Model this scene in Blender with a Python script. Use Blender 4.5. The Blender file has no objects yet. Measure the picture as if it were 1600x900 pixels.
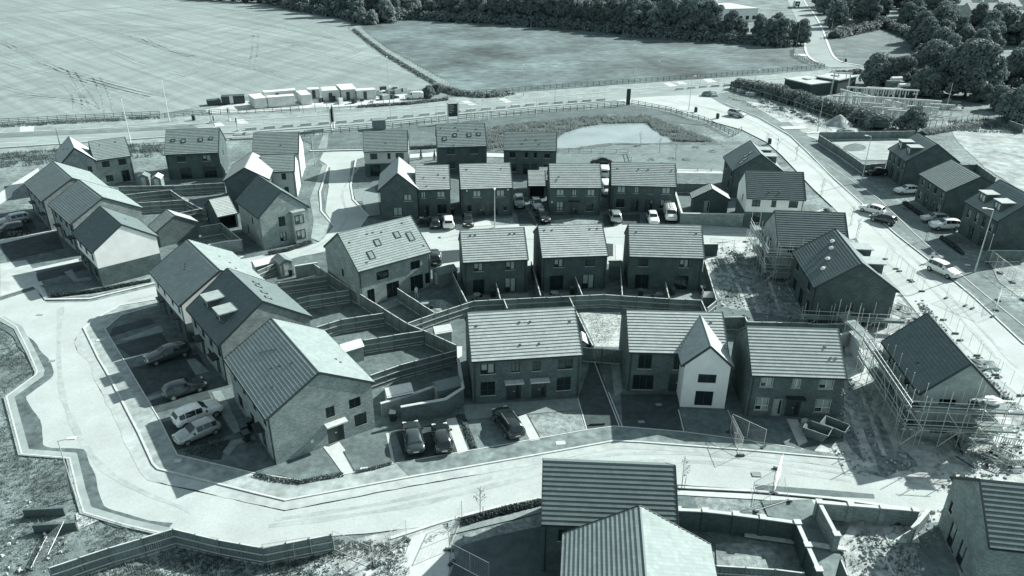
import bpy, math, random
from math import sin, cos, tan, pi, radians, hypot, atan2, sqrt
from mathutils import Vector, Matrix, noise as mnoise
random.seed(7)
sc = bpy.context.scene
COL = sc.collection
# ------------------------------------------------------------------ camera
FPX, PITCH, ROLL, CAMH = 1179.06, radians(25.9685), radians(0.4595), 43.425   # focal length in pixels of a 1600 wide frame
_fw = Vector((0, cos(PITCH), -sin(PITCH))); _u0 = Vector((0, sin(PITCH), cos(PITCH))); _r0 = Vector((1, 0, 0))
_rt = _r0*cos(ROLL) + _u0*sin(ROLL); _up = _u0*cos(ROLL) - _r0*sin(ROLL)
cd = bpy.data.cameras.new('drone_camera'); cam = bpy.data.objects.new('drone_camera', cd); COL.objects.link(cam)
cam.matrix_world = Matrix(((_rt.x, _up.x, -_fw.x, 0), (_rt.y, _up.y, -_fw.y, 0), (_rt.z, _up.z, -_fw.z, CAMH), (0, 0, 0, 1)))
cd.sensor_width = 36; cd.lens = 36*FPX/1600; cd.clip_start = .5; cd.clip_end = 9000
sc.camera = cam
def G(px, py, z=0.0):
    """point of the place at height z that the surveyed camera sees at photo position px, py"""
    d = _fw + _rt*((px-800)/FPX) + _up*((450-py)/FPX)
    t = (z-CAMH)/d.z
    return Vector((d.x*t, d.y*t, z))
# ------------------------------------------------------------------ light
SUN_AZ, SUN_EL = radians(31), radians(32.3)
w = bpy.data.worlds.new('World'); sc.world = w; w.use_nodes = True
nt = w.node_tree; nt.nodes.clear()
sky = nt.nodes.new('ShaderNodeTexSky'); sky.sky_type = 'NISHITA'; sky.sun_disc = False
sky.sun_elevation = SUN_EL; sky.sun_rotation = pi/2 - SUN_AZ
hs = nt.nodes.new('ShaderNodeHueSaturation'); hs.inputs['Saturation'].default_value = .18
mx = nt.nodes.new('ShaderNodeMix'); mx.data_type = 'RGBA'; mx.blend_type = 'MULTIPLY'; mx.inputs[0].default_value = 1
mx.inputs[7].default_value = (.82, 1.0, 1.07, 1)
bg = nt.nodes.new('ShaderNodeBackground'); bg.inputs['Strength'].default_value = .076
wo = nt.nodes.new('ShaderNodeOutputWorld')
nt.links.new(sky.outputs[0], hs.inputs['Color']); nt.links.new(hs.outputs[0], mx.inputs[6])
nt.links.new(mx.outputs[2], bg.inputs['Color']); nt.links.new(bg.outputs[0], wo.inputs['Surface'])
sl = bpy.data.lights.new('sun', 'SUN'); sl.energy = 4.8; sl.angle = radians(.5); sl.color = (1, .99, .955)
so = bpy.data.objects.new('sun', sl); COL.objects.link(so)
so.rotation_euler = Vector((-cos(SUN_EL)*cos(SUN_AZ), -cos(SUN_EL)*sin(SUN_AZ), -sin(SUN_EL))).to_track_quat('-Z', 'Y').to_euler()
so.location = (0, 0, 120)
sc.view_settings.view_transform = 'Standard'; sc.view_settings.look = 'None'
sc.view_settings.exposure = .95; sc.view_settings.gamma = 1; sc.view_settings.use_curve_mapping = False
sc.render.engine = 'CYCLES'
sc.cycles.max_bounces = 5; sc.cycles.diffuse_bounces = 3; sc.cycles.glossy_bounces = 3; sc.cycles.transparent_max_bounces = 6
# ------------------------------------------------------------------ materials (the photograph is toned blue-green, so are they)
def tint(v):
    r = .62 + .33*min(1, v/.6)**.75; b = 1.03 - .075*min(1, v/.22)
    l = .25*r + .65 + .1*b
    return (v*r/l, v/l, v*b/l, 1)
MATS = {}
def mat(name, v, spread=.25, scale=1.0, rough=.85, bump=0, bscale=None, kind='noise', detail=6, spec=.3, stretch=None, second=None, contrast=(.3, .7), distort=0, coord='Object', rnd=0):
    """procedural surface: two tones of albedo v*(1-spread) .. v*(1+spread) mixed by noise"""
    if name in MATS: return MATS[name]
    m = bpy.data.materials.new(name); m.use_nodes = True; n = m.node_tree; N = n.nodes; Lk = n.links
    p = N['Principled BSDF']; p.inputs['Roughness'].default_value = rough; p.inputs['Specular IOR Level'].default_value = spec
    tc = N.new('ShaderNodeTexCoord'); src = tc.outputs[coord]
    if stretch:
        mp = N.new('ShaderNodeMapping'); mp.inputs['Scale'].default_value = stretch[:3]
        if len(stretch) > 3: mp.inputs['Rotation'].default_value = (0, 0, stretch[3])
        Lk.new(src, mp.inputs['Vector']); src = mp.outputs[0]
    t = N.new('ShaderNodeTexNoise'); t.inputs['Scale'].default_value = scale; t.inputs['Detail'].default_value = detail
    t.inputs['Roughness'].default_value = .62; t.inputs['Distortion'].default_value = distort; Lk.new(src, t.inputs['Vector'])
    cr = N.new('ShaderNodeValToRGB'); cr.color_ramp.elements[0].position = contrast[0]; cr.color_ramp.elements[1].position = contrast[1]
    cr.color_ramp.elements[0].color = tint(v*(1-spread)); cr.color_ramp.elements[1].color = tint(min(.92, v*(1+spread)))
    Lk.new(t.outputs['Fac'], cr.inputs[0]); out = cr.outputs[0]
    if second:     # (scale, low, high): a coarser multiplying pattern
        t2 = N.new('ShaderNodeTexNoise'); t2.inputs['Scale'].default_value = second[0]; t2.inputs['Detail'].default_value = 5
        t2.inputs['Roughness'].default_value = .65
        Lk.new(tc.outputs[coord], t2.inputs['Vector'])
        r2 = N.new('ShaderNodeValToRGB'); r2.color_ramp.elements[0].position = .34; r2.color_ramp.elements[1].position = .66
        r2.color_ramp.elements[0].color = (second[1],)*3+(1,); r2.color_ramp.elements[1].color = (second[2],)*3+(1,)
        Lk.new(t2.outputs['Fac'], r2.inputs[0])
        mm = N.new('ShaderNodeMix'); mm.data_type = 'RGBA'; mm.blend_type = 'MULTIPLY'; mm.inputs[0].default_value = 1; mm.clamp_result = True
        Lk.new(out, mm.inputs[6]); Lk.new(r2.outputs[0], mm.inputs[7]); out = mm.outputs[2]
    if rnd:
        oi = N.new('ShaderNodeObjectInfo'); mr = N.new('ShaderNodeMapRange'); mr.inputs[3].default_value = 1-rnd; mr.inputs[4].default_value = 1+rnd
        Lk.new(oi.outputs['Random'], mr.inputs[0])
        m3 = N.new('ShaderNodeMix'); m3.data_type = 'RGBA'; m3.blend_type = 'MULTIPLY'; m3.inputs[0].default_value = 1
        cb = N.new('ShaderNodeCombineColor')
        for i in range(3): Lk.new(mr.outputs[0], cb.inputs[i])
        Lk.new(out, m3.inputs[6]); Lk.new(cb.outputs[0], m3.inputs[7]); out = m3.outputs[2]
    Lk.new(out, p.inputs['Base Color'])
    if bump:
        b = N.new('ShaderNodeBump'); b.inputs['Strength'].default_value = 1; b.inputs['Distance'].default_value = bump
        tb = N.new('ShaderNodeTexNoise'); tb.inputs['Scale'].default_value = bscale or scale*3; tb.inputs['Detail'].default_value = 4
        Lk.new(tc.outputs[coord], tb.inputs['Vector']); Lk.new(tb.outputs['Fac'], b.inputs['Height']); Lk.new(b.outputs[0], p.inputs['Normal'])
    MATS[name] = m; return m
def brick_mat(name, v, mortar=.3, spread=.3):
    if name in MATS: return MATS[name]
    m = bpy.data.materials.new(name); m.use_nodes = True; n = m.node_tree; N = n.nodes; Lk = n.links
    p = N['Principled BSDF']; p.inputs['Roughness'].default_value = .9; p.inputs['Specular IOR Level'].default_value = .15
    uv = N.new('ShaderNodeUVMap'); uv.uv_map = 'UVMap'
    b = N.new('ShaderNodeTexBrick'); b.inputs['Scale'].default_value = 1; b.inputs['Brick Width'].default_value = .235; b.inputs['Row Height'].default_value = .085
    b.inputs['Mortar Size'].default_value = .012; b.inputs['Mortar Smooth'].default_value = .4; b.inputs['Bias'].default_value = -.1
    b.inputs['Color1'].default_value = tint(v*(1-spread)); b.inputs['Color2'].default_value = tint(v*(1+spread)); b.inputs['Mortar'].default_value = tint(mortar)
    Lk.new(uv.outputs[0], b.inputs['Vector'])
    t = N.new('ShaderNodeTexNoise'); t.inputs['Scale'].default_value = .7; t.inputs['Detail'].default_value = 7; Lk.new(uv.outputs[0], t.inputs['Vector'])
    r = N.new('ShaderNodeMapRange'); r.inputs[1].default_value = .3; r.inputs[2].default_value = .7; r.inputs[3].default_value = .8; r.inputs[4].default_value = 1.2
    Lk.new(t.outputs['Fac'], r.inputs[0])
    mm = N.new('ShaderNodeMix'); mm.data_type = 'RGBA'; mm.blend_type = 'MULTIPLY'; mm.inputs[0].default_value = 1
    cb = N.new('ShaderNodeCombineColor')
    for i in range(3): Lk.new(r.outputs[0], cb.inputs[i])
    Lk.new(b.outputs['Color'], mm.inputs[6]); Lk.new(cb.outputs[0], mm.inputs[7]); Lk.new(mm.outputs[2], p.inputs['Base Color'])
    bp = N.new('ShaderNodeBump'); bp.inputs['Distance'].default_value = .006; bp.invert = True
    Lk.new(b.outputs['Fac'], bp.inputs['Height']); Lk.new(bp.outputs[0], p.inputs['Normal'])
    MATS[name] = m; return m
def plain(name, v, rough=.6, metal=0, spec=.4, coat=0, col=None):
    if name in MATS: return MATS[name]
    m = bpy.data.materials.new(name); m.use_nodes = True; p = m.node_tree.nodes['Principled BSDF']
    N = m.node_tree.nodes; Lk = m.node_tree.links
    tc = N.new('ShaderNodeTexCoord'); t = N.new('ShaderNodeTexNoise'); t.inputs['Scale'].default_value = 2.2; t.inputs['Detail'].default_value = 5
    Lk.new(tc.outputs['Object'], t.inputs['Vector'])
    cr = N.new('ShaderNodeValToRGB'); cr.color_ramp.elements[0].color = tint(v*.86); cr.color_ramp.elements[1].color = tint(min(.92, v*1.12))
    cr.color_ramp.elements[0].position = .3; cr.color_ramp.elements[1].position = .7
    Lk.new(t.outputs['Fac'], cr.inputs[0]); Lk.new(cr.outputs[0], p.inputs['Base Color'])
    p.inputs['Roughness'].default_value = rough; p.inputs['Metallic'].default_value = metal; p.inputs['Specular IOR Level'].default_value = spec
    if 'glass' in name: p.inputs['Specular Tint'].default_value = (.72, .95, 1, 1)
    if coat: p.inputs['Coat Weight'].default_value = coat; p.inputs['Coat Roughness'].default_value = .06
    MATS[name] = m; return m
# ------------------------------------------------------------------ mesh helper
class MB:
    def __init__(s, M=None): s.v = []; s.f = []; s.uv = []; s.M = M or Matrix()
    def add(s, vs, fs, uvs=None):
        o = len(s.v); s.v += [s.M @ Vector(a) for a in vs]
        for i, f in enumerate(fs):
            s.f.append([o+k for k in f])
            s.uv.append(uvs[i] if uvs else [(0, 0)]*len(f))
    def quad(s, a, b, c, d, uv=None): s.add((a, b, c, d), ((0, 1, 2, 3),), [uv] if uv else None)
    def box(s, x0, y0, z0, x1, y1, z1):
        vs = [(x0,y0,z0),(x1,y0,z0),(x1,y1,z0),(x0,y1,z0),(x0,y0,z1),(x1,y0,z1),(x1,y1,z1),(x0,y1,z1)]
        lx, ly, lz = x1-x0, y1-y0, z1-z0
        s.add(vs, ((0,3,2,1),(4,5,6,7),(0,1,5,4),(1,2,6,5),(2,3,7,6),(3,0,4,7)),
              [[(0,0),(0,ly),(lx,ly),(lx,0)],[(0,0),(lx,0),(lx,ly),(0,ly)],[(x0,z0),(x1,z0),(x1,z1),(x0,z1)],[(y0,z0),(y1,z0),(y1,z1),(y0,z1)],[(x1,z0),(x0,z0),(x0,z1),(x1,z1)],[(y1,z0),(y0,z0),(y0,z1),(y1,z1)]])
    def cbox(s, c, sx, sy, sz): s.box(c[0]-sx/2, c[1]-sy/2, c[2]-sz/2, c[0]+sx/2, c[1]+sy/2, c[2]+sz/2)
    def bar(s, a, b, w, h, up=(0, 0, 1)):
        """box beam from a to b, w wide, h deep"""
        a, b = Vector(a), Vector(b); d = (b-a); 
        if d.length < 1e-6: return
        d.normalize(); upv = Vector(up)
        if abs(d.dot(upv)) > .98: upv = Vector((0, 1, 0))
        x = d.cross(upv).normalized()*w/2; y = x.cross(d).normalized()*h/2
        vs = [a-x-y, a+x-y, a+x+y, a-x+y, b-x-y, b+x-y, b+x+y, b-x+y]
        s.add(vs, ((0,3,2,1),(4,5,6,7),(0,1,5,4),(1,2,6,5),(2,3,7,6),(3,0,4,7)))
    def tube(s, a, b, r, n=6, r2=None, caps=True):
        a, b = Vector(a), Vector(b); d = (b-a).normalized(); r2 = r if r2 is None else r2
        x = d.orthogonal().normalized(); y = d.cross(x)
        vs = [a+(x*cos(2*pi*i/n)+y*sin(2*pi*i/n))*r for i in range(n)]+[b+(x*cos(2*pi*i/n)+y*sin(2*pi*i/n))*r2 for i in range(n)]
        fs = [(i, (i+1) % n, n+(i+1) % n, n+i) for i in range(n)]
        if caps: fs += [tuple(range(n-1, -1, -1)), tuple(range(n, 2*n))]
        s.add(vs, fs)
    def path(s, pts, r, n=6):
        for a, b in zip(pts, pts[1:]): s.tube(a, b, r, n)
    def prism(s, poly, z0, z1):
        n = len(poly); vs = [(p[0], p[1], z0) for p in poly]+[(p[0], p[1], z1) for p in poly]
        fs = [tuple(range(n-1, -1, -1)), tuple(range(n, 2*n))]+[(i, (i+1) % n, n+(i+1) % n, n+i) for i in range(n)]
        s.add(vs, fs)
    def blob(s, c, r, n=10, m=7, jag=.15, seed=0):
        """rough closed lump"""
        rr = random.Random(seed); vs = [(c[0], c[1], c[2]-r[2])]; 
        for j in range(1, m):
            for i in range(n):
                th = pi*j/m; ph = 2*pi*i/n+j*.3; k = 1+rr.uniform(-jag, jag)
                vs.append((c[0]+r[0]*k*sin(th)*cos(ph), c[1]+r[1]*k*sin(th)*sin(ph), c[2]-r[2]*k*cos(th)))
        vs.append((c[0], c[1], c[2]+r[2])); fs = []
        for i in range(n): fs.append((0, 1+(i+1) % n, 1+i))
        for j in range(m-2):
            for i in range(n): fs.append((1+j*n+i, 1+j*n+(i+1) % n, 1+(j+1)*n+(i+1) % n, 1+(j+1)*n+i))
        o = 1+(m-2)*n; t = len(vs)-1
        for i in range(n): fs.append((o+i, o+(i+1) % n, t))
        s.add(vs, fs)
    def mesh(s, name, m, smooth=False):
        me = bpy.data.meshes.new(name); me.from_pydata(s.v, [], s.f)
        uvl = me.uv_layers.new(name='UVMap'); flat = [c for f in s.uv for p in f for c in p]
        uvl.data.foreach_set('uv', flat)
        if m: me.materials.append(m)
        if smooth: me.polygons.foreach_set('use_smooth', [True]*len(me.polygons))
        me.update(); return me
    def build(s, name, m, parent=None, smooth=False):
        o = bpy.data.objects.new(name, s.mesh(name, m, smooth)); COL.objects.link(o)
        if parent: o.parent = parent
        return o
def inst(name, me, parent=None, loc=(0, 0, 0), rz=0, scale=None, M=None):
    o = bpy.data.objects.new(name, me); COL.objects.link(o)
    if parent: o.parent = parent
    if M is not None: o.matrix_basis = M
    else:
        o.location = loc; o.rotation_euler = (0, 0, rz)
        if scale: o.scale = scale
    return o
def tag(o, label=None, cat=None, group=None, kind=None):
    if label: o['label'] = label
    if cat: o['category'] = cat
    if group: o['group'] = group
    if kind: o['kind'] = kind
    return o
def empty(name, loc, rz=0, label=None, cat=None, group=None):
    o = bpy.data.objects.new(name, None); COL.objects.link(o); o.location = loc; o.rotation_euler = (0, 0, rz); o.empty_display_size = .3
    return tag(o, label, cat, group)
def copy_tree(o, parent=None):
    c = o.copy(); COL.objects.link(c); c.parent = parent
    for ch in list(o.children): copy_tree(ch, c)
    return c
def catmull(pts, n=6, closed=False):
    out = []; P = [Vector(p) for p in pts]; k = len(P)
    for i in range(k if closed else k-1):
        if closed: a, b, c, d = P[(i-1) % k], P[i], P[(i+1) % k], P[(i+2) % k]
        else: a, b, c, d = P[max(i-1, 0)], P[i], P[i+1], P[min(i+2, k-1)]
        for j in range(n):
            t = j/n
            out.append(.5*((2*b)+(c-a)*t+(2*a-5*b+4*c-d)*t*t+(3*b-a-3*c+d)*t**3))
    if not closed: out.append(P[-1])
    return out
# ------------------------------------------------------------------ ground materials
M_rough = mat('rough_grass', .17, .45, 1.3, .95, bump=.05, bscale=7, second=(.11, .6, 1.5))
M_field = None
def field_mat():
    m = bpy.data.materials.new('stubble'); m.use_nodes = True; n = m.node_tree; N = n.nodes; Lk = n.links
    p = N['Principled BSDF']; p.inputs['Roughness'].default_value = .95; p.inputs['Specular IOR Level'].default_value = .1
    tc = N.new('ShaderNodeTexCoord')
    def mapped(rot, s):
        mp = N.new('ShaderNodeMapping'); mp.vector_type = 'TEXTURE'; mp.inputs['Rotation'].default_value = (0, 0, rot); mp.inputs['Scale'].default_value = (1/s[0], 1/s[1], 1)
        Lk.new(tc.outputs['Object'], mp.inputs['Vector']); return mp.outputs[0]
    def noise(vec, sc_, det=6, dist=0):
        t = N.new('ShaderNodeTexNoise'); t.inputs['Scale'].default_value = sc_; t.inputs['Detail'].default_value = det; t.inputs['Distortion'].default_value = dist
        t.inputs['Roughness'].default_value = .65
        Lk.new(vec, t.inputs['Vector']); return t.outputs['Fac']
    def ramp(f, a, b, lo, hi):
        r = N.new('ShaderNodeMapRange'); r.inputs[1].default_value = a; r.inputs[2].default_value = b; r.inputs[3].default_value = lo; r.inputs[4].default_value = hi
        Lk.new(f, r.inputs[0]); return r.outputs[0]
    def mul(a, b):
        x = N.new('ShaderNodeMath'); x.operation = 'MULTIPLY'; Lk.new(a, x.inputs[0]); Lk.new(b, x.inputs[1]); return x.outputs[0]
    v1 = ramp(noise(mapped(radians(-45), (.01, .32, 1)), 1, 5), .3, .7, .80, 1.16)       # drill rows
    v2 = ramp(noise(mapped(radians(75), (.03, .22, 1)), 1, 6, .5), .33, .67, .86, 1.1)
    v3 = ramp(noise(tc.outputs['Object'], .02, 6), .3, .7, .85, 1.12)
    v4 = ramp(noise(tc.outputs['Object'], .9, 6), .3, .7, .88, 1.1)
    f = mul(mul(v1, v2), mul(v3, v4))
    c = N.new('ShaderNodeMix'); c.data_type = 'RGBA'; c.blend_type = 'MULTIPLY'; c.inputs[0].default_value = 1
    c.inputs[6].default_value = tint(.275); cb = N.new('ShaderNodeCombineColor')
    for i in range(3): Lk.new(f, cb.inputs[i])
    Lk.new(cb.outputs[0], c.inputs[7]); Lk.new(c.outputs[2], p.inputs['Base Color'])
    return m
M_field = field_mat()
M_track = mat('tyre_track', .225, .35, .4, .95, second=(.05, .8, 1.25))
M_meadow = mat('meadow', .095, .45, .35, .95, bump=.1, bscale=3, second=(.03, .65, 2.1), stretch=(.7, 1.5, 1), contrast=(.3, .7))
M_lawn = mat('lawn', .135, .3, 1.6, .95, bump=.04, bscale=9, second=(.3, .75, 1.25))
M_lawn_dry = mat('dry_lawn', .25, .45, 2.2, .95, bump=.05, bscale=8, second=(.4, .7, 1.3))
M_road = mat('dusty_concrete', .42, .10, 5, .9, second=(.22, .9, 1.07), detail=9)
M_roadx = mat('worn_concrete', .42, .16, .5, .9, second=(.15, .82, 1.1))
M_asph = mat('asphalt', .27, .2, .6, .9, second=(.06, .85, 1.15), stretch=(.25, 1.6, 1, radians(-8)))
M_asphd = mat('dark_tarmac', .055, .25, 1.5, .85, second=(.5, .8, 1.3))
M_pave = mat('grey_footway', .27, .2, .9, .9, second=(.25, .75, 1.2))
M_paved = mat('darker_footway', .13, .25, 1.2, .9, second=(.3, .8, 1.2))
M_slab = mat('pale_slabs', .48, .12, 1.5, .85)
M_slabd = mat('grey_slabs', .24, .2, 1.5, .85)
M_kerb = mat('kerb_concrete', .5, .15, 2, .85)
M_white = plain('white_road_paint', .75, .7)
M_soil = mat('pale_site_soil', .40, .4, .9, .95, bump=.05, bscale=6, second=(.14, .55, 1.25), contrast=(.3, .66))
M_soild = mat('dark_soil', .2, .6, 1.1, .95, bump=.07, bscale=5, second=(.2, .7, 1.5))
M_mulch = mat('bark_mulch', .05, .5, 5, .95, bump=.06, bscale=9)
M_line = plain('dark_joint', .07, .9)

def P2(px, z): return [G(a, b, z) for a, b in px]
def rag(pts, amt, step=.8, seed=1):
    out = []
    for a, b in zip(pts, pts[1:]+pts[:1]):
        n = max(1, int((b-a).length/step))
        for i in range(n):
            p = a.lerp(b, i/n); d = mnoise.noise_vector(Vector((p.x*.6+seed, p.y*.6, seed*3.1)))+.6*mnoise.noise_vector(Vector((p.x*2.2, p.y*2.2+seed, 5)))
            out.append(Vector((p.x+d.x*amt, p.y+d.y*amt, p.z)))
    return out
_n = [0]
def sheet(name, px, z, m, ragged=0, smooth=0, kind='structure', world=False, step=.8):
    z += _n[0]*.00007
    pts = [Vector((a, b, z)) for a, b in px] if world else P2(px, z)
    if smooth: pts = catmull(pts, smooth, True)
    _n[0] += 1
    if ragged: pts = rag(pts, ragged, step, _n[0])
    mb = MB(); mb.add(pts, (tuple(range(len(pts))),))
    if sum((a.x*b.y-b.x*a.y) for a, b in zip(pts, pts[1:]+pts[:1])) < 0: mb.f = [f[::-1] for f in mb.f]
    o = mb.build(name, m); o['kind'] = kind
    return o
def strip(name, px, wdt, z, m, h=0, smooth=0, off=0, kind='structure', ragged=0):
    """ribbon or low kerb along a line on the ground; px are photo points, or Vectors"""
    pts = [Vector((p.x, p.y, z)) if isinstance(p, Vector) else G(p[0], p[1], z) for p in px]
    if smooth: pts = catmull(pts, smooth)
    mb = MB(); n = len(pts); L, R = [], []
    for i, p in enumerate(pts):
        d0 = (pts[i]-pts[i-1]).normalized() if i else (pts[1]-pts[0]).normalized()
        d1 = (pts[i+1]-pts[i]).normalized() if i < n-1 else d0
        t = (d0+d1); t = t.normalized() if t.length > 1e-6 else d0
        nn = Vector((-t.y, t.x, 0)); k = 1/max(.5, t.dot(d1))
        ww = wdt
        if ragged: ww = wdt*(1+ragged*mnoise.noise(Vector((p.x*.3, p.y*.3, 2))))
        L.append(p+nn*(off+ww/2)*k); R.append(p+nn*(off-ww/2)*k)
    for i in range(n-1):
        if h:
            up = Vector((0, 0, h)); mb.quad(R[i]+up, R[i+1]+up, L[i+1]+up, L[i]+up)
            mb.quad(R[i], R[i+1], R[i+1]+up, R[i]+up); mb.quad(L[i+1], L[i], L[i]+up, L[i+1]+up)
            if i == 0: mb.quad(L[0], R[0], R[0]+up, L[0]+up)
            if i == n-2: mb.quad(R[-1], L[-1], L[-1]+up, R[-1]+up)
        else: mb.quad(R[i], R[i+1], L[i+1], L[i])
    o = mb.build(name, m); o['kind'] = kind
    return o
# one ground sheet out to the horizon
mb = MB(); mb.quad((-4000, -400, -.02), (4000, -400, -.02), (4000, 6000, -.02), (-4000, 6000, -.02)); tag(mb.build('ground', M_rough), kind='structure')
# fields
sheet('stubble_field', [(-700,262),(-700,20),(-200,2),(300,-3),(420,8),(545,24),(552,46),(582,72),(622,97),(662,120),(690,134),(652,140),(560,141),(440,144),(385,152),(322,166),(250,178),(100,186),(0,192)], .02, M_field, ragged=.8, step=4)
sheet('meadow', [(556,38),(650,28),(760,35),(900,46),(1000,55),(1160,66),(1243,74),(1240,85),(1262,99),(1296,107),(1200,116),(1050,126),(850,141),(740,149),(700,140),(655,113),(592,75)], .02, M_meadow, ragged=.6, step=4)
for k, (px, wd) in enumerate([
    ([(0,40),(45,32),(140,65),(215,98),(300,120)], .5), ([(0,65),(60,92),(130,125),(230,152)], .5), ([(0,62),(45,88),(120,118),(235,150)], .5),
    ([(95,30),(190,55),(280,82),(390,105),(460,125)], .45), ([(160,38),(260,77),(355,100),(430,112)], .45),
    ([(0,95),(60,112),(150,130),(240,150)], .4), ([(130,68),(190,52),(240,48)], .9), ([(300,80),(350,68),(400,55)], 1.1), ([(270,33),(200,20),(120,15)], .6),
    ([(120,38),(200,40),(285,45)], .6), ([(370,95),(430,80),(480,66)], 1.0), ([(0,135),(70,150),(160,150)], .5), ([(20,148),(120,158),(150,172)], .6),
    ([(55,100),(130,118),(200,136),(262,150)], .5), ([(60,128),(100,130),(118,148),(122,170)], .6), ([(150,120),(165,150),(170,175)], .6), ([(395,98),(398,78),(400,55)], .5), ([(340,84),(420,70),(500,62)], .6), ([(470,102),(520,92),(560,80)], .6), ([(520,50),(505,40),(515,28),(540,22)], .5), ([(225,60),(262,80),(300,88)], .6), ([(30,75),(120,62),(200,44)], .5), ([(280,120),(340,98),(380,88)], .5),
    ([(450,70),(520,88),(590,105),(650,122)], .5), ([(460,100),(540,110),(620,122)], .4), ([(350,50),(430,62),(520,80)], .4), ([(110,110),(130,140),(150,170)], .7),
    ([(330,10),(420,30),(500,52),(560,80)], .5), ([(380,30),(440,44),(520,60)], .8), ([(200,4),(330,14),(460,18)], .6), ([(60,20),(150,14),(230,10)], .7)]):
    for o_ in (-.95, .95): strip('field_track', px, wd*.75, .05, M_track, smooth=5, ragged=.7, off=o_)
# rough strip and ditch between the two fields
strip('ditch', [(548,42),(560,52),(590,76),(625,98),(660,119),(690,136)], 3.2, .07, M_soild, smooth=5, ragged=.5)
strip('grass_verge', [(556,40),(572,56),(604,79),(640,100),(676,120),(706,138)], 3.2, .05, mat('pale_dry_grass', .25, .3, .6, .95, second=(.2, .8, 1.2)), smooth=5, ragged=.5)
# ------------------------------------------------------------------ main road
foot_far = [(-300,216),(0,197),(250,184),(340,179.5),(480,171.5),(560,167),(700,153),(850,141.5),(1000,130),(1050,126.5),(1200,117),(1290,109),(1345,106),(1480,97)]
kerb_far = [(-300,228),(0,208),(200,199),(300,193.5),(480,182),(560,177),(700,165),(850,152.5),(1000,139),(1100,132),(1200,124.5),(1345,113),(1480,103)]
kerb_near = [(-300,255),(0,231),(200,218),(300,211),(390,206.5),(560,194),(700,180),(850,166),(960,157)]
sheet('main_road', [*foot_far, (1480,112),(1345,120),(1200,134),(1165,139),(1105,150),(1060,152),(1000,155), *kerb_near[::-1]], .03, M_asph)
sheet('footway', [*foot_far, *kerb_far[::-1]], .06, M_pave)
strip('kerb', kerb_far, .35, .03, M_kerb, h=.1)
strip('kerb', kerb_near, .35, .03, M_kerb, h=.1)
sheet('footway', [(-300,258),(0,233),(200,220),(300,212.5),(390,208),(560,195.5),(700,181.5),(850,167.5),(960,158.5),(985,163),(850,172),(700,187),(560,200),(390,214),(300,219),(200,226),(0,240),(-300,266)], .055, M_pave)
strip('road_marking', [(0,214.5),(200,205.5),(300,200),(480,189)], .16, .045, M_white)
for a, b in [((0,224),(60,220)),((95,217.5),(150,214)),((300,205.5),(340,203)),((700,173),(740,169)),((800,164),(840,160)),((900,153),(940,149)),((1000,146),(1030,143)),((1120,138),(1150,135.5)),((1240,122),(1262,120)),((1280,119),(1300,117))]:
    strip('road_marking', [a, b], .16, .045, M_white)
sheet('dark_lane', [(0,209),(200,200.5),(300,195),(310,200),(200,206),(0,215.5)], .05, mat('worn_lane', .17, .2, .5, .9, second=(.2,.8,1.2)))
for q in [[(31,197),(54,197),(52,206),(31,206)],[(366,187),(380,186),(390,193),(372,194)],[(720,158),(731,157),(746,163.5),(734,165)],[(778,154),(788,153),(802,159.5),(790,161)],[(1036,129.5),(1046,128.8),(1060,134.5),(1048,136)],[(1056,128),(1066,127.2),(1074,131),(1062,132)],[(1098,123.5),(1110,122.8),(1120,128),(1106,129)],[(333,192),(345,191),(352,197),(336,198)],[(1240,84),(1262,85),(1262,88),(1240,86.5)]]:
    sheet('tactile_paving', q, .075, M_slab)
# road climbing to the wood
sheet('hill_road', [(1226,-20),(1232,5),(1245,32),(1253,60),(1258,82),(1272,97),(1296,105),(1345,104),(1318,98),(1302,88),(1292,68),(1285,48),(1270,22),(1256,3),(1248,-20)], .04, M_asph)
strip('kerb', [(1250,-18),(1258,4),(1272,22),(1286,48),(1293,68),(1303,89),(1318,97.5),(1345,102.5)], .8, .05, M_kerb, h=.1, smooth=3)
strip('kerb', [(1257,66),(1259,80),(1266,91),(1280,99)], .8, .05, M_kerb, h=.1, smooth=3)
sheet('grass_bank', [(1296,64),(1340,52),(1380,42),(1404,52),(1428,66),(1424,90),(1400,98),(1350,101),(1322,96),(1304,86)], .03, mat('bank_grass', .12, .25, .2, .95, second=(.05,.8,1.3)), ragged=.5, step=3)
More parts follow.
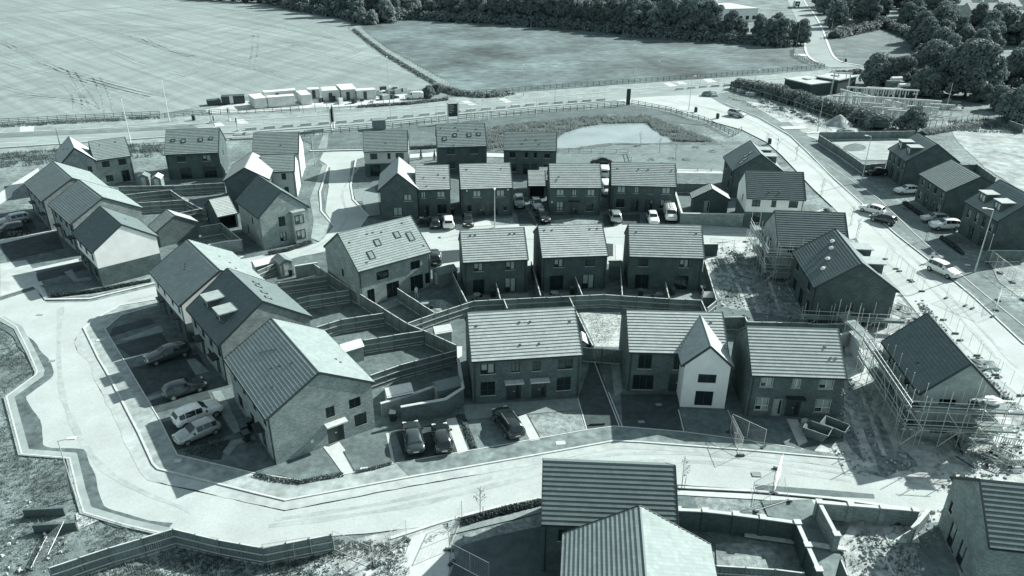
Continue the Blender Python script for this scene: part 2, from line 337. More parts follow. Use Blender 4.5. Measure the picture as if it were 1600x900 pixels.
# ------------------------------------------------------------------ estate streets
sheet('estate_street', [(960,157),(1000,152),(1060,149),(1105,149),(1130,161),(1185,183),(1235,212),(1262,238),(1300,276),(1340,312),(1400,366),(1450,405),(1520,463),(1600,538),(1760,690),(1700,730),(1600,648),(1545,598),(1475,540),(1405,455),(1345,385),(1322,345),(1300,322),(1272,296),(1240,262),(1222,243),(1198,222),(1160,203),(1105,188),(1060,173),(1000,163)], .034, M_road)
sheet('estate_street', [(640,398),(650,353),(700,350),(1060,349),(1175,357),(1225,345),(1290,325),(1325,348),(1345,372),(1250,380),(1180,374),(1110,380),(1100,412),(960,415),(690,418)], .038, M_road)
sheet('estate_street', [(505,238),(572,236),(574,244),(548,252),(546,285),(552,312),(575,338),(560,360),(512,392),(440,408),(380,424),(245,468),(185,478),(150,496),(128,514),(116,532),(122,548),(140,562),(152,600),(182,655),(205,710),(230,750),(282,763),(445,799),(640,761),(850,723),(960,700),(1050,703),(1200,715),(1330,733),(1420,757),(1500,775),(1470,800),(1425,797),(1290,778),(1190,766),(1060,757),(850,782),(760,800),(690,820),(520,838),(405,856),(268,826),(185,802),(152,790),(138,716),(66,703),(46,640),(40,620),(77,592),(56,540),(20,512),(0,503),(-80,500),(-80,472),(0,470),(55,452),(72,473),(140,472),(240,448),(380,404),(470,388),(500,378),(522,352),(508,330),(514,285),(516,262),(500,250)], .042, M_road, ragged=.12, step=1.2)
# the trench of bare base along the outer side, kept back from the kerb
strip('unfinished_base', [(-60,501),(0,507),(22,516),(40,536),(56,556),(72,578),(73,588),(60,597),(36,614),(28,622),(34,636),(48,660),(54,690),(58,700),(75,705),(112,708),(122,712),(130,738),(136,758),(146,790),(153,799),(175,808),(205,817),(262,827)], 1.35, .056, mat('unfinished_base', .11, .35, 1.5, .95, second=(.4,.7,1.4)), ragged=.7, smooth=3)
strip('kerb', [(0,497),(28,512),(47,548),(62,580),(60,588),(14,621),(37,707),(112,713),(124,765),(134,798),(200,818),(262,832)], .9, .05, mat('footway_base', .3, .15, .8, .9, second=(.3,.85,1.15)), h=.06)
# inner side: footway between property line and kerb
kerb_in = [(245,455),(140,478) ,(185,477)]
ik = [(245,468),(186,478),(152,496),(131,513),(154,560),(170,587),(217,677),(239,725),(247,733),(400,771),(446,782),(650,744),(850,709),(960,689),(1000,691),(1160,703),(1320,717)]
sheet('footway_base', [(245,470),(186,481),(150,498),(126,516),(116,534),(121,549),(140,566),(150,597),(180,656),(203,708),(214,731),(231,750),(283,762),(445,797),(640,760),(850,723),(960,701),(1050,704),(1200,715),(1325,733),(1330,722),*ik[::-1]], .055, mat('footway_base2', .40, .14, 1.2, .9, second=(.35,.85,1.1)), ragged=.12, step=.6)
strip('kerb', ik, .18, .06, M_kerb, h=.09)
sheet('footway', [*ik, (1330,712),(1242,700),(1160,687),(1070,675),(960,666),(916,672),(747,702),(612,725),(536,742),(478,752),(400,740),(277,711),(250,657),(192,560),(164,514),(190,492),(246,477)], .075, mat('new_footway', .33, .2, 1.0, .9, second=(.25,.72,1.2)))
strip('edging', [(246,477),(190,492),(164,514),(192,560),(250,657),(277,711),(400,740),(478,752),(536,742),(612,725),(747,702),(916,672),(960,666),(1070,675),(1160,687),(1242,700)], .1, .075, M_kerb, h=.05)
sheet('inspection_cover', [(217,691),(225,689),(226,694),(219,696)], .083, M_slab) if 0 else None
# near side of the front street
sheet('footway', [(690,826),(850,790),(850,800),(700,836)], .07, M_slabd)
strip('kerb', [(610,842),(690,816),(760,797),(850,778)], .25, .05, M_kerb, h=.1)
strip('kerb', [(1060,762),(1180,768),(1300,779),(1425,797)], .25, .05, M_kerb, h=.1)
sheet('footway', [(1058,766),(1180,772),(1300,783),(1420,797),(1415,801),(1290,789),(1180,780),(1058,773)], .06, M_slab)
sheet('dark_lane', [(1180,757),(1300,766),(1365,772),(1367,779),(1300,776),(1180,766)], .05, M_paved)
sheet('dark_lane', [(700,815),(760,797),(845,777),(845,788),(760,806),(700,824)], .05, M_pave)
# ------------------------------------------------------------------ site soil round the unfinished houses
sheet('building_site_soil', [(1103,384),(1180,372),(1212,352),(1330,372),(1400,455),(1470,540),(1600,648),(1700,730),(1700,800),(1500,790),(1420,757),(1300,733),(1240,702),(1310,640),(1315,520),(1160,500),(1120,482),(1102,408)], .028, M_soil, ragged=.3)
sheet('bare_soil', [(1110,405),(1180,400),(1230,415),(1238,460),(1255,500),(1160,500),(1128,470)], .036, M_soild, ragged=.6, step=.7)
sheet('bare_soil', [(1325,590),(1350,600),(1395,690),(1420,705),(1440,730),(1370,742),(1325,700),(1315,650)], .036, M_soild, ragged=.6, step=.7)
sheet('building_site_soil', [(1345,798),(1500,790),(1560,900),(1330,905),(1306,850)], .028, M_soil, ragged=.3)
sheet('building_site_soil', [(560,842),(690,818),(720,905),(560,905),(500,870)], .026, M_soil, ragged=.5)
sheet('building_site_soil', [(130,890),(260,840),(400,862),(520,845),(560,905),(100,920)], .024, mat('weedy_soil', .27, .5, .6, .95, bump=.1, bscale=4, second=(.3, .6, 1.4)), ragged=.4)
# right-hand verge and building plots
sheet('verge', [(1105,149),(1150,150),(1215,187),(1283,240),(1350,300),(1440,372),(1520,450),(1600,520),(1600,540),(1520,466),(1450,408),(1400,369),(1340,315),(1300,279),(1262,241),(1235,215),(1185,186),(1130,164)], .04, mat('mown_verge', .17, .3, 1.2, .95, second=(.2,.75,1.3)))
sheet('footway', [(1215,192),(1290,255),(1350,310),(1440,385),(1520,455),(1600,524),(1600,500),(1540,440),(1460,368),(1372,296),(1300,240),(1232,190)], .05, mat('side_footway', .16, .2, 1, .9, second=(.3,.75,1.25)))
strip('kerb', [(1130,161),(1185,183),(1235,212),(1262,238),(1300,276),(1340,312),(1400,366),(1450,405),(1520,463),(1600,538)], .2, .05, M_kerb, h=.1)
strip('kerb', [(1105,188),(1160,203),(1198,222),(1222,243),(1240,262),(1272,296),(1300,322)], .2, .05, M_kerb, h=.1)
strip('edging', [(1290,255),(1372,310),(1440,375),(1520,445),(1600,510)], .12, .06, M_kerb, h=.05)
sheet('building_plot', [(1300,222),(1430,218),(1400,250),(1345,250)], .045, mat('raked_soil', .33, .2, .5, .95, second=(.2,.85,1.1)))
sheet('rough_plot', [(1475,190),(1600,180),(1760,200),(1760,330),(1600,300),(1540,262),(1500,225)], .03, mat('dry_rough', .3, .4, .5, .95, bump=.1, bscale=4, second=(.12,.7,1.3)), ragged=.5, step=2)
sheet('rough_plot', [(1540,395),(1600,395),(1680,470),(1640,500),(1560,440)], .03, M_lawn_dry)
sheet('verge_soil', [(1120,152),(1180,160),(1260,178),(1310,200),(1290,222),(1240,205),(1180,178)], .032, mat('pale_dry_soil', .36, .35, .5, .95, second=(.2,.75,1.2)), ragged=.5, step=1.5)
sheet('substation_yard', [(1290,165),(1330,140),(1400,140),(1480,160),(1540,178),(1500,190),(1440,205),(1400,195)], .02, mat('gravel_yard', .17, .5, .9, .95, second=(.15,.6,1.3)))
sheet('compound_yard', [(318,172),(385,158),(560,150),(650,146),(662,156),(560,165),(480,169),(400,175),(330,178)], .03, mat('trampled_yard', .48, .25, .5, .95, second=(.15,.75,1.15)), ragged=.3, step=1.5)
# ------------------------------------------------------------------ pond and its park
M_water = mat('pond_water', .26, .22, .12, .1, spec=.6, bump=.02, bscale=2.2)
sheet('pond_bank', [(700,226),(735,204),(800,194),(880,186),(960,178),(1010,180),(1060,195),(1110,215),(1130,226),(1040,226),(960,226),(880,240),(760,238)], .03, mat('reedy_bank', .13, .45, .9, .95, bump=.2, bscale=4, second=(.3,.65,1.3)), ragged=.5)
sheet('pond_water', [(868,220),(880,209),(905,201),(940,195),(985,193),(1010,195),(1020,203),(1036,212),(1052,221),(1010,224),(965,223),(930,226),(900,231),(876,233),(862,230)], .045, M_water, smooth=4)
sheet('park_lawn', [(862,236),(905,234),(960,227),(1040,226),(1125,226),(1140,245),(1128,266),(1050,266),(950,262),(868,258)], .04, mat('park_grass', .17, .2, .8, .95, second=(.15,.85,1.2)))
sheet('park_lawn', [(470,217),(560,206),(700,192),(850,176),(985,166),(1060,180),(1100,196),(1030,190),(960,177),(880,185),(800,193),(735,203),(690,226),(640,226),(560,222),(500,232)], .035, mat('green_verge', .115, .2, .6, .95, second=(.12,.8,1.2)))
sheet('footpath', [(1058,264),(1128,266),(1130,271),(1058,270)], .05, M_slab)
sheet('footpath', [(640,241),(700,236),(790,240),(800,246),(700,243),(640,247)], .05, M_slab)
# ------------------------------------------------------------------ plots of the estate
sheet('estate_ground', [(180,285),(360,280),(500,260),(505,300),(515,350),(480,388),(380,404),(250,440),(230,400),(180,340)], .03, M_paved)
sheet('estate_ground', [(560,262),(700,252),(960,262),(1150,272),(1165,350),(1060,350),(650,354),(585,338),(556,312),(550,285)], .03, M_paved)
sheet('estate_ground', [(240,470),(470,400),(520,392),(640,398),(690,418),(960,412),(1098,410),(1130,480),(1320,510),(1318,690),(1240,702),(1160,687),(1070,675),(960,666),(916,672),(747,702),(612,725),(536,742),(478,752),(400,740),(277,711),(250,657),(192,560),(164,514),(190,492)], .058, M_paved)
for q in [  # gardens
    [(470,470),(600,492),(560,500),(510,512),(480,496)],[(480,468),(545,456),(600,490),(530,502),(494,510)],[(532,505),(600,492),(660,517),(570,533),(540,545)],[(568,545),(660,520),(713,548),(632,572),(585,585)],
    [(430,445),(512,434),(546,452),(480,465),(450,465)],[(590,590),(715,556),(718,592),(625,625),(600,630)]]:
    sheet('back_lawn', q, .07, M_lawn)
sheet('back_lawn', [(612,470),(640,478),(672,490),(640,503),(620,492)], .07, M_lawn)
sheet('back_lawn', [(655,470),(690,468),(712,478),(690,488)], .07, M_lawn_dry)
sheet('back_lawn', [(685,505),(735,480),(738,560),(720,560),(712,536)], .07, M_lawn)
sheet('back_lawn', [(905,488),(973,488),(972,543),(930,541)], .07, mat('hay_lawn', .4, .4, 2.5, .95, bump=.06, bscale=8))
sheet('patio', [(951,532),(972,533),(971,541),(951,540)], .078, M_slab); sheet('patio', [(700,541),(722,541),(722,556),(716,560)], .078, M_slab)
for q in [[(730,462),(826,458),(826,464),(732,471)],[(850,458),(946,454),(946,462),(850,468)],[(985,460),(1094,458),(1100,468),(985,466)]]: sheet('patio', q, .07, M_slabd)
sheet('patio', [(593,476),(628,462),(640,470),(604,484)], .078, M_slabd)
# front gardens by the street
sheet('front_lawn', [(434,742),(500,708),(520,742),(470,750)], .085, M_lawn); sheet('front_lawn', [(532,697),(604,672),(614,722),(556,738)], .085, M_lawn)
sheet('garden_path', [(504,697),(514,698),(530,690),(540,704),(535,706),(553,739),(537,742),(517,714)], .095, M_slab)
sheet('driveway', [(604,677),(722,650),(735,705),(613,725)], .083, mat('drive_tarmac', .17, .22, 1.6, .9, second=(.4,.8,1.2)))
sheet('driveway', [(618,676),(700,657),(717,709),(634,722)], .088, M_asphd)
sheet('garden_path', [(697,655),(712,652),(732,704.5),(716,709)], .095, M_slab); sheet('garden_path', [(603,677),(607,676),(617,723),(613,725)], .095, M_slab)
sheet('driveway', [(728,657),(810,650),(829,689),(747,702)], .084, MATS['drive_tarmac'])
sheet('garden_path', [(809,651),(822,647),(844,686.5),(829,689)], .095, M_slab)
sheet('garden_path', [(724,633),(905,622),(908,640),(822,647),(728,656)], .083, M_slabd)
sheet('front_lawn', [(826,649),(906,641),(916,672),(845,686)], .085, M_lawn_dry)
sheet('driveway', [(904,622),(922,566),(935,568),(965,664),(918,671),(908,640)], .083, M_asphd)
sheet('garden_path', [(955,568),(968,568),(972,612),(960,620)], .09, M_slabd)
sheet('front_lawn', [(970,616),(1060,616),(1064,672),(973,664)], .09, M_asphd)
sheet('front_lawn', [(1063,640),(1134,641),(1150,684),(1072,674)], .088, M_lawn)
sheet('front_lawn', [(1150,652),(1245,656),(1243,700),(1166,686)], .088, M_lawn)
sheet('garden_path', [(1229,654),(1246,655),(1262,690),(1248,697)], .095, M_slab)
# left fronts
for q in [[(176,512),(235,496),(241,505),(171,526)],[(181,539),(252,520),(266,540),(204,557)],[(204,575),(310,553),(327,580),(306,586),(212,592)],[(212,593),(292,567),(305,588),(227,618)],[(236,626),(322,605),(330,622),(243,645)],[(252,660),(340,640),(362,677),(277,703)]]:
    sheet('driveway', q, .085, M_asphd)
for q in [[(186,532),(250,508),(256,518),(200,532)],[(291,562),(305,560),(327,580),(306,586)],[(330,612),(345,610),(362,640),(348,645)],[(225,622),(255,613),(256,618),(232,627)],[(345,645),(360,640),(378,672),(366,678)],[(348,706),(362,688),(398,680),(400,686),(372,694),(357,712)]]:
    sheet('garden_path', q, .09, M_slabd)
sheet('planting_bed', [(284,705),(360,686),(350,704),(345,718),(330,718)], .088, M_mulch); sheet('front_lawn', [(350,722),(375,700),(402,690),(428,728),(402,738)], .088, M_lawn)
sheet('planting_bed', [(715,648),(725,647),(747,702),(735,704)], .089, M_mulch)
# left-most houses
sheet('estate_ground', [(-60,340),(40,325),(60,345),(110,380),(160,452),(240,440),(140,466),(78,468),(50,440),(0,425),(-60,430)], .045, M_paved)
for q in [[(0,380),(88,362),(100,388),(12,408)],[(56,428),(130,408),(138,420),(60,440)],[(-20,350),(45,335),(58,358),(0,372)]]: sheet('driveway', q, .06, M_asphd)
sheet('front_lawn', [(62,446),(140,432),(158,450),(85,460)], .062, M_lawn); sheet('garden_path', [(100,425),(112,421),(122,436),(140,432),(144,437),(116,440)], .068, M_slabd)
for q in [[(50,420),(122,404),(124,409),(52,424)],[(0,377),(88,358),(88,361),(0,381)]]: sheet('garden_path', q, .066, M_slab)
sheet('verge', [(76,463),(160,452),(240,436),(240,441),(145,462),(80,466)], .06, M_lawn_dry); strip('kerb', [(0,462),(52,447),(62,452),(72,468),(140,467),(240,443),(300,425),(380,401)], .35, .05, M_kerb, h=.09)
sheet('footway', [(0,412),(40,406),(62,432),(76,466),(60,458),(52,448),(0,464)], .05, mat('dusty_footway', .42, .15, .8, .9, second=(.3,.85,1.1)))
sheet('footpath', [(-40,330),(18,288),(60,262),(62,270),(20,300),(18,308),(-40,345)], .04, M_slab)
sheet('back_lawn', [(185,300),(275,298),(320,330),(280,335),(215,318)], .05, M_lawn_dry)
sheet('back_lawn', [(315,355),(345,351),(372,376),(325,380)], .05, M_lawn)
# streets between the upper houses: verges
sheet('verge', [(486,262),(498,250),(505,262),(487,310),(466,312)], .055, M_lawn); sheet('footway', [(505,256),(512,258),(496,300),(500,330),(520,352),(500,378),(486,372),(490,345),(484,312)], .06, M_pave)
strip('kerb', [(513,258),(500,300),(502,330),(522,354)], .3, .05, M_kerb, h=.1); strip('kerb', [(556,250),(548,290),(552,312),(576,338)], .3, .05, M_kerb, h=.1)
sheet('verge', [(486,212),(565,205),(568,232),(487,233)], .05, M_lawn); sheet('footpath', [(505,211),(513,210),(511,232),(497,232)], .056, M_pave)
sheet('verge', [(640,206),(684,204),(684,230),(640,230)], .05, M_lawn)
strip('kerb', [(484,236),(520,235),(568,234),(600,234)], .5, .05, M_kerb, h=.1)
for q in [[(560,300),(590,300),(594,335),(575,338)],[(551,296),(585,292),(590,312),(556,315)]]: sheet('driveway', q, .06, M_slabd)
# front drives of the middle row
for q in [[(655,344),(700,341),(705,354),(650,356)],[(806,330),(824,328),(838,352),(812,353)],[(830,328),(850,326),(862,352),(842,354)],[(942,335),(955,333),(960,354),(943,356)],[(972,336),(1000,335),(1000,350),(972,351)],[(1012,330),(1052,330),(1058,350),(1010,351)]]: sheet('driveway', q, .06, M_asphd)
for q in [[(720,342),(800,340),(806,350),(724,354)],[(858,345),(905,340),(940,346),(940,352),(862,353)]]: sheet('front_lawn', q, .062, M_lawn_dry)
sheet('garden_path', [(742,346),(764,342),(768,352),(738,354)], .07, M_slab)
for q in [[(945,380),(958,381),(958,400),(947,400)],[(690,392),(718,390),(718,408),(690,412)]]: sheet('planting_bed', q, .06, M_mulch)
sheet('garden_path', [(962,382),(972,382),(972,406),(962,406)], .06, M_slab)
# bottom houses' plots
sheet('patio', [(700,905),(722,850),(770,835),(845,822),(880,905)], .06, mat('dark_paving', .1, .2, .9, .9, second=(.5,.85,1.15)))
sheet('front_lawn', [(726,834),(846,802),(846,822),(770,838),(722,852)], .07, M_lawn_dry)
sheet('front_lawn', [(1058,774),(1085,776),(1090,795),(1058,792)], .065, M_lawn); sheet('front_lawn', [(1085,776),(1185,782),(1195,805),(1150,803),(1090,795)], .065, M_lawn_dry)
sheet('driveway', [(1190,782),(1268,780),(1310,850),(1320,905),(1290,905),(1246,818),(1200,806)], .066, MATS['drive_tarmac'])
sheet('back_lawn', [(1118,850),(1165,848),(1205,855),(1225,890),(1120,884)], .06, M_lawn_dry)
sheet('patio', [(1378,826),(1425,815),(1438,848),(1388,848)], .06, M_slab); sheet('patio', [(1425,820),(1470,815),(1500,900),(1440,900)], .055, MATS['drive_tarmac'])

# wheel ruts, scrapes and drying mud
for px, wd, m in [([(1128,400),(1150,440),(1172,495)], .5, M_soil), ([(1140,398),(1163,438),(1188,492)], .5, M_soil), ([(1195,410),(1205,450),(1222,492)], .4, M_soil), ([(1352,590),(1378,640),(1400,700)], .5, M_soil), ([(1340,600),(1362,655),(1382,712)], .5, M_soil), ([(1330,640),(1352,700),(1366,738)], .8, M_soil)]:
    strip('wheel_rut', px, wd, .05, m, smooth=4, ragged=.9)
M_damp = mat('damp_mud', .375, .12, 2, .9, second=(.3,.8,1.15))
for px, wd in [([(95,480),(92,560),(105,640),(165,735),(300,800)], .5), ([(420,822),(640,790),(900,730),(1100,722),(1330,752)], .45), ([(430,812),(640,778),(900,717),(1100,710),(1330,742)], .4), ([(1030,156),(1150,182),(1260,252),(1400,392),(1560,560)], .5), ([(1060,158),(1170,187),(1275,255),(1420,395),(1590,575)], .4), ([(560,262),(535,300),(540,345),(480,392),(300,446),(200,470)], .4), ([(700,375),(900,372),(1100,365),(1200,362)], .5)]:
    strip('tyre_mark', px, wd, .052, M_damp, smooth=8, ragged=.95)

strip('edging', [(0,495),(26,511),(44,547),(58,580),(56,586),(10,620),(34,710),(109,716),(121,768),(131,801),(198,821),(260,835)], .14, .06, M_slab, h=.07)
sheet('concrete_patch', [(118,803),(124,799),(156,812),(122,828)], .03, M_slab)
for px in [[(929,566),(968,667)],[(951,613),(973,668)],[(1060,640),(1069,676)],[(903,622),(917,672)],[(1137,641),(1160,688)]]: strip('edging', px, .1, .092, M_kerb, h=.03)
sheet('footway', [(640,744),(850,708),(960,688),(1000,690),(1160,702),(1320,716),(1318,711),(1242,700),(1160,687),(1070,675),(960,666),(916,672),(747,702),(620,724)], .0855, mat('worn_footway', .2, .25, 1.2, .9, second=(.3,.7,1.25)))

sheet('damp_patch', [(1318,229),(1335,224),(1352,228),(1350,234),(1332,236),(1320,234)], .06, M_lawn, smooth=4)
# ------------------------------------------------------------------ house materials
def tile_mat(name, v):
    m = brick_mat(name, v, v*.55, .08); N = m.node_tree.nodes
    b = next(x for x in N if x.type == 'TEX_BRICK'); b.inputs['Brick Width'].default_value = .34; b.inputs['Row Height'].default_value = .35; b.inputs['Mortar Size'].default_value = .007; b.inputs['Bias'].default_value = 0
    p = N['Principled BSDF']; p.inputs['Roughness'].default_value = .75; p.inputs['Specular IOR Level'].default_value = .2
    r = next(x for x in N if x.type == 'MAP_RANGE'); r.inputs[3].default_value = .92; r.inputs[4].default_value = 1.08
    return m
B_dark = brick_mat('grey_brick', .095, .13, .25); B_mid = brick_mat('brown_brick', .118, .165, .3); B_buff = brick_mat('buff_brick', .27, .36); B_block = brick_mat('pale_blockwork', .36, .42, .12)
B_garden = brick_mat('garden_brick', .26, .36)
R_white = mat('white_render', .74, .06, 1.2, .9, second=(.25,.93,1.05)); R_off = mat('grey_render', .5, .08, 1.2, .9, second=(.25,.9,1.06))
M_roof = tile_mat('roof_tiles', .42); M_roofl = tile_mat('terrace_roof_tiles', .29); M_roofm = tile_mat('mid_roof_tiles', .24)
M_roofd = tile_mat('dark_roof_tiles', .16)
M_under = plain('roof_underlay', .05, .9); M_verge = plain('dark_verge_trim', .045, .6); M_frame = plain('anthracite_frame', .035, .45)
M_framew = plain('pale_frame', .6, .5)
M_sill = plain('stone_sill', .42, .8); M_glass = plain('window_glass', .022, .07, spec=.7); M_panerefl = plain('rooflight_reflection', .7, .3); M_blind = plain('blind_behind_glass', .34, .22, spec=.6)  # bright rooflight panes: reflected sky is put into their pale colour
M_door = plain('dark_door', .05, .4); M_doorp = plain('pale_door', .32, .5); M_lead = plain('lead_flat_roof', .32, .7); M_metal = plain('brushed_metal', .5, .35, metal=.7)
M_canopy = plain('canopy_grey', .5, .7); M_vent = plain('vent_tile', .06, .7); M_box = plain('white_plastic', .7, .5); M_black = plain('black_plastic', .03, .5)
_win = {}
def win_mesh(w, h, style):
    """frame with its mullions, pane and sill in the plane y=0 looking to -y, centred on x, from z=0"""
    k = (round(w, 2), round(h, 2), style)
    if k in _win: return _win[k]
    f = MB(); t = .07; d0, d1 = .02, .085
    f.box(-w/2, d0, 0, w/2, d1, t); f.box(-w/2, d0, h-t, w/2, d1, h); f.box(-w/2, d0, t, -w/2+t, d1, h-t); f.box(w/2-t, d0, t, w/2, d1, h-t)
    n = 1 if w < .8 else 2 if w < 1.9 else 3
    for i in range(1, n): x = -w/2+w*i/n; f.box(x-.045, d0, t, x+.045, d1, h-t)
    if 't' in style: z = h*.36; f.box(-w/2+t, d0+.003, z-.035, w/2-t, d1, z+.035)
    fm = f.mesh('window_frame', M_framew if 'w' in style else M_frame)
    g = MB()
    e = [-w/2+t] + [-w/2+w*i/n for i in range(1, n)] + [w/2-t]
    g.quad((-w/2+t, .06, t), (w/2-t, .06, t), (w/2-t, .06, h-t), (-w/2+t, .06, h-t)); pm = g.mesh('pane', M_glass)
    c = None
    if 'b' in style:      # blinds or curtains seen through the glass
        q = MB()
        for i, (a, b) in enumerate(zip(e, e[1:])):
            z0 = t if ('f' in style or i % 2) else h*.35
            q.quad((a+.06, .05, z0+.03), (b-.06, .05, z0+.03), (b-.06, .05, h-t-.03), (a+.06, .05, h-t-.03))
        c = q.mesh('blind', M_blind)
    s = MB(); s.box(-w/2-.06, -.06, -.07, w/2+.06, .08, 0); sm = s.mesh('sill', M_sill)
    _win[k] = (fm, pm, sm, c); return _win[k]
def add_window(root, M, w, h, style='', sill=True, name='window'):
    fm, pm, sm, c = win_mesh(w, h, style)
    o = inst(name, fm, root, M=M); inst('pane', pm, o)
    if sill: inst('sill', sm, o)
    if c: inst('blind', c, o)
    return o
def add_door(root, M, w, h, style=''):
    """front door with glazed side light"""
    k = ('door', round(w, 2), round(h, 2), style)
    if k not in _win:
        d = MB(); d.box(-w/2, .02, 0, w/2, .09, h); dm = d.mesh('door', M_doorp if 'p' in style else M_door)
        g = MB(); g.box(w*.16, .0, h*.12, w*.38, .019, h*.9); gm = g.mesh('door_glass', M_glass)
        hd = MB(); hd.box(-w*.05, -.03, h*.46, w*.08, .019, h*.5); hm = hd.mesh('letter_plate', M_metal); _win[k] = (dm, gm, hm)
    dm, gm, hm = _win[k]
    o = inst('door', dm, root, M=M); inst('door_glass', gm, o); inst('letter_plate', hm, o); return o
FACE = {'S': ((0, -1), (1, 0)), 'E': ((1, 0), (0, 1)), 'N': ((0, 1), (-1, 0)), 'W': ((-1, 0), (0, -1))}
def block(root, x, y, yaw, L, W, H, R, S=(), E=(), N=(), Wf=(), walls=None, roof=None, ove=.3, ovg=.06, base=None, skip='', rooflights=(), vents=(), dormers=(), canopies=(), pipes='', course=.35, meters=(), cables=(), gables=True, closed_soffit=True):
    """one gabled volume: brick walls with real openings, stepped tile courses, trim; x, y, yaw within root"""
    M = Matrix.Translation((x, y, 0)) @ Matrix.Rotation(radians(yaw), 4, 'Z')
    walls = walls or [(0, B_dark, 'wall')]; roofm = roof or M_roof; tp = R/(W/2); nrm = sqrt(1+tp*tp)
    fm = {}
    wb = {}
    def band(z):
        r = None
        for zz, m, nm in walls:
            if r is None or z >= zz: r = (nm, m)
        return r
    for side, ops in (('S', S), ('E', E), ('N', N), ('W', Wf)):
        (nx, ny), (ux, uy) = FACE[side]
        half = L/2 if side in 'SN' else W/2; off = W/2 if side in 'SN' else L/2
        if side in skip: continue
        P = lambda u, z, d=0: (nx*(off-d)+ux*u, ny*(off-d)+uy*u, z)
        us = sorted({-half, half} | {o[1]-o[3]/2 for o in ops} | {o[1]+o[3]/2 for o in ops})
        zs = sorted({-.3, H} | {o[2] for o in ops} | {o[2]+o[4] for o in ops} | {b[0] for b in walls if 0 < b[0] < H})
        for u0, u1 in zip(us, us[1:]):
            for z0, z1 in zip(zs, zs[1:]):
                uc, zc = (u0+u1)/2, (z0+z1)/2
                if any(abs(uc-o[1]) < o[3]/2 and o[2] < zc < o[2]+o[4] for o in ops): continue
                k = band(zc); wb.setdefault(k, MB(M)).quad(P(u0, z0), P(u1, z0), P(u1, z1), P(u0, z1), [(u0, z0), (u1, z0), (u1, z1), (u0, z1)])
        if side in 'EW' and gables:
            k = band(H+.5); cuts = [0]+[b[0]-H for b in walls if H < b[0] < H+R]
            wb.setdefault(k, MB(M)).add((P(-half, H), P(half, H), P(0, H+R)), ((0, 1, 2),), [[(-half, H), (half, H), (0, H+R)]])
        dpt = .11
        for o in ops:
            kind, u, z, w_, h_ = o[:5]; st = o[5] if len(o) > 5 else ''
            b = wb.setdefault(band(z+h_/2), MB(M)); u0, u1, z1 = u-w_/2, u+w_/2, z+h_
            b.quad(P(u0, z), P(u0, z, dpt), P(u0, z1, dpt), P(u0, z1), [(0, z), (dpt, z), (dpt, z1), (0, z1)]); b.quad(P(u1, z, dpt), P(u1, z), P(u1, z1), P(u1, z1, dpt), [(0, z), (dpt, z), (dpt, z1), (0, z1)])
            b.quad(P(u0, z1, dpt), P(u1, z1, dpt), P(u1, z1), P(u0, z1), [(u0, 0), (u1, 0), (u1, dpt), (u0, dpt)]); b.quad(P(u0, z), P(u1, z), P(u1, z, dpt), P(u0, z, dpt), [(u0, 0), (u1, 0), (u1, dpt), (u0, dpt)])
            Mw = M @ Matrix(((ux, -nx, 0, nx*(off-.05)+ux*u), (uy, -ny, 0, ny*(off-.05)+uy*u), (0, 0, 1, z), (0, 0, 0, 1)))
            if kind == 'win': add_window(root, Mw, w_, h_, st, sill='s' not in st)
            elif kind == 'french': add_window(root, Mw, w_, h_, st+'F', sill=False, name='patio_door')
            elif kind == 'door': add_door(root, Mw, w_, h_, st)
            elif kind == 'dark':
                q = MB(M); q.quad(P(u0, z, 2.2), P(u1, z, 2.2), P(u1, z1, 2.2), P(u0, z1, 2.2)); q.build('dark_interior', M_under, root)
            if 'c' in st:
                q = MB(M); a, c = P(u-w_/2-.2, z1+.16, -.75), P(u+w_/2+.2, z1+.30, 0)
                x0, x1 = sorted((a[0], c[0])); y0, y1 = sorted((a[1], c[1])); q.box(x0, y0, z1+.16, x1, y1, z1+.30); q.build('door_canopy', M_canopy if 'd' not in st else M_frame, root)
    for (nm, m), b in wb.items(): b.build(nm, m, root)
    # roof
    def rp(side, u, s, o=0):
        """point on roof side: s metres up the slope from the eave edge line, o metres proud of it"""
        sgn = -1 if side == 'S' else 1
        yy = W/2+ove-s/nrm; z = H-ove*tp+s*tp/nrm
        return (u if side == 'S' else -u, sgn*(yy+o*tp/nrm), z+o/nrm)
    SL = (W/2+ove)*nrm; nc = max(3, round(SL/course)); hl = L/2+ovg
    r = MB(M)
    for side in 'SN':
        for i in range(nc):
            s0, s1 = SL*i/nc, SL*(i+1)/nc
            v0 = (i+(0 if side == 'S' else 60))*.35; r.quad(rp(side, -hl, s0, .104), rp(side, hl, s0, .104), rp(side, hl, s1, .045), rp(side, -hl, s1, .045), [(-hl, v0+.004), (hl, v0+.004), (hl, v0+.346), (-hl, v0+.346)])
            r.quad(rp(side, -hl, s0, .0 if i == 0 else .04), rp(side, hl, s0, .0 if i == 0 else .04), rp(side, hl, s0, .104), rp(side, -hl, s0, .104))
    r.build('roof', roofm, root)
    q = MB(M)
    for side in 'SN': q.quad(rp(side, hl, 0, 0), rp(side, -hl, 0, 0), rp(side, -hl, SL, 0), rp(side, hl, SL, 0))
    zr = H+R+.05
    q.build('roof_underside', M_under, root)
    q = MB(M); q.add([(-hl, -.13, zr-.05), (hl, -.13, zr-.05), (hl, 0, zr+.06), (-hl, 0, zr+.06), (-hl, .13, zr-.05), (hl, .13, zr-.05)], ((0, 1, 2, 3), (3, 2, 5, 4), (0, 3, 4), (1, 5, 2)))
    q.build('ridge_tiles', roofm, root)
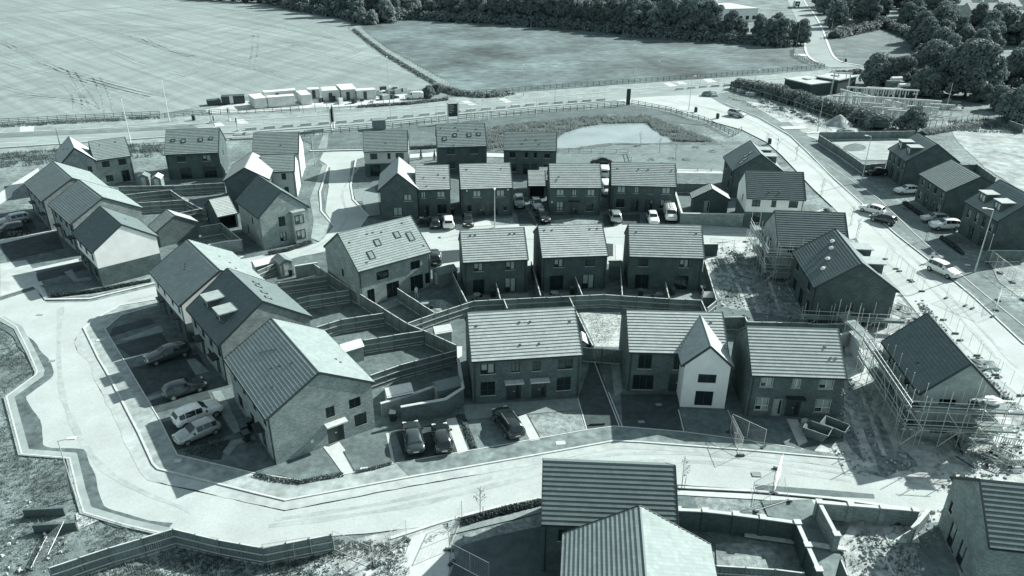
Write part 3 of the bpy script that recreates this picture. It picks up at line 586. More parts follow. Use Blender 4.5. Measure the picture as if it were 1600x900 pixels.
    for e in (-1, 1):
        if ('W' if e < 0 else 'E') in skip: continue
        q = MB(M)
        for side in 'SN':
            se = e if side == 'S' else -e
            u0, u1 = sorted((se*(hl-.02), se*(hl+.035)))
            a = [rp(side, u0, -.02, -.10), rp(side, u1, -.02, -.10), rp(side, u1, SL, -.10), rp(side, u0, SL, -.10), rp(side, u0, -.02, .125), rp(side, u1, -.02, .125), rp(side, u1, SL, .125), rp(side, u0, SL, .125)]
            q.add(a, ((0, 3, 2, 1), (4, 5, 6, 7), (0, 1, 5, 4), (1, 2, 6, 5), (2, 3, 7, 6), (3, 0, 4, 7)))
        q.build('verge_trim', M_verge, root)
    for side in 'SN':
        if side in skip: continue
        sgn = -1 if side == 'S' else 1; z = H-ove*tp; y0, y1 = sorted((sgn*(W/2+ove+.01), sgn*(W/2+ove+.11)))
        q = MB(M); q.box(-hl, y0, z-.10, hl, y1, z-.01)
        y0, y1 = sorted((sgn*(W/2+.004), sgn*(W/2+ove))); q.box(-hl+.02, y0, z-.09, hl-.02, y1, z-.012)
        q.build('gutter', M_verge, root)
    for p in pipes:      # a, b front corners, c, d back corners
        sx = -1 if p in 'ad' else 1; sy = -1 if p in 'ab' else 1
        q = MB(M); q.tube((sx*(L/2-.25), sy*(W/2+.06), 0.05), (sx*(L/2-.25), sy*(W/2+.06), H-.12), .05); q.build('downpipe', M_verge, root)
    for (side, u, v, w_, h_, *bright) in rooflights:
        s = SL*v; q = MB(M)
        for (a, b, c, d) in ((u-w_/2, u-w_/2+.09, s-h_/2, s+h_/2), (u+w_/2-.09, u+w_/2, s-h_/2, s+h_/2), (u-w_/2+.09, u+w_/2-.09, s-h_/2, s-h_/2+.09), (u-w_/2+.09, u+w_/2-.09, s+h_/2-.09, s+h_/2)):
            vs = [rp(side, a, c, .0), rp(side, b, c, .0), rp(side, b, d, .0), rp(side, a, d, .0), rp(side, a, c, .17), rp(side, b, c, .17), rp(side, b, d, .17), rp(side, a, d, .17)]
            q.add(vs, ((0, 3, 2, 1), (4, 5, 6, 7), (0, 1, 5, 4), (1, 2, 6, 5), (2, 3, 7, 6), (3, 0, 4, 7)))
        o = q.build('rooflight', M_frame, root)
        g = MB(M); g.quad(rp(side, u-w_/2+.09, s-h_/2+.09, .13), rp(side, u+w_/2-.09, s-h_/2+.09, .13), rp(side, u+w_/2-.09, s+h_/2-.09, .13), rp(side, u-w_/2+.09, s+h_/2-.09, .13))
        g.build('pane', M_panerefl if bright else plain('rooflight_glass', .24, .06, spec=.8), o)  # bright panes carry the sky's reflection as a pale colour
    for (side, u, v) in vents:
        s = SL*v; q = MB(M); a, b, c, d = u-.10, u+.10, s-.10, s+.10
        vs = [rp(side, a, c, .03), rp(side, b, c, .03), rp(side, b, d, .03), rp(side, a, d, .03), rp(side, a, c, .17), rp(side, b, c, .17), rp(side, b, d, .11), rp(side, a, d, .11)]
        q.add(vs, ((0, 3, 2, 1), (4, 5, 6, 7), (0, 1, 5, 4), (1, 2, 6, 5), (2, 3, 7, 6), (3, 0, 4, 7))); q.build('roof_vent', M_vent, root)
    for (side, u, v, w_, h_, win) in dormers:
        sgn = -1 if side == 'S' else 1; s = SL*v; f = rp(side, u, s); z0, z1 = f[2]-.1, f[2]+h_; ux = 1 if side == 'S' else -1
        yb = sgn*max(0, (W/2+ove)-(z1-(H-ove*tp))/tp) ; xc = f[0]; y0, y1 = sorted((f[1], yb-sgn*.3))
        q = MB(M); q.box(xc-w_/2, y0, z0, xc+w_/2, y1, z1); o = q.build('dormer', plain('dormer_cladding', .09, .7), root)
        y0, y1 = sorted((f[1]+sgn*.22, yb-sgn*.1)); q = MB(M); q.box(xc-w_/2-.16, y0, z1+.004, xc+w_/2+.16, y1, z1+.13); q.build('dormer_roof', M_lead, o)
        if win:
            Mw = M @ Matrix(((ux, 0, 0, xc), (0, -sgn, 0, f[1]+sgn*.075), (0, 0, 1, f[2]+.18), (0, 0, 0, 1)))
            add_window(o, Mw, w_-.4, h_-.35, 'b', sill=False)
    for (face, u, z, s_) in meters:
        (nx, ny), (ux, uy) = FACE[face]; off = W/2 if face in 'SN' else L/2
        c = (nx*(off+.05)+ux*u, ny*(off+.05)+uy*u, z); q = MB(M); q.cbox(c, .12+.3*s_*abs(ux), .12+.3*s_*abs(uy), .45*s_+.1); q.build('meter_box', M_box, root)
def house(name, label, cx, cy, yaw, L, W, H, R, cat='house', group=None, **kw):
    r = empty(name, (cx, cy, 0), radians(yaw), label, cat, group); block(r, 0, 0, 0, L, W, H, R, **kw); return r
def sub(root, cx, cy, yaw, L, W, H, R, **kw):
    """a second wing of a house, given in place coordinates"""
    v = Matrix.Rotation(-root.rotation_euler.z, 3, 'Z') @ (Vector((cx, cy, 0))-root.location)
    block(root, v.x, v.y, yaw-math.degrees(root.rotation_euler.z), L, W, H, R, **kw)
W2 = 'win'
# ---- front row by the street
house('brick_house', 'brick pair of houses with two flat door canopies behind the black estate car', 1.0, 67.5, 7.7, 10.87, 8.18, 5.23, 2.84, walls=[(0, B_mid, 'wall')],
  S=[(W2,-3.9,3.35,1.45,1.15,'b'),(W2,-1.15,3.35,.8,1.15),(W2,.95,3.35,.8,1.15),(W2,3.85,3.35,1.45,1.15),(W2,-3.9,.85,1.45,1.6,'t'),('door',-1.3,.1,1.5,2.1,'c'),('door',1.25,.1,1.5,2.1,'c'),(W2,3.75,.85,1.45,1.6,'t')],
  Wf=[(W2,0,3.3,.6,1.1)], pipes='ab', vents=[('S',-4.7,.72),('S',-.4,.74),('S',.7,.74),('S',4.7,.7),('S',-.6,.28),('S',1.3,.28)])
r = house('brick_house', 'house with a steep white gabled bay in the middle of the front row', 16.78, 69.0, -1.8, 9.78, 8.0, 4.95, 2.3, walls=[(0, B_mid, 'wall')],
  S=[(W2,-3.2,2.75,1.35,1.75,''),(W2,.1,2.75,.85,1.75),(W2,-3.2,.25,2.1,1.75),('door',.2,.1,1.6,2.1)], vents=[('S',3.6,.75)], pipes='a')
sub(r, 19.17, 65.4, 86.3, 6.3, 4.36, 5.06, 2.0, walls=[(0, R_white, 'rendered_wall')], Wf=[(W2,.1,2.95,1.75,1.0,'s'),(W2,.05,.3,1.75,1.7,'s')], skip='E')
house('brick_house', 'brick house with a cowl vent on its roof beside two skips', 27.4, 64.6, -2.7, 8.75, 7.6, 5.04, 2.83, walls=[(0, B_mid, 'wall')],
  S=[(W2,-2.8,3.4,1.2,1.1,'bw'),(W2,0,3.4,.8,1.1,'bfw'),(W2,2.8,3.4,1.4,1.1,'bw'),(W2,-2.9,.7,1.3,1.5,'tbw'),('door',-1.4,.1,.9,2.0,'p'),('door',.1,.1,1.4,2.1,'cd'),(W2,2.9,.7,1.5,1.5,'tbw')],
  vents=[('S',2.8,.62),('S',3.2,.4),('S',3.7,.4)], pipes='a')
house('unfinished_house', 'unfinished blockwork house with a dark roof wrapped in scaffolding, by the right street', 41.4, 62.44, 85.5, 9.5, 6.8, 4.98, 3.2, walls=[(0, B_block, 'wall')],
  N=[(W2,-2.5,3.4,1.2,1.1),(W2,1.5,3.4,1.2,1.1),(W2,-1.0,.6,1.2,1.4)], Wf=[('dark',-1.0,3.2,1.5,1.1),('dark',1.6,3.0,1.6,1.2),('dark',-1.0,.5,1.5,1.4)], roof=M_roofd, vents=[('N',1,.3)])
house('brick_house', 'large dark brick house with pale bags on its roof slope, beside the bare building plot', 40.8, 84.8, 84.8, 10.72, 9.0, 5.04, 3.16, roof=M_roofd,
  N=[(W2,-3.2,3.2,1.2,1.1),(W2,2.6,3.2,1.2,1.1),(W2,-3.0,.5,1.5,1.6),('french',.3,.1,1.6,2.1),(W2,3.4,.5,1.1,1.7)], Wf=[(W2,-.3,2.0,.75,1.0),('door',1.4,.1,.9,2.0)],
  dormers=[('S',-2.2,.3,1.9,1.4,True),('S',2.2,.3,1.9,1.4,True)], vents=[('N',-2,.85),('N',0,.75),('N',.6,.75)], pipes='d')
house('unfinished_house', 'unfinished house with scaffold rails under a striped roof, behind the bag-strewn dark roof', 40.2, 96.4, -4.6, 9.16, 7.96, 5.0, 3.28, roof=M_roofd, walls=[(0, B_block, 'wall')],
  S=[(W2,-2.6,3.2,1.2,1.1),(W2,2.4,3.2,1.2,1.1)], Wf=[(W2,0,3.2,1.0,1.1)])
house('rendered_house', 'white rendered house with a brick base beside the bright street corner', 41.3, 115.4, -4.4, 8.9, 6.8, 5.0, 3.05, roof=M_roofd, walls=[(0, B_mid, 'wall'), (2.45, R_white, 'rendered_wall')],
  S=[(W2,-2.9,3.35,1.3,1.1),(W2,-.2,3.35,.75,1.1),(W2,2.8,3.35,1.4,1.1),(W2,-2.6,.7,1.5,1.5),(W2,2.4,.7,1.5,1.5),('door',0,.1,1.2,2.1)], Wf=[(W2,.6,3.3,.7,1.1)], pipes='b', vents=[('S',-1,.25),('S',.6,.25)])
house('brick_house', 'brick house with four pale rooflights beside the park lawn', 42.6, 130.1, 86.1, 8.73, 8.21, 5.0, 2.91, roof=M_roofm, N=[(W2,-2.4,3.2,1.0,1.1),(W2,2.4,3.2,1.0,1.1),(W2,1,.6,1.0,1.4)],
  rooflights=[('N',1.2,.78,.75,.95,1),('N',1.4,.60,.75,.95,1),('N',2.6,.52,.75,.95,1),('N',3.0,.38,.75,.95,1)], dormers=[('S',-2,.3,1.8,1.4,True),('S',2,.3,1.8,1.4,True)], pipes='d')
# ---- middle row, fronts to the camera
house('brick_house', 'right-hand brick house of the middle row, behind the white van with ladders', 21.6, 121.7, -3.3, 10.49, 6.85, 4.82, 2.55,
  S=[(W2,-3.6,3.25,1.4,1.15,'bf'),(W2,-1.1,3.25,.8,1.15,'bf'),(W2,1.1,3.25,.8,1.15),(W2,3.7,3.25,1.4,1.15,'bf'),(W2,-3.6,.75,1.4,1.5),('door',-1.2,.1,1.4,2.1),('door',1.1,.1,1.4,2.1),(W2,3.6,.75,1.4,1.5,'b')], pipes='ab', vents=[('S',-4.2,.75),('S',-.8,.72),('S',.8,.72),('S',4.6,.7)])
house('brick_house', 'brick house with a central canopied door, between the small garage and the van driveway', 10.1, 120.2, 1.3, 8.31, 7.09, 4.98, 2.62,
  S=[(W2,-2.5,3.3,1.3,1.1,'bf'),(W2,-.2,3.3,.8,1.1,'bf'),(W2,2.5,3.3,1.3,1.1,'bf'),(W2,-2.5,.7,1.2,1.6,'tbf'),('door',-.2,.1,1.4,2.1,'cd'),(W2,2.4,.7,1.2,1.6,'t')], pipes='b', vents=[('S',-2.7,.45),('S',-3.1,.3)], meters=[('S',-3.8,2.3,.3)])
house('brick_house', 'brick house behind the tall lamp and dark car on pale paving', -4.6, 119.5, 6.7, 8.28, 7.41, 5.03, 2.69,
  S=[(W2,-1.6,3.3,1.35,1.1,'bf'),(W2,2.2,3.3,1.35,1.1,'bf'),(W2,-2.8,.9,.7,1.1),('door',-1,.1,1.4,2.1),('door',1.1,.1,1.4,2.1),(W2,3.0,.9,.6,1.1)], pipes='ab', vents=[('S',-3.0,.78),('S',2.6,.78)], meters=[('S',-3.2,4.5,.4),('S',3.4,4.5,.4)])
r = house('brick_house', 'brick corner house with a tall gable facing the camera, left end of the middle row', -13.10, 118.75, 6.3, 5.4, 7.42, 5.0, 2.59,
  S=[(W2,-1.6,3.3,.8,1.1,'bf'),(W2,1.2,3.3,1.35,1.1,'bf'),('door',-1.5,.1,1.6,2.1),(W2,1.3,.6,1.5,1.6)], pipes='a', vents=[('S',-1.4,.5),('S',.9,.6),('S',1.9,.48),('S',-1,.15)])
sub(r, -18.6, 118.46, 96.7, 9.06, 5.8, 5.15, 2.53, Wf=[(W2,1.4,3.1,1.35,1.1,'bf'),(W2,-.3,.6,1.5,1.5,'bf')], N=[(W2,1,3.2,.8,1.1)])
# ---- upper row
house('rendered_house', 'house with a pale upper wall over dark brick beside the shaded side street', -24.0, 140.4, 6.7, 8.12, 7.21, 5.06, 2.62, roof=M_roofm, walls=[(0, B_dark, 'wall'), (2.5, R_off, 'rendered_wall')],
  S=[(W2,-2.3,3.3,1.3,1.1),(W2,.5,3.3,.6,1.1),(W2,2.5,3.3,1.5,1.1),('french',-2.2,.1,1.9,2.1),('french',1.5,.1,2.4,2.1)], vents=[('S',0,.4)])
house('brick_house', 'dark three-storey brick house with rooflights, in front of the roadside hoarding', -10.1, 143.1, 8.0, 9.21, 7.98, 5.4, 3.07, roof=M_roofm, S=[(W2,-2.2,3.7,1.5,1.1),(W2,2.2,3.7,1.5,1.1),(W2,-2.2,1.0,1.5,1.2)],
  rooflights=[('S',-3.2,.36,.75,.95),('S',-1.2,.5,.75,.75),('S',1.5,.5,.75,.95),('S',3.3,.52,.75,.75)], vents=[('S',-3.8,.82),('S',-1,.84),('S',-.5,.72),('S',2.9,.74),('S',-1.6,.07)])
house('brick_house', 'dark brick house in front of the pond, right of the three-storey one', 3.3, 141.6, -2.0, 9.88, 6.67, 4.99, 2.36, roof=M_roofm,
  S=[(W2,-3.3,3.3,1.1,1.1),(W2,-.7,3.3,.6,1.1),(W2,1,3.3,.6,1.1),(W2,3.2,3.3,1.1,1.1),(W2,-3.2,.6,1.3,1.5),('french',-.7,.1,1.1,2.1),('french',.8,.1,1.1,2.1),(W2,3.2,.6,1.3,1.5)], vents=[('S',-.8,.58),('S',1.1,.58),('S',-1.5,.36),('S',1.7,.36)])
house('rendered_house', 'pale rendered house by the end of the side street, nearest the road works', -43.9, 138.2, 8.4, 8.15, 7.18, 5.0, 2.74, roof=M_roofm, walls=[(0, R_off, 'rendered_wall')], S=[(W2,-1.2,3.5,1.5,.9),(W2,1.8,3.5,1.2,.9)], E=[(W2,0,.9,.6,1.1),(W2,-1.6,.4,.6,1.5)], vents=[('S',.9,.4)])
r = house('rendered_house', 'small pale house with a sunlit white end wall, behind the dark bay-window house', -40.6, 127.2, 9.5, 5.6, 6.2, 4.85, 1.85, roof=M_roofm, walls=[(0, R_off, 'rendered_wall')], S=[(W2,.9,3.2,.75,1.1),(W2,1.1,.5,.75,1.4)], pipes='b')
sub(r, -44.28, 122.8, 99.7, 9.2, 6.61, 5.1, 1.95, walls=[(0, B_dark, 'wall')], Wf=[])
house('brick_house', 'tall dark brick house with four rooflights and a bright white end wall', -59.3, 138.3, 10.5, 9.29, 8.27, 5.05, 3.22, roof=M_roofm, walls=[(0, B_dark, 'wall')],
  S=[(W2,-2.0,3.3,1.5,1.1),(W2,2.4,3.3,1.5,1.1,'b'),('french',-1.6,.1,2.0,2.1),('french',2.6,.1,2.3,2.1,'t')], E=[(W2,0,3.1,.5,1.1)], rooflights=[('S',-3.3,.55,.7,.6),('S',-1.5,.52,.75,.85),('S',1.5,.55,.75,.85),('S',3.3,.58,.7,.6)], pipes='a')
r = house('brick_house', 'brick house with a side gable at the far left, next to the main road', -73.39, 134.02, 33, 5.9, 6.33, 4.9, 2.45, roof=M_roofm, walls=[(0, B_buff, 'wall')],
  S=[(W2,-1.3,3.2,1.2,1.1),(W2,1.4,3.2,1.3,1.1),(W2,-1.2,.5,1.2,1.2),('french',1.5,.1,1.3,2.1)], pipes='b', vents=[('S',-1.4,.75),('S',1.2,.8)])
sub(r, -78.38, 131.47, 123, 9.1, 5.2, 5.0, 2.45, walls=[(0, B_buff, 'wall')], Wf=[(W2,1.6,2.9,.7,1.1),(W2,-1,.6,1,1.2)], vents=[('N',-1,.5),('N',1.2,.7)])
# ---- terrace at the far left
cab = lambda z: [(0, B_dark, 'wall'), (z, R_white, 'rendered_wall')]
house('terrace_house', 'farthest brick house of the left-hand stepped terrace', -71.2, 115.2, 131.6, 11.53, 9.08, 4.95, 2.51, roof=M_roofl, walls=[(0, B_buff, 'wall')], N=[(W2,-4,3.2,1.1,1.1),(W2,-1.2,3.2,1.1,1.1),(W2,1.6,3.2,1.1,1.1),(W2,4,3.2,1.1,1.1),('door',-2.8,.1,1.1,2.1,'cd'),(W2,-1.1,.7,1.2,1.4),(W2,2,.7,1.2,1.4),('door',4,.1,1.1,2.1,'cd')], pipes='cd')
house('terrace_house', 'middle brick house of the left-hand stepped terrace', -61.9, 105.7, 133.3, 10.97, 9.24, 5.0, 2.61, roof=M_roofl, walls=[(0, B_buff, 'wall')], N=[(W2,-3.8,3.2,1.1,1.1),(W2,-1.2,3.2,1.1,1.1),(W2,1.6,3.2,1.1,1.1),(W2,4,3.2,1.1,1.1),('door',-2.6,.1,1.1,2.1,'cd'),(W2,-1.1,.7,1.2,1.4),(W2,2,.7,1.2,1.4),('door',4,.1,1.1,2.1,'cd')], pipes='cd')
house('terrace_house', 'near end house of the left-hand terrace, white rendered gable over a brick base', -53.6, 94.5, 131.9, 8.99, 7.75, 5.06, 2.63, walls=cab(2.6), N=[(W2,-2.8,3.2,1.2,1.1),(W2,0,3.2,1.1,1.1),(W2,2.8,3.2,1.1,1.1),(W2,-2.8,.7,1.2,1.4),('door',0,.1,1.2,2.1,'cd'),(W2,2.8,.7,1.2,1.4)], vents=[('S',.4,.6)], roof=M_roofd)
# ---- terrace left of centre
house('terrace_house', 'farthest house of the centre-left terrace, white upper walls over brick', -36.4, 81.5, 128.7, 11.42, 9.44, 5.0, 2.78, roof=M_roofl, walls=cab(2.5), N=[(W2,-4.2,3.2,.9,1.1),(W2,-1.6,3.2,.9,1.1),(W2,1.5,3.2,.9,1.1),(W2,4,3.2,.9,1.1),('door',-2.6,.1,1.2,2.1,'cd'),('door',3,.1,1.2,2.1,'cd'),(W2,0,.7,1.2,1.4)], vents=[('N',-1.0,.62),('N',-.5,.58),('N',0,.54),('S',1,.6),('S',-1,.5),('S',-3,.5)], pipes='d')
house('terrace_house', 'dark-roofed middle house of the centre-left terrace with two flat-topped dormers', -28.6, 72.5, 128.4, 10.13, 9.52, 5.0, 3.28, walls=[(0, B_buff, 'wall')], N=[(W2,-3.8,2.9,1.0,1.5),(W2,-1.2,2.9,1.0,1.5),(W2,1.3,2.9,1.0,1.5),(W2,3.8,2.9,1.0,1.5),('door',-2.2,.1,1.2,2.1,'cd'),('door',2.6,.1,1.2,2.1,'cd'),(W2,.2,.7,1.2,1.4)],
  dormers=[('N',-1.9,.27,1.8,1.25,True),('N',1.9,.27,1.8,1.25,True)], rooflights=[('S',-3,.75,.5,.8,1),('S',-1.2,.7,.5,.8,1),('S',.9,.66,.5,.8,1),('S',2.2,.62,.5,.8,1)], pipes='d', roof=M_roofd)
house('terrace_house', 'near end house of the centre-left terrace, wide buff brick gable with a canopied side door', -20.2, 60.6, 125.4, 11.9, 9.53, 5.18, 2.74, roof=M_roofl, walls=[(0, B_buff, 'wall')],
  N=[(W2,-4.4,3.3,.9,1.1),(W2,-1.6,3.3,.9,1.1),(W2,1.4,3.3,.9,1.1),(W2,4.2,3.3,.9,1.1),('door',3.0,.1,1.2,2.1,'cd'),(W2,0,.7,1.2,1.4),(W2,-3.6,.7,1.4,1.4)],
  Wf=[(W2,.6,3.0,.85,1.1),(W2,3.0,3.1,1.15,1.0),('door',.9,.1,1.6,2.1,'c'),(W2,3.4,.95,1.2,1.3)], vents=[('N',-1.3,.72),('N',-1.7,.66),('N',-2.1,.6),('N',-2.5,.54),('N',2.2,.78),('N',1.2,.62),('N',.6,.5),('N',3,.35),('S',-2,.4),('S',-2.6,.36)], pipes='d', meters=[('W',-1.4,1.2,.5)])
# ---- detached houses of the centre
house('brick_house', 'brick house with four rooflights set at an angle, above the fenced gardens', -17.5, 90.0, 37.4, 10.27, 9.21, 5.19, 3.22, roof=M_roofl, walls=[(0, B_buff, 'wall')],
  S=[(W2,-1.8,3.0,1.7,1.15),(W2,2.9,3.1,1.4,1.15),('french',-3.6,.1,1.0,2.0),('french',-.5,.1,1.8,2.1),('french',3.0,.1,1.9,2.1),(W2,4.6,.6,.7,1.5)], Wf=[(W2,.2,2.6,.6,1.1)],
  rooflights=[('S',-2.6,.3,.8,1.2),('S',-1.0,.55,.8,1.0),('S',2.0,.62,.8,1.0),('S',3.6,.5,.8,1.4)], vents=[('S',-4.4,.72),('S',-1.7,.82),('S',-.9,.82),('S',.2,.78),('S',-3.6,.16),('S',3.5,.88),('S',4.6,.2)], pipes='ab')
house('brick_house', 'left of three houses turned away behind the front row fence, patio door open', -2.6, 90.9, 8.1, 8.22, 7.07, 4.96, 2.64,
  S=[(W2,-2.2,3.3,1.25,1.15,'b'),(W2,1.9,3.3,1.25,1.15,'b'),('french',-2.2,.1,1.5,2.05),('french',1.9,.1,1.5,2.05,'b')], pipes='ab', vents=[('S',-2.9,.82),('S',-2.3,.82),('S',2.2,.82),('S',2.8,.82)])
house('brick_house', 'middle house of the three turned away behind the front row fence', 7.6, 92.9, 6.2, 8.47, 8.33, 4.99, 2.43,
  S=[(W2,-2.1,3.3,1.25,1.15,'b'),(W2,2.0,3.3,1.25,1.15),('french',-2.3,.1,1.8,2.05),('french',1.9,.1,1.6,2.05,'b')], pipes='ab', vents=[('S',-3.5,.86),('S',-2.5,.86),('S',2.5,.86),('S',3.5,.86)])
house('brick_house', 'right of three houses turned away behind the front row fence, by the bare plot', 20.0, 92.6, -2.6, 9.44, 7.41, 4.99, 2.72,
  S=[(W2,-2.9,3.3,1.2,1.15),(W2,2.3,3.3,1.2,1.15,'b'),('french',-2.9,.1,1.8,2.05),('french',2.2,.1,1.8,2.05)], pipes='b', vents=[('S',-3.8,.76),('S',4.0,.76)])
r = house('brick_house', 'dark-roofed house with a projecting two-storey bay window, beside the side street', -36.0, 106.9, 127.7, 9.13, 7.2, 5.26, 3.05, walls=[(0, B_buff, 'wall')], roof=M_roofd,
  Wf=[(W2,-.5,3.0,1.0,1.5,'t'),(W2,-.6,.7,1.0,1.4,'tb')], N=[(W2,1,2.9,.6,1.1),(W2,-1.5,.6,.6,1.4)])
q = MB(); bx = -9.13/2; q.box(bx-.75, -2.75, .15, bx-.003, -1.0, 4.9); o = q.build('bay_window', plain('bay_cladding', .4, .7), r)
q = MB(); q.box(bx-.9, -2.9, 4.905, bx-.003, -.85, 5.05); q.build('bay_roof', M_lead, o)
for z, h_ in ((3.1, 1.35), (.75, 1.4)): add_window(o, Matrix.Translation((bx-.81, -1.87, z)) @ Matrix.Rotation(-pi/2, 4, 'Z'), 1.4, h_, 'b', sill=False)
# ---- bottom of the picture
house('brick_house', 'dark-roofed house at the bottom behind the pale gabled roof, beside the near street', 7.24, 44.32, -2.8, 9.59, 6.67, 4.99, 2.49, roof=M_roofd, S=[(W2,-3,3,1.2,1.1)], pipes='a')
az = radians(84.8)
house('brick_house', 'nearest house at the bottom edge, its roof half in bright sun', 8.75-4.6*cos(az), 39.55-4.6*sin(az), 84.8, 9.0, 9.5, 5.0, 2.8, vents=[('N',3.4,.4),('N',.8,.45)], roof=M_roofl)
house('brick_house', 'house with a dark striped roof cut off at the bottom right corner', 38.74, 42.13, -8.4, 9.99, 6.8, 4.85, 2.63, roof=M_roofd, walls=[(0, B_buff, 'wall')], Wf=[('french',1.0,.1,1.5,2.1,'b'),('french',-.9,.1,1.5,2.1,'b'),(W2,-2.4,2.3,.6,1.0)])
# ---- right-hand street
D = dict(walls=[(0, B_dark, 'wall')])
house('townhouse', 'farthest dormer house across the right street, beside the fenced raked plot', 75.8, 136.4, 86.7, 8.22, 8.86, 5.08, 3.03, roof=M_roofm, N=[(W2,-2.9,2.9,.8,1.3,'b'),(W2,-.9,2.9,.8,1.6,'b'),(W2,1,2.9,.8,1.6),(W2,2.9,2.9,.8,1.3,'b'),('door',-1.2,.1,1.2,2.1),('door',1.6,.1,1.2,2.1)], dormers=[('N',-1.9,.22,1.9,1.45,True),('N',1.9,.22,1.9,1.45,True)], pipes='d')
house('townhouse', 'plain-roofed house between the two dormer houses across the right street', 74.7, 120.8, 88.6, 9.55, 9.08, 4.81, 2.46, roof=M_roofl, N=[(W2,-3.4,3.1,.8,1.1,'b'),(W2,-1.2,3.1,.8,1.1,'b'),(W2,1,3.1,.8,1.1),(W2,3.4,3.1,.8,1.1,'b'),('door',-1.2,.1,1.2,2.1),('door',1.2,.1,1.2,2.1),(W2,-3.4,.6,1,1.5,'b'),(W2,3.2,.6,1.1,1.5,'b')], pipes='d')
house('townhouse', 'nearest dormer house across the right street, cut by the right edge', 74.2, 106.3, 91.0, 8.6, 8.53, 5.24, 3.24, roof=M_roofm, N=[(W2,-2.9,2.9,.8,1.3,'b'),(W2,-.9,2.9,.8,1.6,'b'),(W2,1,2.9,.8,1.6),(W2,2.9,2.9,.8,1.3,'b'),('door',-1.2,.1,1.2,2.1),('door',1.6,.1,1.2,2.1)], Wf=[(W2,1.5,2.8,.8,1)], dormers=[('N',-1.9,.22,1.9,1.45,True),('N',1.9,.22,1.9,1.45,True)], pipes='d')
house('rendered_house', 'corner of a pale house at the right edge beyond the wire fence panels', 84.5, 84, 5, 9, 8, 5, 2.8, walls=[(0, R_off, 'rendered_wall')], Wf=[(W2,0,3,1,1.1)])
# ---- garages
house('garage', 'small open-fronted garage between two middle-row houses, over a white parked car', 4.11, 127.6, 1.9, 2.92, 5.46, 2.5, 1.67, cat='garage', S=[('dark',0,.05,2.4,2.1)], course=.3)
house('garage', 'garage with a plain brick gable behind the left-hand white gable', -50.41, 104.84, 132.4, 3.25, 5.58, 2.63, 1.63, cat='garage', walls=[(0, B_mid, 'wall')], course=.3)
house('garage', 'small pale-roofed garage in shade next to the bay-window house', -45.78, 111.68, 37.3, 2.98, 5.89, 2.5, 1.69, cat='garage', S=[('dark',0,.05,2.4,2.1)], course=.3)
house('garage', 'garage with a small door behind the long garden wall, left of the white rendered house', 32.82, 119.64, 84.6, 2.9, 5.59, 2.53, 1.58, cat='garage', Wf=[('door',-.6,.1,.9,2.0,'p')], course=.3)
house('garage', 'low garage roof glimpsed behind the gable of the corner house', -18.5, 131.5, 6, 5, 4.5, 2.5, 1.4, cat='garage', course=.3)
house('garage', 'low garage roof glimpsed behind the house with the central canopied door', 9.2, 130, 0, 9, 4, 2.6, 1.4, cat='garage', course=.3)
# ------------------------------------------------------------------ timber fences
M_fence = mat('fence_timber', .17, .35, 3, .9, stretch=(6, 6, .6), second=(.5, .7, 1.25), rnd=.18)
M_fcap = mat('pale_fence_timber', .48, .2, 3, .85, second=(.6, .8, 1.15))
def _panel(h):
    k = ('fp', round(h, 2))
    if k in _win: return _win[k]
    b = MB(); n = 14
    for i in range(n): b.box(i/n, -.012-(i % 2)*.012, .14, (i+1)/n-.004, .012-(i % 2)*.012, h-.05)
    p = b.mesh('fence_panel', M_fence); c = MB(); c.box(-.01, -.05, h-.049, 1.01, .05, h); cm = c.mesh('capping', M_fcap)
    r = MB()
    for z in (.42, h*.62): r.bar((0, .06, z), (1, .06, z), .045, .085)
    r.box(0, -.02, -.05, 1, .025, .138); rm = r.mesh('rail', M_fcap); q = MB(); q.box(-.05, -.05, -.1, .05, .06, h+.04); qm = q.mesh('post', M_fcap if 0 else M_fence)
    _win[k] = (p, cm, rm, qm); return _win[k]
def fence(label, tops, h=1.8, flip=False, base=0.05, cat='fence', bay=1.83):
    pts = [G(a, b, h+base) for a, b in tops]
    if flip: pts = pts[::-1]
    for p in pts: p.z = base
    root = empty('timber_fence', pts[0], 0, label, cat); pm, cm, rm, qm = _panel(h); o = pts[0]
    for i, (a, b) in enumerate(zip(pts, pts[1:])):
        d = b-a; n = max(1, round(d.length/bay)); az = atan2(d.y, d.x); l = d.length/n
        for j in range(n):
            p = a+d*(j/n)-o; t = Matrix.Translation(p) @ Matrix.Rotation(az+random.uniform(-.006, .006), 4, 'Z')
            e = inst('fence_panel', pm, root, M=t @ Matrix.Diagonal((l-.04, 1, 1+random.uniform(-.012, .012), 1)))
            inst('capping', cm, e); inst('rail', rm, e)
            inst('post', qm, root, M=t)
    inst('post', qm, root, M=Matrix.Translation(pts[-1]-o))
    return root
fence('long timber fence between the terrace gardens and the angled rooflight house', [(491,412.5),(546,449),(600,482.5),(636,505),(661,515.5),(713,539)])
fence('timber fence closing the lowest terrace garden, running to the brick corner wall', [(578,586.5),(625,570),(713,547)], flip=True)
fence('timber fence between the lowest and second terrace gardens', [(534,540.5),(567.5,531),(661,516.5)], flip=True)
fence('timber fence between the second and third terrace gardens', [(494,511),(532.5,499),(599,489)], flip=True)
fence('timber fence between the third and top terrace gardens', [(462.5,467),(480,462.5),(545,453)], flip=True)
fence('timber fence along the back of the topmost terrace garden', [(434,442),(510,431)], flip=True)
fence('short timber fence beside the small garden shed and bin', [(402,423),(430,411)], flip=True, h=1.6)
fence('timber fence down the middle of the angled rooflight house garden', [(621,450.5),(680,489)])
fence('long timber fence behind the front row, curving below the three turned houses', [(637,505),(680,489.5),(740,470),(944,460),(1021,465),(1096,469),(1104,487)], flip=True)
fence('timber fence from the bare plot corner up beside the right turned house', [(1101,406),(1120,469),(1105,481)])
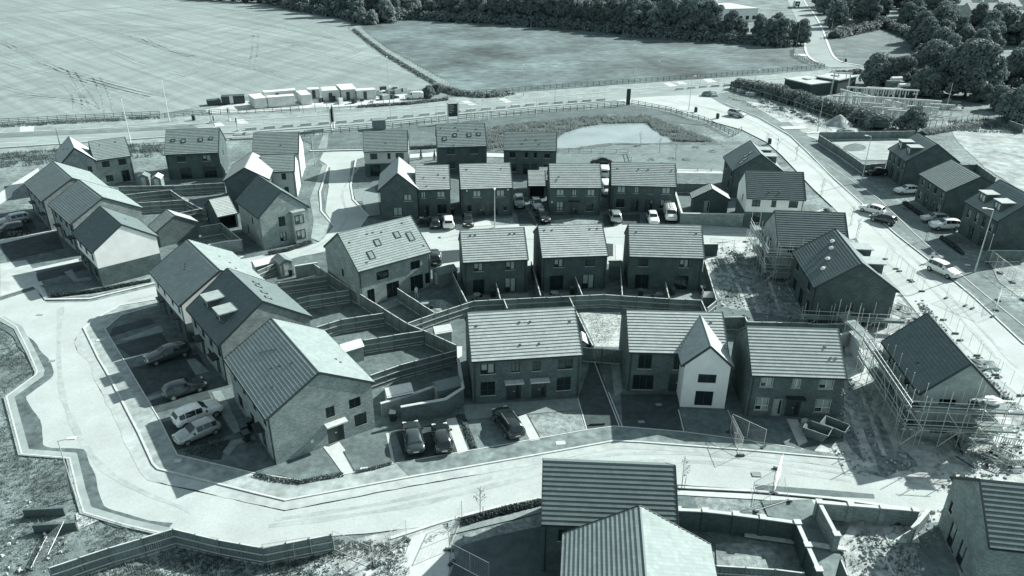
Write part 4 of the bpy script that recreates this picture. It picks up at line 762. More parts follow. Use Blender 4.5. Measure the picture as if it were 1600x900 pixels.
fence('timber divider between the left and middle turned houses', [(830,409),(845,462)]); fence('short timber divider behind the left turned house', [(775,441),(782,467)])
fence('short timber divider behind the middle turned house', [(899,433),(910,461)]); fence('timber divider between the middle and right turned houses', [(969,407),(972.5,462)])
fence('short timber divider behind the right turned house', [(1040,441),(1046,466)]); fence('timber fence left of the left turned house, by the small dark shed', [(703,417),(711,435),(730,472)])
fence('timber divider behind the pair with two canopies', [(787,467),(793,482)]); fence('timber fence along the hay-strewn back garden', [(890,465),(905,496),(927,541)])
fence('dark boarded gate fence between the first two front row houses', [(911,543),(971,547)]); fence('timber fence behind the skip house', [(1131,495),(1164,494.5),(1168,503),(1260,504),(1268,506),(1322,506)])
fence('timber fence behind the far left terrace, below the tall rooflight house', [(185,291),(270,290),(350,285.5)], flip=True)
fence('timber fence round the upper dry garden of the left terrace', [(196,304),(266,296.5),(288,312),(320,329)], flip=True)
fence('timber fence between two dry gardens of the left terrace', [(216,316.5),(286,312.5)], flip=True); fence('short timber fence by the plain garage gable', [(281,332.5),(318,325)], flip=True)
fence('timber fence round the shaded garden behind the plain garage', [(312.5,354),(345,348.5),(377.5,375)])
fence('timber fence in the lower left corner by the bend of the street', [(76,887),(170,856),(270,826.5),(340,843),(410,855.5),(517,835)], flip=True)
fence('timber fence behind the farthest dormer house, along the hedge', [(1281,206.5),(1430,204.5)]); fence('timber fence beside the footway in front of the raked plot', [(1281,211),(1316,233),(1350,257)]); fence('short timber fence beside the farthest dormer house', [(1351,257.5),(1384,254.5)])
fence('timber fence at the right edge below the nearest dormer house', [(1543,391),(1600,391.5)]); fence('timber fence behind the plain-roofed right house', [(1502,257),(1527,256.5),(1556,277)])
fence('timber fence round the bottom back garden', [(1119,884),(1212,889.5),(1256,895)], flip=True); fence('timber fence beside the bottom driveway', [(1314,873),(1325,900)])
fence('timber fence behind the middle row between garage and gap', [(801,294),(825,294)]); fence('low timber fence behind the right middle-row house', [(1057,286),(1105,287)])
fence('dark timber fence along the right edge of the substation ground', [(1577,188),(1600,196)], h=1.8)
# ------------------------------------------------------------------ brick garden walls
def gwall(label, tops, h=1.8, t=.22, piers=True, m=None, base=.05, cat='garden wall', cop=True, steps=0):
    pts = [G(a, b, h+base) for a, b in tops]
    for p in pts: p.z = base
    root = empty('garden_wall', pts[0], 0, label, cat); o = pts[0]; b = MB(); c = MB()
    for i, (p, q) in enumerate(zip(pts, pts[1:])):
        d = q-p; l = d.length; az = atan2(d.y, d.x); hh = h-steps*i
        T = Matrix.Translation(p-o) @ Matrix.Rotation(az, 4, 'Z'); b.M = T; c.M = T
        b.box(-t/2+.003*i, -t/2, -.3, l+t/2-.003, t/2, hh-.002*i)
        if cop: c.box(-t/2-.04, -t/2-.045-.002*i, hh, l+t/2+.04, t/2+.045+.002*i, hh+.09-.003*i)
        n = max(1, round(l/2.6))
        if piers:
            for j in range(n+(i == len(pts)-2)):
                q_ = MB(T); x = l*j/n; q_.box(x-.22, -t/2-.12, -.3, x+.22, t/2+.12, hh+.1); pr = q_.build('pier', m or B_garden, root); pr['label'] = None or pr.name
                del pr['label']
                q_ = MB(T); q_.box(x-.25, -t/2-.16, hh+.101, x+.25, t/2+.16, hh+.18); q_.build('pier_cap', M_slab, pr)
    b.build('brickwork', m or B_garden, root)
    if cop: c.build('coping', M_slab, root)
    return root
gwall('brick garden wall with pale coping behind the two cars parked side by side', [(628.6,636),(696,624),(722.5,607)], h=1.9, piers=False, m=B_mid)
gwall('brick wall with pale coping between the two small store gardens', [(597,630.5),(629,621),(714,592.5)], h=1.5, piers=False)
gwall('tall brick corner wall beside the pair with two canopies', [(716,562),(723,604)], h=1.9, piers=False)
gwall('long plain brick wall round the garage garden, beside the white house', [(1055.5,301),(1065.5,333.5),(1161,335)], h=1.9, piers=False)
gwall('brick wall with stepped coping in front of the shaded garden and garage', [(325,383),(352,377.5),(377,375)], h=1.7, piers=False)
gwall('brick wall with piers round the bottom back garden', [(1060,797),(1102,799),(1150,804.5),(1192,810),(1246,817.5),(1279,891)], h=1.85, m=B_dark)
gwall('half-built brick wall with open piers beside the bottom driveway', [(1307,836),(1280,785.5),(1430,798)], h=1.5)
gwall('short brick wall end by the bottom right house', [(1450,798),(1427,825)], h=1.5, piers=False)
gwall('short dark garden wall end beside the right turned house', [(1101,381.5),(1121,381.5)], h=1.8, piers=False, m=B_dark)
gwall('short brick wall beside the small garden shed and bin', [(462,416),(494,411)], h=1.7, piers=False)
gwall('pale retaining wall end beside the skip house', [(1315,523),(1330,519),(1352,560)], h=1.6, piers=False, m=R_off)
gwall('low dark brick wall in the weedy corner, farther of two', [(38,796),(97,792.5)], h=.75, piers=False, m=B_mid, cop=False); gwall('low dark brick wall in the weedy corner, nearer of two', [(53,820),(116,815.5)], h=.75, piers=False, m=B_mid, cop=False)
# ------------------------------------------------------------------ post and rail fences
M_rail = mat('grey_rail_timber', .2, .3, 4, .9, rnd=.15); M_railp = mat('pale_rail_timber', .5, .2, 4, .85)
def post_rail(label, px, h=1.15, bay=2.0, rails=3, m=None, z=.05, post=.12, name='post_and_rail_fence', rw=.035, rh=.11):
    pts = [G(a, b, z) for a, b in px]; root = empty(name, pts[0], 0, label, 'fence'); o = pts[0]
    k = ('pr', h, post, (m or M_rail).name)
    if k not in _win: q = MB(); q.box(-post/2, -post/2, -.1, post/2, post/2, h+.08); _win[k] = q.mesh('post', m or M_rail)
    tot = sum((b-a).length for a, b in zip(pts, pts[1:])); bay = max(bay, tot/95)
    kr = ('prr', h, rails, rw, (m or M_rail).name)
    if kr not in _win:
        q = MB()
        for r in range(rails): zz = h*(.3+.68*r/max(1, rails-1)); q.box(0, -rw/2-post/2, zz-rh/2, 1, rw/2-post/2, zz+rh/2)
        _win[kr] = q.mesh('rail', m or M_rail)
    for a, b in zip(pts, pts[1:]):
        d = b-a; n = max(1, round(d.length/bay)); az = atan2(d.y, d.x)
        for j in range(n):
            M = Matrix.Translation(a+d*(j/n)-o) @ Matrix.Rotation(az, 4, 'Z')
            inst('post', _win[k], root, M=M @ Matrix.Rotation(random.uniform(-.02, .02), 4, 'X')); inst('rail', _win[kr], root, M=M @ Matrix.Diagonal((d.length/n, 1, 1, 1)))
    inst('post', _win[k], root, M=Matrix.Translation(pts[-1]-o)); return root
post_rail('post and rail fence along the stubble field beyond the main road, far left', [(-60,198),(0,193.5),(120,187),(250,181)])
post_rail('post and rail fence in front of the site compound', [(258,184),(345,178),(440,175.5),(468,174)])
post_rail('post and rail fence along the lower edge of the meadow', [(700,150),(760,147),(850,139.5),(1000,128.5),(1090,122)])
post_rail('post and rail fence along the meadow, curving up at the hill road', [(1094,121.5),(1200,114),(1288,106),(1262,99),(1240,87),(1240,78)])
post_rail('post and rail fence along the roadside in front of the pale end house', [(476,212),(560,205),(640,197),(697,190)])
post_rail('post and rail fence above the pond, up to the dark totem sign', [(716,187),(780,182),(880,174),(975,165)])
post_rail('post and rail fence down the estate street beside the pond', [(987,163),(1040,173),(1100,190),(1145,213),(1158,206)])
post_rail('post and rail fence below the main road at the far left', [(0,256),(60,252),(110,249)], rails=2)
post_rail('post and rail fence in the scrub left of the tall rooflight house', [(195,238),(240,235),(262,234)], rails=2)
post_rail('pale knee rail along the footpath below the park lawn', [(1056,267),(1090,267.5),(1132,268)], h=.6, bay=3, rails=1, m=M_railp)
post_rail('pale rail fence round the parking bay by the pond', [(872,238),(905,238),(982,240),(986,252)], h=.9, bay=2.6, rails=2, m=M_railp)
post_rail('thin wire fence along the ditch between the two fields', [(560,42),(600,74),(640,98),(680,120),(704,136)], h=1.1, bay=3, rails=2, post=.08, rw=.02, rh=.03, name='wire_fence')
post_rail('dark security fence in front of the substation hedge', [(1130,142),(1170,150),(1240,172),(1300,196),(1380,203)], h=2.2, bay=3, rails=2, post=.08, rw=.03, rh=.05, name='security_fence')
post_rail('grey security fence round the right of the substation', [(1440,205),(1500,196),(1560,186)], h=2.2, bay=2.2, rails=2, post=.08, rw=.03, rh=.05, name='security_fence')
post_rail('fence with thin posts along the near edge of the compound', [(455,178),(530,172),(600,167),(660,160)], h=2, bay=3, rails=1, post=.08, rw=.02, rh=.03, name='wire_fence')
# ------------------------------------------------------------------ temporary mesh panels
M_galv = plain('galvanised_tube', .62, .4, metal=.5); M_foot = plain('rubber_foot', .05, .9)
def _heras():
    if 'heras' in _win: return _win['heras']
    f = MB()
    for a, b in (((0,0,.1),(0,0,2.0)),((3.4,0,.1),(3.4,0,2.0)),((0,0,.12),(3.4,0,.12)),((0,0,1.98),(3.4,0,1.98)),((1.7,0,.12),(1.7,0,1.98))): f.tube(a, b, .024, 5)
    w_ = MB()
    for i in range(1, 24): x = 3.4*i/24; w_.tube((x, 0, .13), (x, 0, 1.97), .0035, 3, caps=False)
    for i in range(1, 8): z = .12+1.86*i/8; w_.tube((0, 0, z), (3.4, 0, z), .0035, 3, caps=False)
    g = MB(); g.cbox((0, 0, .065), .24, .7, .13)
    _win['heras'] = (f.mesh('frame', M_galv), w_.mesh('mesh_infill', M_galv), g.mesh('foot', M_foot)); return _win['heras']
def heras(label, a, b=None, rz=0, group=None, tilt=0, world=None):
    f, w_, g = _heras()
    if world: pa, az = world
    else:
        pa = G(*a, .06); pb = G(*b, .06) if b else None; az = atan2(pb.y-pa.y, pb.x-pa.x) if b else rz
    r = empty('mesh_site_panel', pa, az, label, 'fence panel', group); r.rotation_euler.x = tilt
    inst('frame', f, r); inst('mesh_infill', w_, r); inst('foot', g, r); inst('foot', g, r, loc=(3.4, 0, 0)); return r
def heras_run(label, px, group):
    for a, b in zip(px, px[1:]):
        A, B = G(*a, .06), G(*b, .06); d = B-A; n = max(1, round(d.length/3.45)); az = atan2(d.y, d.x)
        for j in range(n): heras(label, None, group=group, world=(A+d*(j/n), az+random.uniform(-.03, .03)))
heras_run('mesh site panel on black feet along the middle of the right street', [(1383,405),(1405,424),(1422,438),(1439,455)], 'mesh panels along the right street')
heras_run('mesh site panel standing across the right street near the white people carrier', [(1478,466),(1508,478),(1523,484)], 'mesh panels across the right street')
heras_run('mesh site panel beside the scaffolded house along the street', [(1474,500),(1500,532),(1530,560),(1560,590),(1598,620)], 'mesh panels beside the scaffolded house')
heras_run('mesh site panel round the rough plot at the right edge', [(1556,485),(1560,470),(1600,468)], 'mesh panels round the rough plot'); heras_run('mesh site panel beyond the tall lamp on the right', [(1545,412),(1580,440),(1600,450)], 'mesh panels beyond the right lamp')
heras('mesh panel standing between the white gable and the skip house', (1141,674), (1166,686)); heras('mesh panel leaning over the street beside the white gable garden', (1157,712), (1142,680)); heras('mesh panel crossing the kerb below the skip house', (1209,771), (1214,735), tilt=.12)
heras('mesh panel tipped beside the bottom lawn', (1180,800), (1222,787), tilt=-.5)
heras('mesh panel behind the lower left timber fence', (415,882), (500,868)); heras('mesh panel slanting from the lower left fence end', (523,860), (580,884)); heras('mesh panel angled down towards the bottom garden', (584,884), (637,842)); heras('mesh panel at the bottom left of the near house', (706,880), (738,897)); heras('mesh panel beside the concrete path at the bottom', (702,860), (716,826))
heras('mesh panel by the bare plot corner', (1165,378), (1180,392)); heras('mesh panel behind the half-striped roof at the upper scaffold', (1108,392), (1170,398)); heras('leaning mesh panel in the weedy left corner', (46,890), (80,822), tilt=.9)
# ------------------------------------------------------------------ scaffolds
_tube = {}
def tube_obj(name, a, b, root, m=None, r=.034):
    key = (r, (m or M_galv).name)
    if key not in _tube: q = MB(); q.tube((0, 0, 0), (0, 0, 1), r, 6); _tube[key] = q.mesh('scaffold_tube', m or M_galv)
    a, b = Vector(a), Vector(b); d = b-a
    return inst(name, _tube[key], root, M=Matrix.Translation(a) @ d.to_track_quat('Z', 'Y').to_matrix().to_4x4() @ Matrix.Diagonal((1, 1, d.length, 1)))
M_board = mat('scaffold_boards', .24, .25, 3, .9, second=(.8, .7, 1.15))
def scaffold(label, cx, cy, yaw, L, W, sides, lifts=(2.1, 4.2), top=5.3, gap=.35, dep=1.2, base=.05, boards=True):
    """tube scaffold round the named sides of a rectangle"""
    root = empty('scaffold', (cx, cy, base), radians(yaw), label, 'scaffold')
    runs = {'S': ((-L/2, -W/2), (L/2, -W/2), (0, -1)), 'N': ((L/2, W/2), (-L/2, W/2), (0, 1)), 'W': ((-L/2, W/2), (-L/2, -W/2), (-1, 0)), 'E': ((L/2, -W/2), (L/2, W/2), (1, 0))}
    for s in sides:
        (x0, y0), (x1, y1), (nx, ny) = runs[s]; A = Vector((x0, y0, 0)); B = Vector((x1, y1, 0)); n = Vector((nx, ny, 0)); t = (B-A).normalized()
        A -= t*(gap+dep); B += t*(gap+dep); d = B-A; k = max(2, round(d.length/1.6))
        for j in range(k+1):
            for o in (gap, gap+dep):
                p = A+d*(j/k)+n*o; tube_obj('standard', p, p+Vector((0, 0, top+random.uniform(-.3, .9))), root)
            for z in lifts: p = A+d*(j/k)+Vector((0, 0, z-.06)); tube_obj('transom', p+n*(gap-.1), p+n*(gap+dep+.15), root)
        for z in lifts:
            for o in (gap, gap+dep): tube_obj('ledger', A+n*o+Vector((0, 0, z-.12))-t*.3, B+n*o+Vector((0, 0, z-.12))+t*.3, root)
            for hz in (.5, 1.0): tube_obj('guard_rail', A+n*(gap+dep+.05)+Vector((0, 0, z+hz))-t*.3, B+n*(gap+dep+.05)+Vector((0, 0, z+hz))+t*.3, root)
            if boards:
                for q_ in range(4):
                    m = MB(); o = gap+.12+q_*.27; e = random.uniform(-.2, .2); m.bar(A+n*o+Vector((0, 0, z))-t*(.1+e), B+n*o+Vector((0, 0, z))+t*(.1-e), .235, .04); m.build('board', M_board, root)
                m = MB(); m.bar(A+n*(gap+dep-.03)+Vector((0, 0, z+.12)), B+n*(gap+dep-.03)+Vector((0, 0, z+.12)), .035, .2); m.build('toe_board', M_board, root)
        for j in range(0, k, 2):
            p, q2 = A+d*(j/k)+n*(gap+dep), A+d*(min(j+1, k)/k)+n*(gap+dep); zs = (0,)+tuple(lifts)
            for i, (za, zb) in enumerate(zip(zs, zs[1:])): tube_obj('brace', (p if i % 2 == 0 else q2)+Vector((0, 0, za)), (q2 if i % 2 == 0 else p)+Vector((0, 0, zb)), root)
    return root
r = scaffold('scaffolding with boarded lifts round the unfinished blockwork house', 41.4, 62.44, 85.5, 9.5, 6.8, 'NW', lifts=(1.9, 3.9), top=5.3)
for a, b in [((-6.0,-2.6,0),(-6.0,-2.6,7.2)),((-6.0,-.6,0),(-6.0,-.6,7.4)),((-7.6,-2.6,0),(-7.6,-2.6,6.2)),((-7.6,-.6,0),(-7.6,-.6,6.4))]: tube_obj('loading_bay_standard', a, b, r)
for z in (1.5, 3.4, 5.2):
    for a, b in [((-6.0,-3,z),(-6.0,-.2,z)),((-7.6,-3,z),(-7.6,-.2,z)),((-5.8,-2.6,z),(-7.9,-2.6,z)),((-5.8,-.6,z),(-7.9,-.6,z)),((-7.6,-3,z+1),(-7.6,-.2,z+1))]: tube_obj('loading_bay_ledger', a, b, r)
    q = MB(); q.box(-7.6, -2.6, z+.06, -6.0, -.6, z+.11); q.build('loading_platform', M_board, r)
q = MB(); q.blob((-6.7, -1.6, 5.6), (.6, .8, .35), seed=3); q.build('bagged_mortar', R_white, r)
for z in (0, 1.5, 3.4): tube_obj('brace', (-7.6,-2.6,z), (-7.6,-.6,z+1.8), r)
r2 = scaffold('scaffolding round the unfinished house with the striped roof, beside the bare plot', 40.2, 96.4, -4.6, 9.16, 7.96, 'SW', lifts=(1.7, 3.9), top=5.2)
scaffold('scaffolding at the foot of the dark house with bags on its roof', 40.8, 84.8, 84.8, 10.72, 9.0, 'W', lifts=(1.4,), top=2.6, dep=.9)
r4 = empty('scaffold', G(1360,560,.05), radians(95), 'loose scaffold bay between the skip house and the scaffolded house', 'scaffold')
for x in (0, 2, 4, 6):
    for y in (0, 1.3): tube_obj('standard', (x, y, 0), (x, y, 3.6+random.uniform(0, 1)), r4)
for z in (1.2, 2.4):
    for y in (0, 1.3): tube_obj('ledger', (-.3, y, z), (6.3, y, z), r4)
    for x in (0, 2, 4, 6): tube_obj('transom', (x, -.2, z), (x, 1.5, z), r4)
    q = MB(); q.box(0, .1, z+.05, 6, 1.2, z+.09); q.build('board', M_board, r4)
r5 = empty('ladder_frame', G(1005,868,.05), 0, 'unused', 'frame') if 0 else None
# ------------------------------------------------------------------ vehicles
PAINT = {'white': plain('white_paint', .8, .3, coat=.8), 'silver': plain('silver_paint', .42, .3, metal=.45, coat=.7), 'grey': plain('grey_paint', .16, .3, metal=.35, coat=.8), 'dark': plain('dark_grey_paint', .055, .28, metal=.2, coat=1), 'black': plain('black_paint', .022, .25, coat=1)}
M_tyre = plain('tyre_rubber', .03, .85); M_rim = plain('alloy_rim', .4, .35, metal=.6); M_lampw = plain('headlamp_lens', .6, .12); M_lampr = plain('tail_lamp_lens', .14, .2); M_plate = plain('number_plate', .7, .5); M_trim = plain('black_trim', .025, .6)
# each kind: length, width, stations (x along length from rear 0 to front 1, sill z, belt z, roof z, width factor, roof width factor)
SHAPES = {
 'hatch': (4.1, 1.76, [(0,.42,.78,.80,.78,.70),(.03,.30,.92,1.0,.92,.72),(.10,.24,.97,1.38,.98,.68),(.22,.22,.97,1.48,1.0,.68),(.40,.21,.95,1.50,1.0,.69),(.55,.21,.93,1.44,1.0,.68),(.70,.21,.93,1.05,1.0,.76),(.80,.22,.88,.96,.99,.78),(.93,.26,.76,.84,.93,.72),(1,.36,.62,.66,.76,.62)], (2, 6), (.17, .80), .31),
 'saloon': (4.6, 1.80, [(0,.42,.76,.82,.78,.68),(.03,.30,.90,.97,.92,.74),(.14,.24,.95,1.02,.98,.76),(.20,.23,.95,1.08,1.0,.74),(.31,.21,.94,1.38,1.0,.66),(.44,.21,.93,1.43,1.0,.67),(.56,.21,.91,1.38,1.0,.66),(.70,.21,.91,1.00,1.0,.76),(.82,.22,.86,.94,.98,.76),(.94,.26,.76,.83,.92,.70),(1,.36,.62,.66,.76,.6)], (3, 7), (.19, .81), .32),
 'estate': (4.7, 1.84, [(0,.45,.85,.88,.80,.72),(.02,.32,.98,1.05,.94,.74),(.09,.26,1.02,1.44,.98,.70),(.20,.24,1.02,1.53,1.0,.70),(.40,.23,1.0,1.55,1.0,.71),(.55,.23,.98,1.49,1.0,.70),(.69,.23,.98,1.10,1.0,.77),(.80,.24,.93,1.01,.99,.78),(.94,.28,.82,.90,.93,.72),(1,.38,.66,.70,.78,.62)], (2, 6), (.18, .81), .33),
 'suv': (4.5, 1.88, [(0,.52,.95,.98,.84,.74),(.02,.38,1.08,1.15,.95,.76),(.08,.32,1.12,1.56,.98,.72),(.20,.30,1.12,1.66,1.0,.73),(.42,.29,1.10,1.68,1.0,.74),(.56,.29,1.08,1.60,1.0,.72),(.69,.29,1.08,1.20,1.0,.79),(.80,.30,1.03,1.12,.99,.80),(.95,.34,.92,1.0,.94,.76),(1,.44,.76,.80,.82,.68)], (2, 6), (.18, .81), .36),
 'van': (4.9, 1.92, [(0,.46,1.1,1.72,.97,.86),(.02,.34,1.15,1.86,.99,.87),(.20,.28,1.15,1.92,1.0,.87),(.45,.27,1.15,1.93,1.0,.87),(.62,.27,1.15,1.88,1.0,.85),(.70,.27,1.13,1.72,1.0,.82),(.83,.28,1.10,1.22,.99,.80),(.95,.32,.95,1.03,.95,.76),(1,.42,.78,.82,.84,.68)], (4, 6), (.18, .82), .33)}
_car = {}
def car_meshes(kind):
    if kind in _car: return _car[kind]
    L, Wd, ST, (c0, c1), (wr, wf), R = SHAPES[kind]
    rings = []
    for (t, sz, bz, rz, wf_, rw) in ST:
        x = (t-.5)*L; hw = Wd/2*wf_
        half = [(0, sz), (hw*.80, sz), (hw*.97, sz+.12), (hw, (sz+bz)/2+.05), (hw*.94, bz), (hw*(.94*.3+rw*.7), bz+(rz-bz)*.55), (Wd/2*rw*wf_, rz-.03 if rz-bz > .2 else rz-.01), (Wd/2*rw*wf_*.55, rz+.012), (0, rz+.02)]
        rings.append([(x, y, z) for y, z in half]+[(x, -y, z) for y, z in half[-2:0:-1]])
    n = len(rings[0]); b = MB(); vs = [p for r in rings for p in r]; fs = []
    for i in range(len(rings)-1):
        for j in range(n): fs.append((i*n+j, (i+1)*n+j, (i+1)*n+(j+1) % n, i*n+(j+1) % n))
    fs.append(tuple(range(n))); fs.append(tuple(range((len(rings)-1)*n+n-1, (len(rings)-1)*n-1, -1))); b.add(vs, fs)
    body = b.mesh('body', None, True)
    def inset(quad, k=.1, off=.014):
        q = [Vector(p) for p in quad]; c = sum(q, Vector())/4; nn = (q[2]-q[0]).cross(q[3]-q[1]).normalized()
        if nn.dot(c-Vector((0, 0, .7))) < 0: nn = -nn
        return [p+(c-p)*k+nn*off for p in q]
    side, side2, ws, rear = MB(), MB(), MB(), MB()
    for i in range(c0, c1-1) if kind != 'van' else range(c0, c1-1):
        for a, b_, sd in ((4, 6, side), (n-6, n-4, side2)):
            q = inset((rings[i][a], rings[i+1][a], rings[i+1][b_], rings[i][b_]), .08, .02); sd.add(q, ((0, 1, 2, 3),))
    def cross(i, k=.07):
        a, c = rings[i], rings[i+1]; idx = [5 if ST[i][3]-ST[i][2] > .3 else 6, 7, 8, 9, n-5 if ST[i][3]-ST[i][2] > .3 else n-6]
        q = [a[6], c[6], c[n-6], a[n-6]]
        return inset(q, k, .05)
    ws.add(cross(c1-1), ((0, 1, 2, 3),)); rear.add(cross(c0-1, .1), ((0, 1, 2, 3),))
    if kind == 'van': rear = MB(); x = -L/2-.015; rear.quad((x, -.6, 1.2), (x, .6, 1.2), (x, .6, 1.62), (x, -.6, 1.62))
    if kind in ('hatch', 'estate', 'suv'):
        i = 1; a, c = rings[1], rings[2]; rear = MB(); q = inset((a[6], c[6], c[n-6], a[n-6]), .1, .035); rear.add(q, ((0, 1, 2, 3),))
    ms = dict(body=body, side=side.mesh('side_window', M_glass), side2=side2.mesh('side_window', M_glass), ws=ws.mesh('windscreen', M_glass), rear=rear.mesh('rear_window', M_glass))
    w_ = MB(); w_.tube((0, -.1, 0), (0, .1, 0), R, 18); ms['tyre'] = w_.mesh('tyre', M_tyre, False)
    w_ = MB(); w_.tube((0, -.112, 0), (0, .112, 0), R*.62, 12); ms['rim'] = w_.mesh('rim', M_rim)
    w_ = MB(); w_.tube((0, -.04, 0), (0, .05, 0), R*1.2, 18); ms['arch'] = w_.mesh('wheel_arch', M_trim)
    hw = Wd/2; fz = ST[-2][2]-.06; rz = ST[1][2]-.1
    h = MB(); h.cbox((0, 0, 0), .22, .36, .16); ms['head'] = h.mesh('headlight', M_lampw); h = MB(); h.cbox((0, 0, 0), .12, .28, .2); ms['tail'] = h.mesh('tail_light', M_lampr)
    h = MB(); h.cbox((0, 0, 0), .04, .5, .12); ms['plate'] = h.mesh('number_plate', M_plate); h = MB(); h.cbox((0, 0, 0), .06, .9, .14); ms['grille'] = h.mesh('grille', M_trim)
    h = MB(); h.cbox((0, 0, 0), .14, .2, .14); ms['mirror'] = h.mesh('mirror', M_trim)
    ms['wh'] = [((wr-.5)*L, hw-.10), ((wr-.5)*L, -hw+.10), ((wf-.5)*L, hw-.10), ((wf-.5)*L, -hw+.10)]; ms['R'] = R; ms['L'] = L; ms['hw'] = hw; ms['fz'] = fz; ms['rz'] = rz; ms['ST'] = ST; ms['c1'] = c1
    rl = MB(); rl.bar((-L*.33, 0, ST[4][3]+.04), (L*.06, 0, ST[4][3]+.04), .04, .04)
    ms['rails'] = rl.mesh('roof_rail', M_metal)
    _car[kind] = ms; return ms
def car(label, kind, paint, px, py, head, cat='car', z=.09, rack=False, rails=False, name='parked_car', group=None, full=True):
    """head = heading of the bonnet in degrees of the place; px, py = middle of the car at mid height"""
    ms = car_meshes(kind); p = G(px, py, .65); p.z = z
    r = empty(name, p, radians(head), label, cat, group)
    k = (kind, paint)
    if k not in _car: b = ms['body'].copy(); b.materials.clear(); b.materials.append(PAINT[paint]); _car[k] = b
    bo = inst('body', _car[k], r); inst('side_window', ms['side'], r); inst('side_window', ms['side2'], r); inst('windscreen', ms['ws'], r); inst('rear_window', ms['rear'], r)
    for x, y in ms['wh']:
        w_ = inst('wheel', ms['tyre'], r, loc=(x, y, ms['R'])); inst('rim', ms['rim'], w_); inst('wheel_arch', ms['arch'], r, loc=(x, y*.985, ms['R']+.02))
    L, hw = ms['L'], ms['hw']
    for s in (-1, 1):
        inst('headlight', ms['head'], r, loc=(L*.462, s*hw*.62, ms['fz']), rz=-s*.3); inst('tail_light', ms['tail'], r, loc=(-L*.478, s*hw*.68, ms['rz']))
        inst('mirror', ms['mirror'], r, loc=((ms['ST'][ms['c1']-1][0]-.43)*L, s*(hw+.04), ms['ST'][ms['c1']-1][2]+.06))
    inst('number_plate', ms['plate'], r, loc=(-L/2-.01, 0, .62)); inst('number_plate', ms['plate'], r, loc=(L/2+.0, 0, .5)); inst('grille', ms['grille'], r, loc=(L/2-.05, 0, ms['fz']-.05))
    if rails: inst('roof_rail', ms['rails'], r, loc=(0, hw*.62, 0)); inst('roof_rail', ms['rails'], r, loc=(0, -hw*.62, 0))
    if rack:
        q = MB(); zt = ms['ST'][3][3]+.12
        for x in (-1.6, -.5, .5): q.bar((x, -.8, zt), (x, .8, zt), .05, .04)
        for y in (-.25, .15): q.bar((-2.2, y, zt+.08), (1.1, y, zt+.08), .05, .06)
        for i in range(9): x = -2.1+i*.38; q.bar((x, -.25, zt+.08), (x, .15, zt+.08), .03, .03)
        q.build('ladder_rack', M_metal, r)
    return r
car('dark grey saloon parked beside the black hatchback below the garden wall', 'saloon', 'dark', 645.5, 683, 104)
car('black hatchback parked beside the dark grey saloon', 'hatch', 'black', 690.5, 684, 102)
car('black estate car with roof rails in front of the two canopies', 'estate', 'black', 794, 660, 113, rails=True)
car('white sport utility car in front of the buff gable terrace house', 'suv', 'white', 309, 647, 42)
car('silver hatchback parked nearest the bend, beside the white sport utility car', 'hatch', 'silver', 308, 674, 222)
car('dark grey car parked in shade before the dormer terrace house', 'hatch', 'dark', 288, 606, 38)
car('long dark estate car in the topmost of the shaded driveways', 'estate', 'dark', 262, 553, 218)
car('silver estate car at the left edge by the stepped terrace', 'estate', 'silver', 20, 344, 222); car('dark car behind the hedge at the left edge', 'suv', 'black', 14, 360, 222)
car('small black car parked by the corner house, left of a white one', 'hatch', 'black', 679, 347, 100); car('white sport utility car parked by the corner house', 'suv', 'white', 700, 347, 98)
car('dark car facing the camera beside pale paving of the middle row', 'hatch', 'black', 731, 344.5, -84); car('dark grey sport utility car up the drive by the small garage', 'suv', 'grey', 811, 316, -86)
car('pale car in front of the small garage', 'hatch', 'silver', 839, 319, -80); car('black car in front of the pale one below the small garage', 'hatch', 'black', 849, 338, -78)
car('silver car with its back to the street beside the central-door house', 'suv', 'silver', 961, 338, 90); car('white car left of the white van', 'hatch', 'white', 1020, 341, -92)
car('white van carrying ladders, at the right end of the middle row', 'van', 'white', 1047, 335, -94, cat='van', rack=True, name='parked_van')
car('dark car half hidden behind the angled rooflight house', 'suv', 'black', 678, 402, 100)
car('white hatchback at the kerb of the right street, just above a black car', 'hatch', 'white', 1363, 327, 132); car('black hatchback at the kerb below the white one', 'hatch', 'black', 1380, 342, 132)
car('white people carrier alone low on the right street', 'suv', 'white', 1474, 422, -66)
car('white hatchback between the two upper right townhouses', 'hatch', 'white', 1416, 297, 185); car('white sport utility car in front of the nearest dormer townhouse', 'suv', 'white', 1476, 352, 180); car('silver car beyond the white one between the right townhouses', 'hatch', 'silver', 1460, 341, 180)
car('black car beside the fence of the raked plot', 'saloon', 'black', 1369, 268, 178)
car('silver car driving up the estate street past the pond', 'suv', 'silver', 1151, 178, -50, name='moving_car')
car('black car behind the right middle-row house, by the pond rail', 'saloon', 'black', 940, 252, 175); car('white van between the two right middle-row houses, roof in sun', 'van', 'white', 944, 269, 85, cat='van', name='parked_van'); car('white pickup-like van in the gap right of the central-door house', 'van', 'white', 947, 296, -86, cat='van', name='parked_van')
car('white van parked at the right end of the site compound', 'van', 'white', 647, 151, 190, cat='van', name='parked_van')
